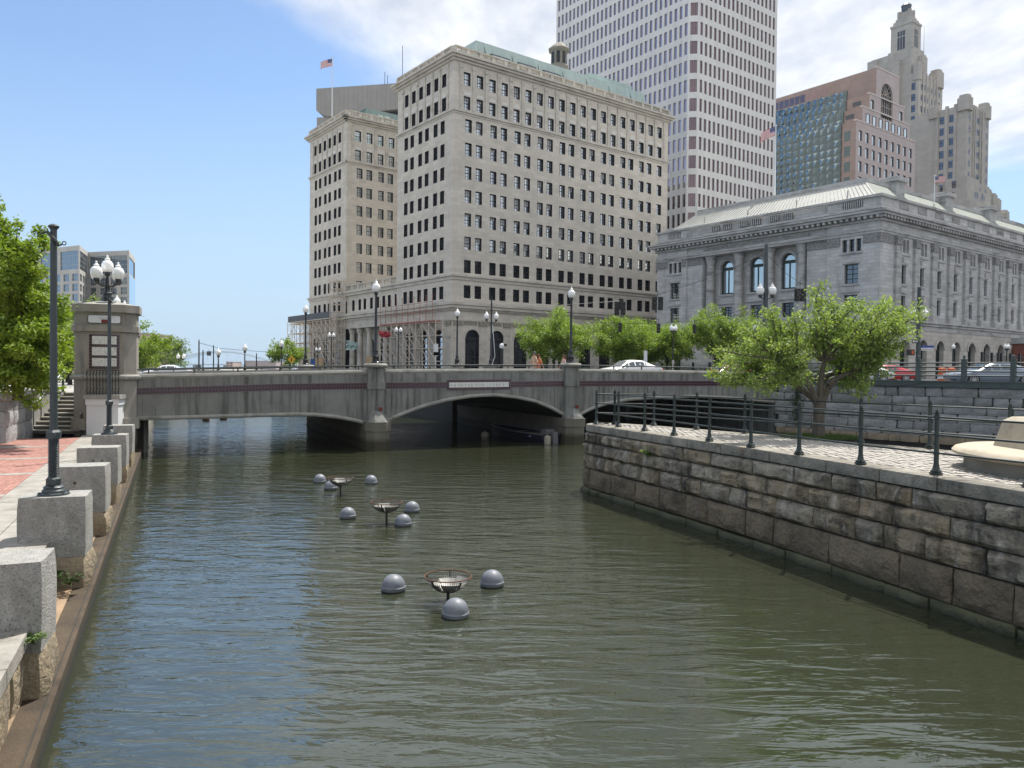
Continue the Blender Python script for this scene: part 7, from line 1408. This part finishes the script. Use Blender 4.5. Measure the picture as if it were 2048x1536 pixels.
def car(label, loc, rz, paint, prof_=SED, name='car'):
    t_ = thing(name, label, 'car', loc, rz); m = MB(); pm = mat('car_paint', paint, None, rough=.28, coat=.6, spec=.5)
    def sec(s): x, zb, zm, zt_, w_, wt_ = s; h = [(0, zb), (w_ * .88, zb), (w_, zb + .16), (w_ * 1.0, (zb + zm) / 2 + .05), (w_ * .97, zm), (wt_, zt_ - .05), (wt_ * .8, zt_), (0, zt_ + .015)]; return [(x, y, z) for y, z in h] + [(x, -y, z) for y, z in h[-2:0:-1]]
    S = [sec(s) for s in prof_]; n = len(S[0])
    for s in S: m.v += s
    for i in range(len(S) - 1):
        for j in range(n): m.f.append((i * n + j, (i + 1) * n + j, (i + 1) * n + (j + 1) % n, i * n + (j + 1) % n))
    m.f += [tuple(range(n)), tuple((len(S) - 1) * n + j for j in range(n))[::-1]]; m.m = [0] * len(m.f); m.build('body', pm, t_, True)
    gi = [i for i, s in enumerate(prof_) if s[3] - s[2] > .3]; a, b = gi[0] - 1, gi[-1] + 1; e = 1.012
    for sd in (1, -1):
        for i in range(a, b):
            q = []
            for k, lo in ((i, 1), (i + 1, 1), (i + 1, 0), (i, 0)):
                s = prof_[k]; f_ = .12 if lo else .86; y = s[4] * .97 + (s[5] - s[4] * .97) * f_; z = s[2] + (s[3] - .05 - s[2]) * f_; q.append((s[0] + (.05 if k == i else -.05), sd * (y + .012), z))
            MB().quad(*q).build('side_window', K['car_glass'], t_)
    for k0, k1 in ((a, gi[0]), (gi[-1], b)):
        q = [(prof_[k][0], sd * prof_[k][5] * .82, prof_[k][3] + .012) for k, sd in ((k0, -1), (k0, 1), (k1, 1), (k1, -1))]; MB().quad(*[(x, y, z + .01) for x, y, z in q]).build('windscreen', K['car_glass'], t_)
    wr = .33
    for x in (.92, prof_[-1][0] - .98):
        for sd in (1, -1):
            w_ = MB(); w_.tube([(x, sd * .74, wr), (x, sd * .955, wr)], wr, 20); o = w_.build('wheel', K['tyre'], t_, True); r_ = MB(); r_.tube([(x, sd * .94, wr), (x, sd * .962, wr)], .07, 10)
            for k in range(10): a_ = k * PI / 5; r_.bar((x + .05 * math.cos(a_), sd * .965, wr + .05 * math.sin(a_)), (x + .23 * math.cos(a_), sd * .965, wr + .23 * math.sin(a_)), .035)
            r_.tube([(x + .235 * math.cos(k * PI / 10), sd * .958, wr + .235 * math.sin(k * PI / 10)) for k in range(21)], .014, 5); r_.build('rim', K['alloy'], o, True)
    for sd in (1, -1):
        MB().box(.03, .3, sd * .6 - .14, sd * .6 + .14, .62, .74).build('headlight', K['headl'], t_); x = prof_[-1][0]; MB().box(x - .22, x - .02, sd * .66 - .17, sd * .66 + .17, .74, .92).build('tail_light', K['tail'], t_); MB().box(1.55, 1.72, sd * .98 - .06, sd * .98 + .06, .95, 1.08).build('wing_mirror', pm, t_)
    return t_
def at_car(px, Y, ang, zg=ZS, front=True): p = onY(px, 750, Y); return (p.x, Y, zg), ang
L_, a_ = at_car(1196, 53, R(22), zdeck(bt(1220, 740)[0])); car('white car driving over the bridge behind the right span', L_, a_, (.78, .78, .78))
L_, a_ = at_car(1402, 60, R(20), 3.3); car('red car with only its roof above the bridge parapet', L_, a_, (.45, .03, .025))
L_, a_ = at_car(1655, 57, R(5)); car('white car hidden low behind the spreading tree', L_, a_, (.78, .78, .77)).scale.z = .84
L_, a_ = at_car(1700, 58, R(3)); car('red car showing its tail under the street railing', L_, a_, (.48, .025, .04)).scale.z = .84
L_, a_ = at_car(1898, 45.0, R(-3)); car('blue grey sedan driving left behind the street railing', L_, a_, (.20, .25, .32)).scale.z = .88
L_, a_ = at_car(2030, 50, R(-3)); car('silver car cut by the right picture edge', L_, a_, (.45, .46, .48))
L_, a_ = at_car(280, 75, R(15), ZE); car('small pale car on the left bank road right of the pylon', L_, a_, (.6, .62, .65))
# ================================================================== people on the bridge
K['skin'] = mat('skin', (.50, .29, .2), rough=.6)
def person(label, px, Y, zg, h, shirt, legs, hair, face, seed, cap=None, long_hair=False, stride=.22):
    p = onY(px, 740, Y); t_ = thing('person', label, 'person', (p.x, Y, zg), face); k = h / 1.75; J = {}; ed = []
    def v(n, x, y, z, r_): J[n] = (len(J), (x * k, y * k, z * k), r_ * k)
    v('pel', 0, 0, .95, .15); v('waist', 0, .0, 1.1, .14); v('chest', 0, .01, 1.32, .165); v('neck', 0, 0, 1.5, .058); v('head', 0, .0, 1.575, .082); v('top', .012, 0, 1.70, .078)
    for s, n in ((1, 'l'), (-1, 'r')):
        sw = stride * s; v('sh' + n, 0, .185 * s, 1.445, .078); v('el' + n, -sw * .45, .25 * s, 1.15, .048); v('wr' + n, -sw * .45 + .12, .24 * s, .93, .035); v('hd' + n, -sw * .45 + .15, .235 * s, .855, .032)
        for q_, (fx, fl) in enumerate(((-.03, .075), (-.01, .092), (.012, .088), (.032, .07))): v('f%d' % q_ + n, -sw * .45 + .165 + fx, .225 * s, .855 - fl, .0095); ed.append(('hd' + n, 'f%d' % q_ + n))
        v('th' + n, -sw * .45 + .2, .2 * s, .82, .0105); ed.append(('hd' + n, 'th' + n))
        v('hip' + n, 0, .1 * s, .88, .1); v('kn' + n, sw * .75 + .04, .1 * s, .5, .07); v('an' + n, sw * 1.1 - .05, .1 * s, .09, .045); v('to' + n, sw * 1.1 + .12, .11 * s, .035, .035)
        ed += [('chest', 'sh' + n), ('sh' + n, 'el' + n), ('el' + n, 'wr' + n), ('wr' + n, 'hd' + n), ('pel', 'hip' + n), ('hip' + n, 'kn' + n), ('kn' + n, 'an' + n), ('an' + n, 'to' + n)]
    ed += [('pel', 'waist'), ('waist', 'chest'), ('chest', 'neck'), ('neck', 'head'), ('head', 'top')]
    me = bpy.data.meshes.new('body'); me.from_pydata([c for _, c, _ in J.values()], [(J[a][0], J[b][0]) for a, b in ed], []); o = bpy.data.objects.new('body', me); COL.objects.link(o); o.modifiers.new('s', 'SKIN')
    for i, (_, _, r_) in enumerate(J.values()): me.skin_vertices[0].data[i].radius = (r_, r_); 
    me.skin_vertices[0].data[0].use_root = True; o.modifiers.new('u', 'SUBSURF').levels = 2; bpy.context.view_layer.update()
    m2 = bpy.data.meshes.new_from_object(o.evaluated_get(bpy.context.evaluated_depsgraph_get())); bpy.data.objects.remove(o); m2.name = 'body'
    for c in (K['skin'], mat('shirt', shirt), mat('shorts', legs), K['sign_black']): m2.materials.append(c)
    for f_ in m2.polygons:
        c = f_.center / k; f_.use_smooth = True; f_.material_index = 3 if c.z < .1 else (0 if (c.z > 1.475 or (abs(c.y) > .19 and c.z < 1.13) or (c.z < .5)) else (2 if c.z < .98 else 1))
    ob('body', m2, t_)
    hm_ = mat('hair', hair); hc = MB(); hc.lathe([(.088, 1.60), (.1, 1.66), (.093, 1.72), (.06, 1.765), (.0, 1.78)], 12, (-.012, 0, 0)); hc.v = [(x * k - (.02 if z < 1.63 else 0), y * k, z * k) for x, y, z in hc.v]; hc.build('hair', mat('cap', cap) if cap else hm_, t_, True)
    if long_hair: q = MB(); q.tube([(-.05 * k, 0, 1.68 * k), (-.11 * k, 0, 1.55 * k), (-.12 * k, 0, 1.35 * k)], [.08 * k, .09 * k, .05 * k], 8); q.build('long_hair', hm_, t_, True)
    if cap: MB().box(.06 * k, .17 * k, -.06 * k, .06 * k, 1.645 * k, 1.66 * k).build('cap_peak', mat('peak', cap), t_)
    n_ = MB(); n_.add([(.088 * k, -.015 * k, 1.59 * k), (.088 * k, .015 * k, 1.59 * k), (.115 * k, 0, 1.595 * k), (.086 * k, 0, 1.64 * k)], ((0, 1, 2), (0, 2, 3), (1, 3, 2))); n_.build('nose', K['skin'], t_)
zd = zdeck(bt(1070, 740)[0])
person('man in a pale peach shirt and grey cap walking on the bridge', 1068, 46.6, zd, 1.8, (.62, .42, .28), (.45, .34, .26), (.05, .04, .03), R(200), 1, cap=(.12, .11, .12))
person('woman with auburn hair and orange top walking just behind the man', 1077, 47.3, zd, 1.66, (.62, .22, .12), (.5, .2, .12), (.13, .045, .025), R(30), 2, long_hair=True)
person('woman with brown hair in a pale pink top left of the bridge pillar', 1127, 47.9, zd, 1.64, (.62, .44, .40), (.2, .2, .24), (.12, .055, .03), R(190), 3, long_hair=True)
# ================================================================== thin summer haze
hm_ = bpy.data.materials.new('summer_haze'); hm_.use_nodes = True; t = hm_.node_tree; t.nodes.clear(); v_ = t.nodes.new('ShaderNodeVolumePrincipled'); v_.inputs['Color'].default_value = (.80, .88, .97, 1); v_.inputs['Density'].default_value = .00007; v_.inputs['Anisotropy'].default_value = .2
t.links.new(v_.outputs[0], t.nodes.new('ShaderNodeOutputMaterial').inputs['Volume'])
o = MB().box(-2600, 2600, -60, 1600, -4.5, 150).build('haze', hm_); tag(o, 'thin pale summer haze over the whole town', 'haze', kind='stuff'); o['label'] = 'thin pale summer haze over the whole town'
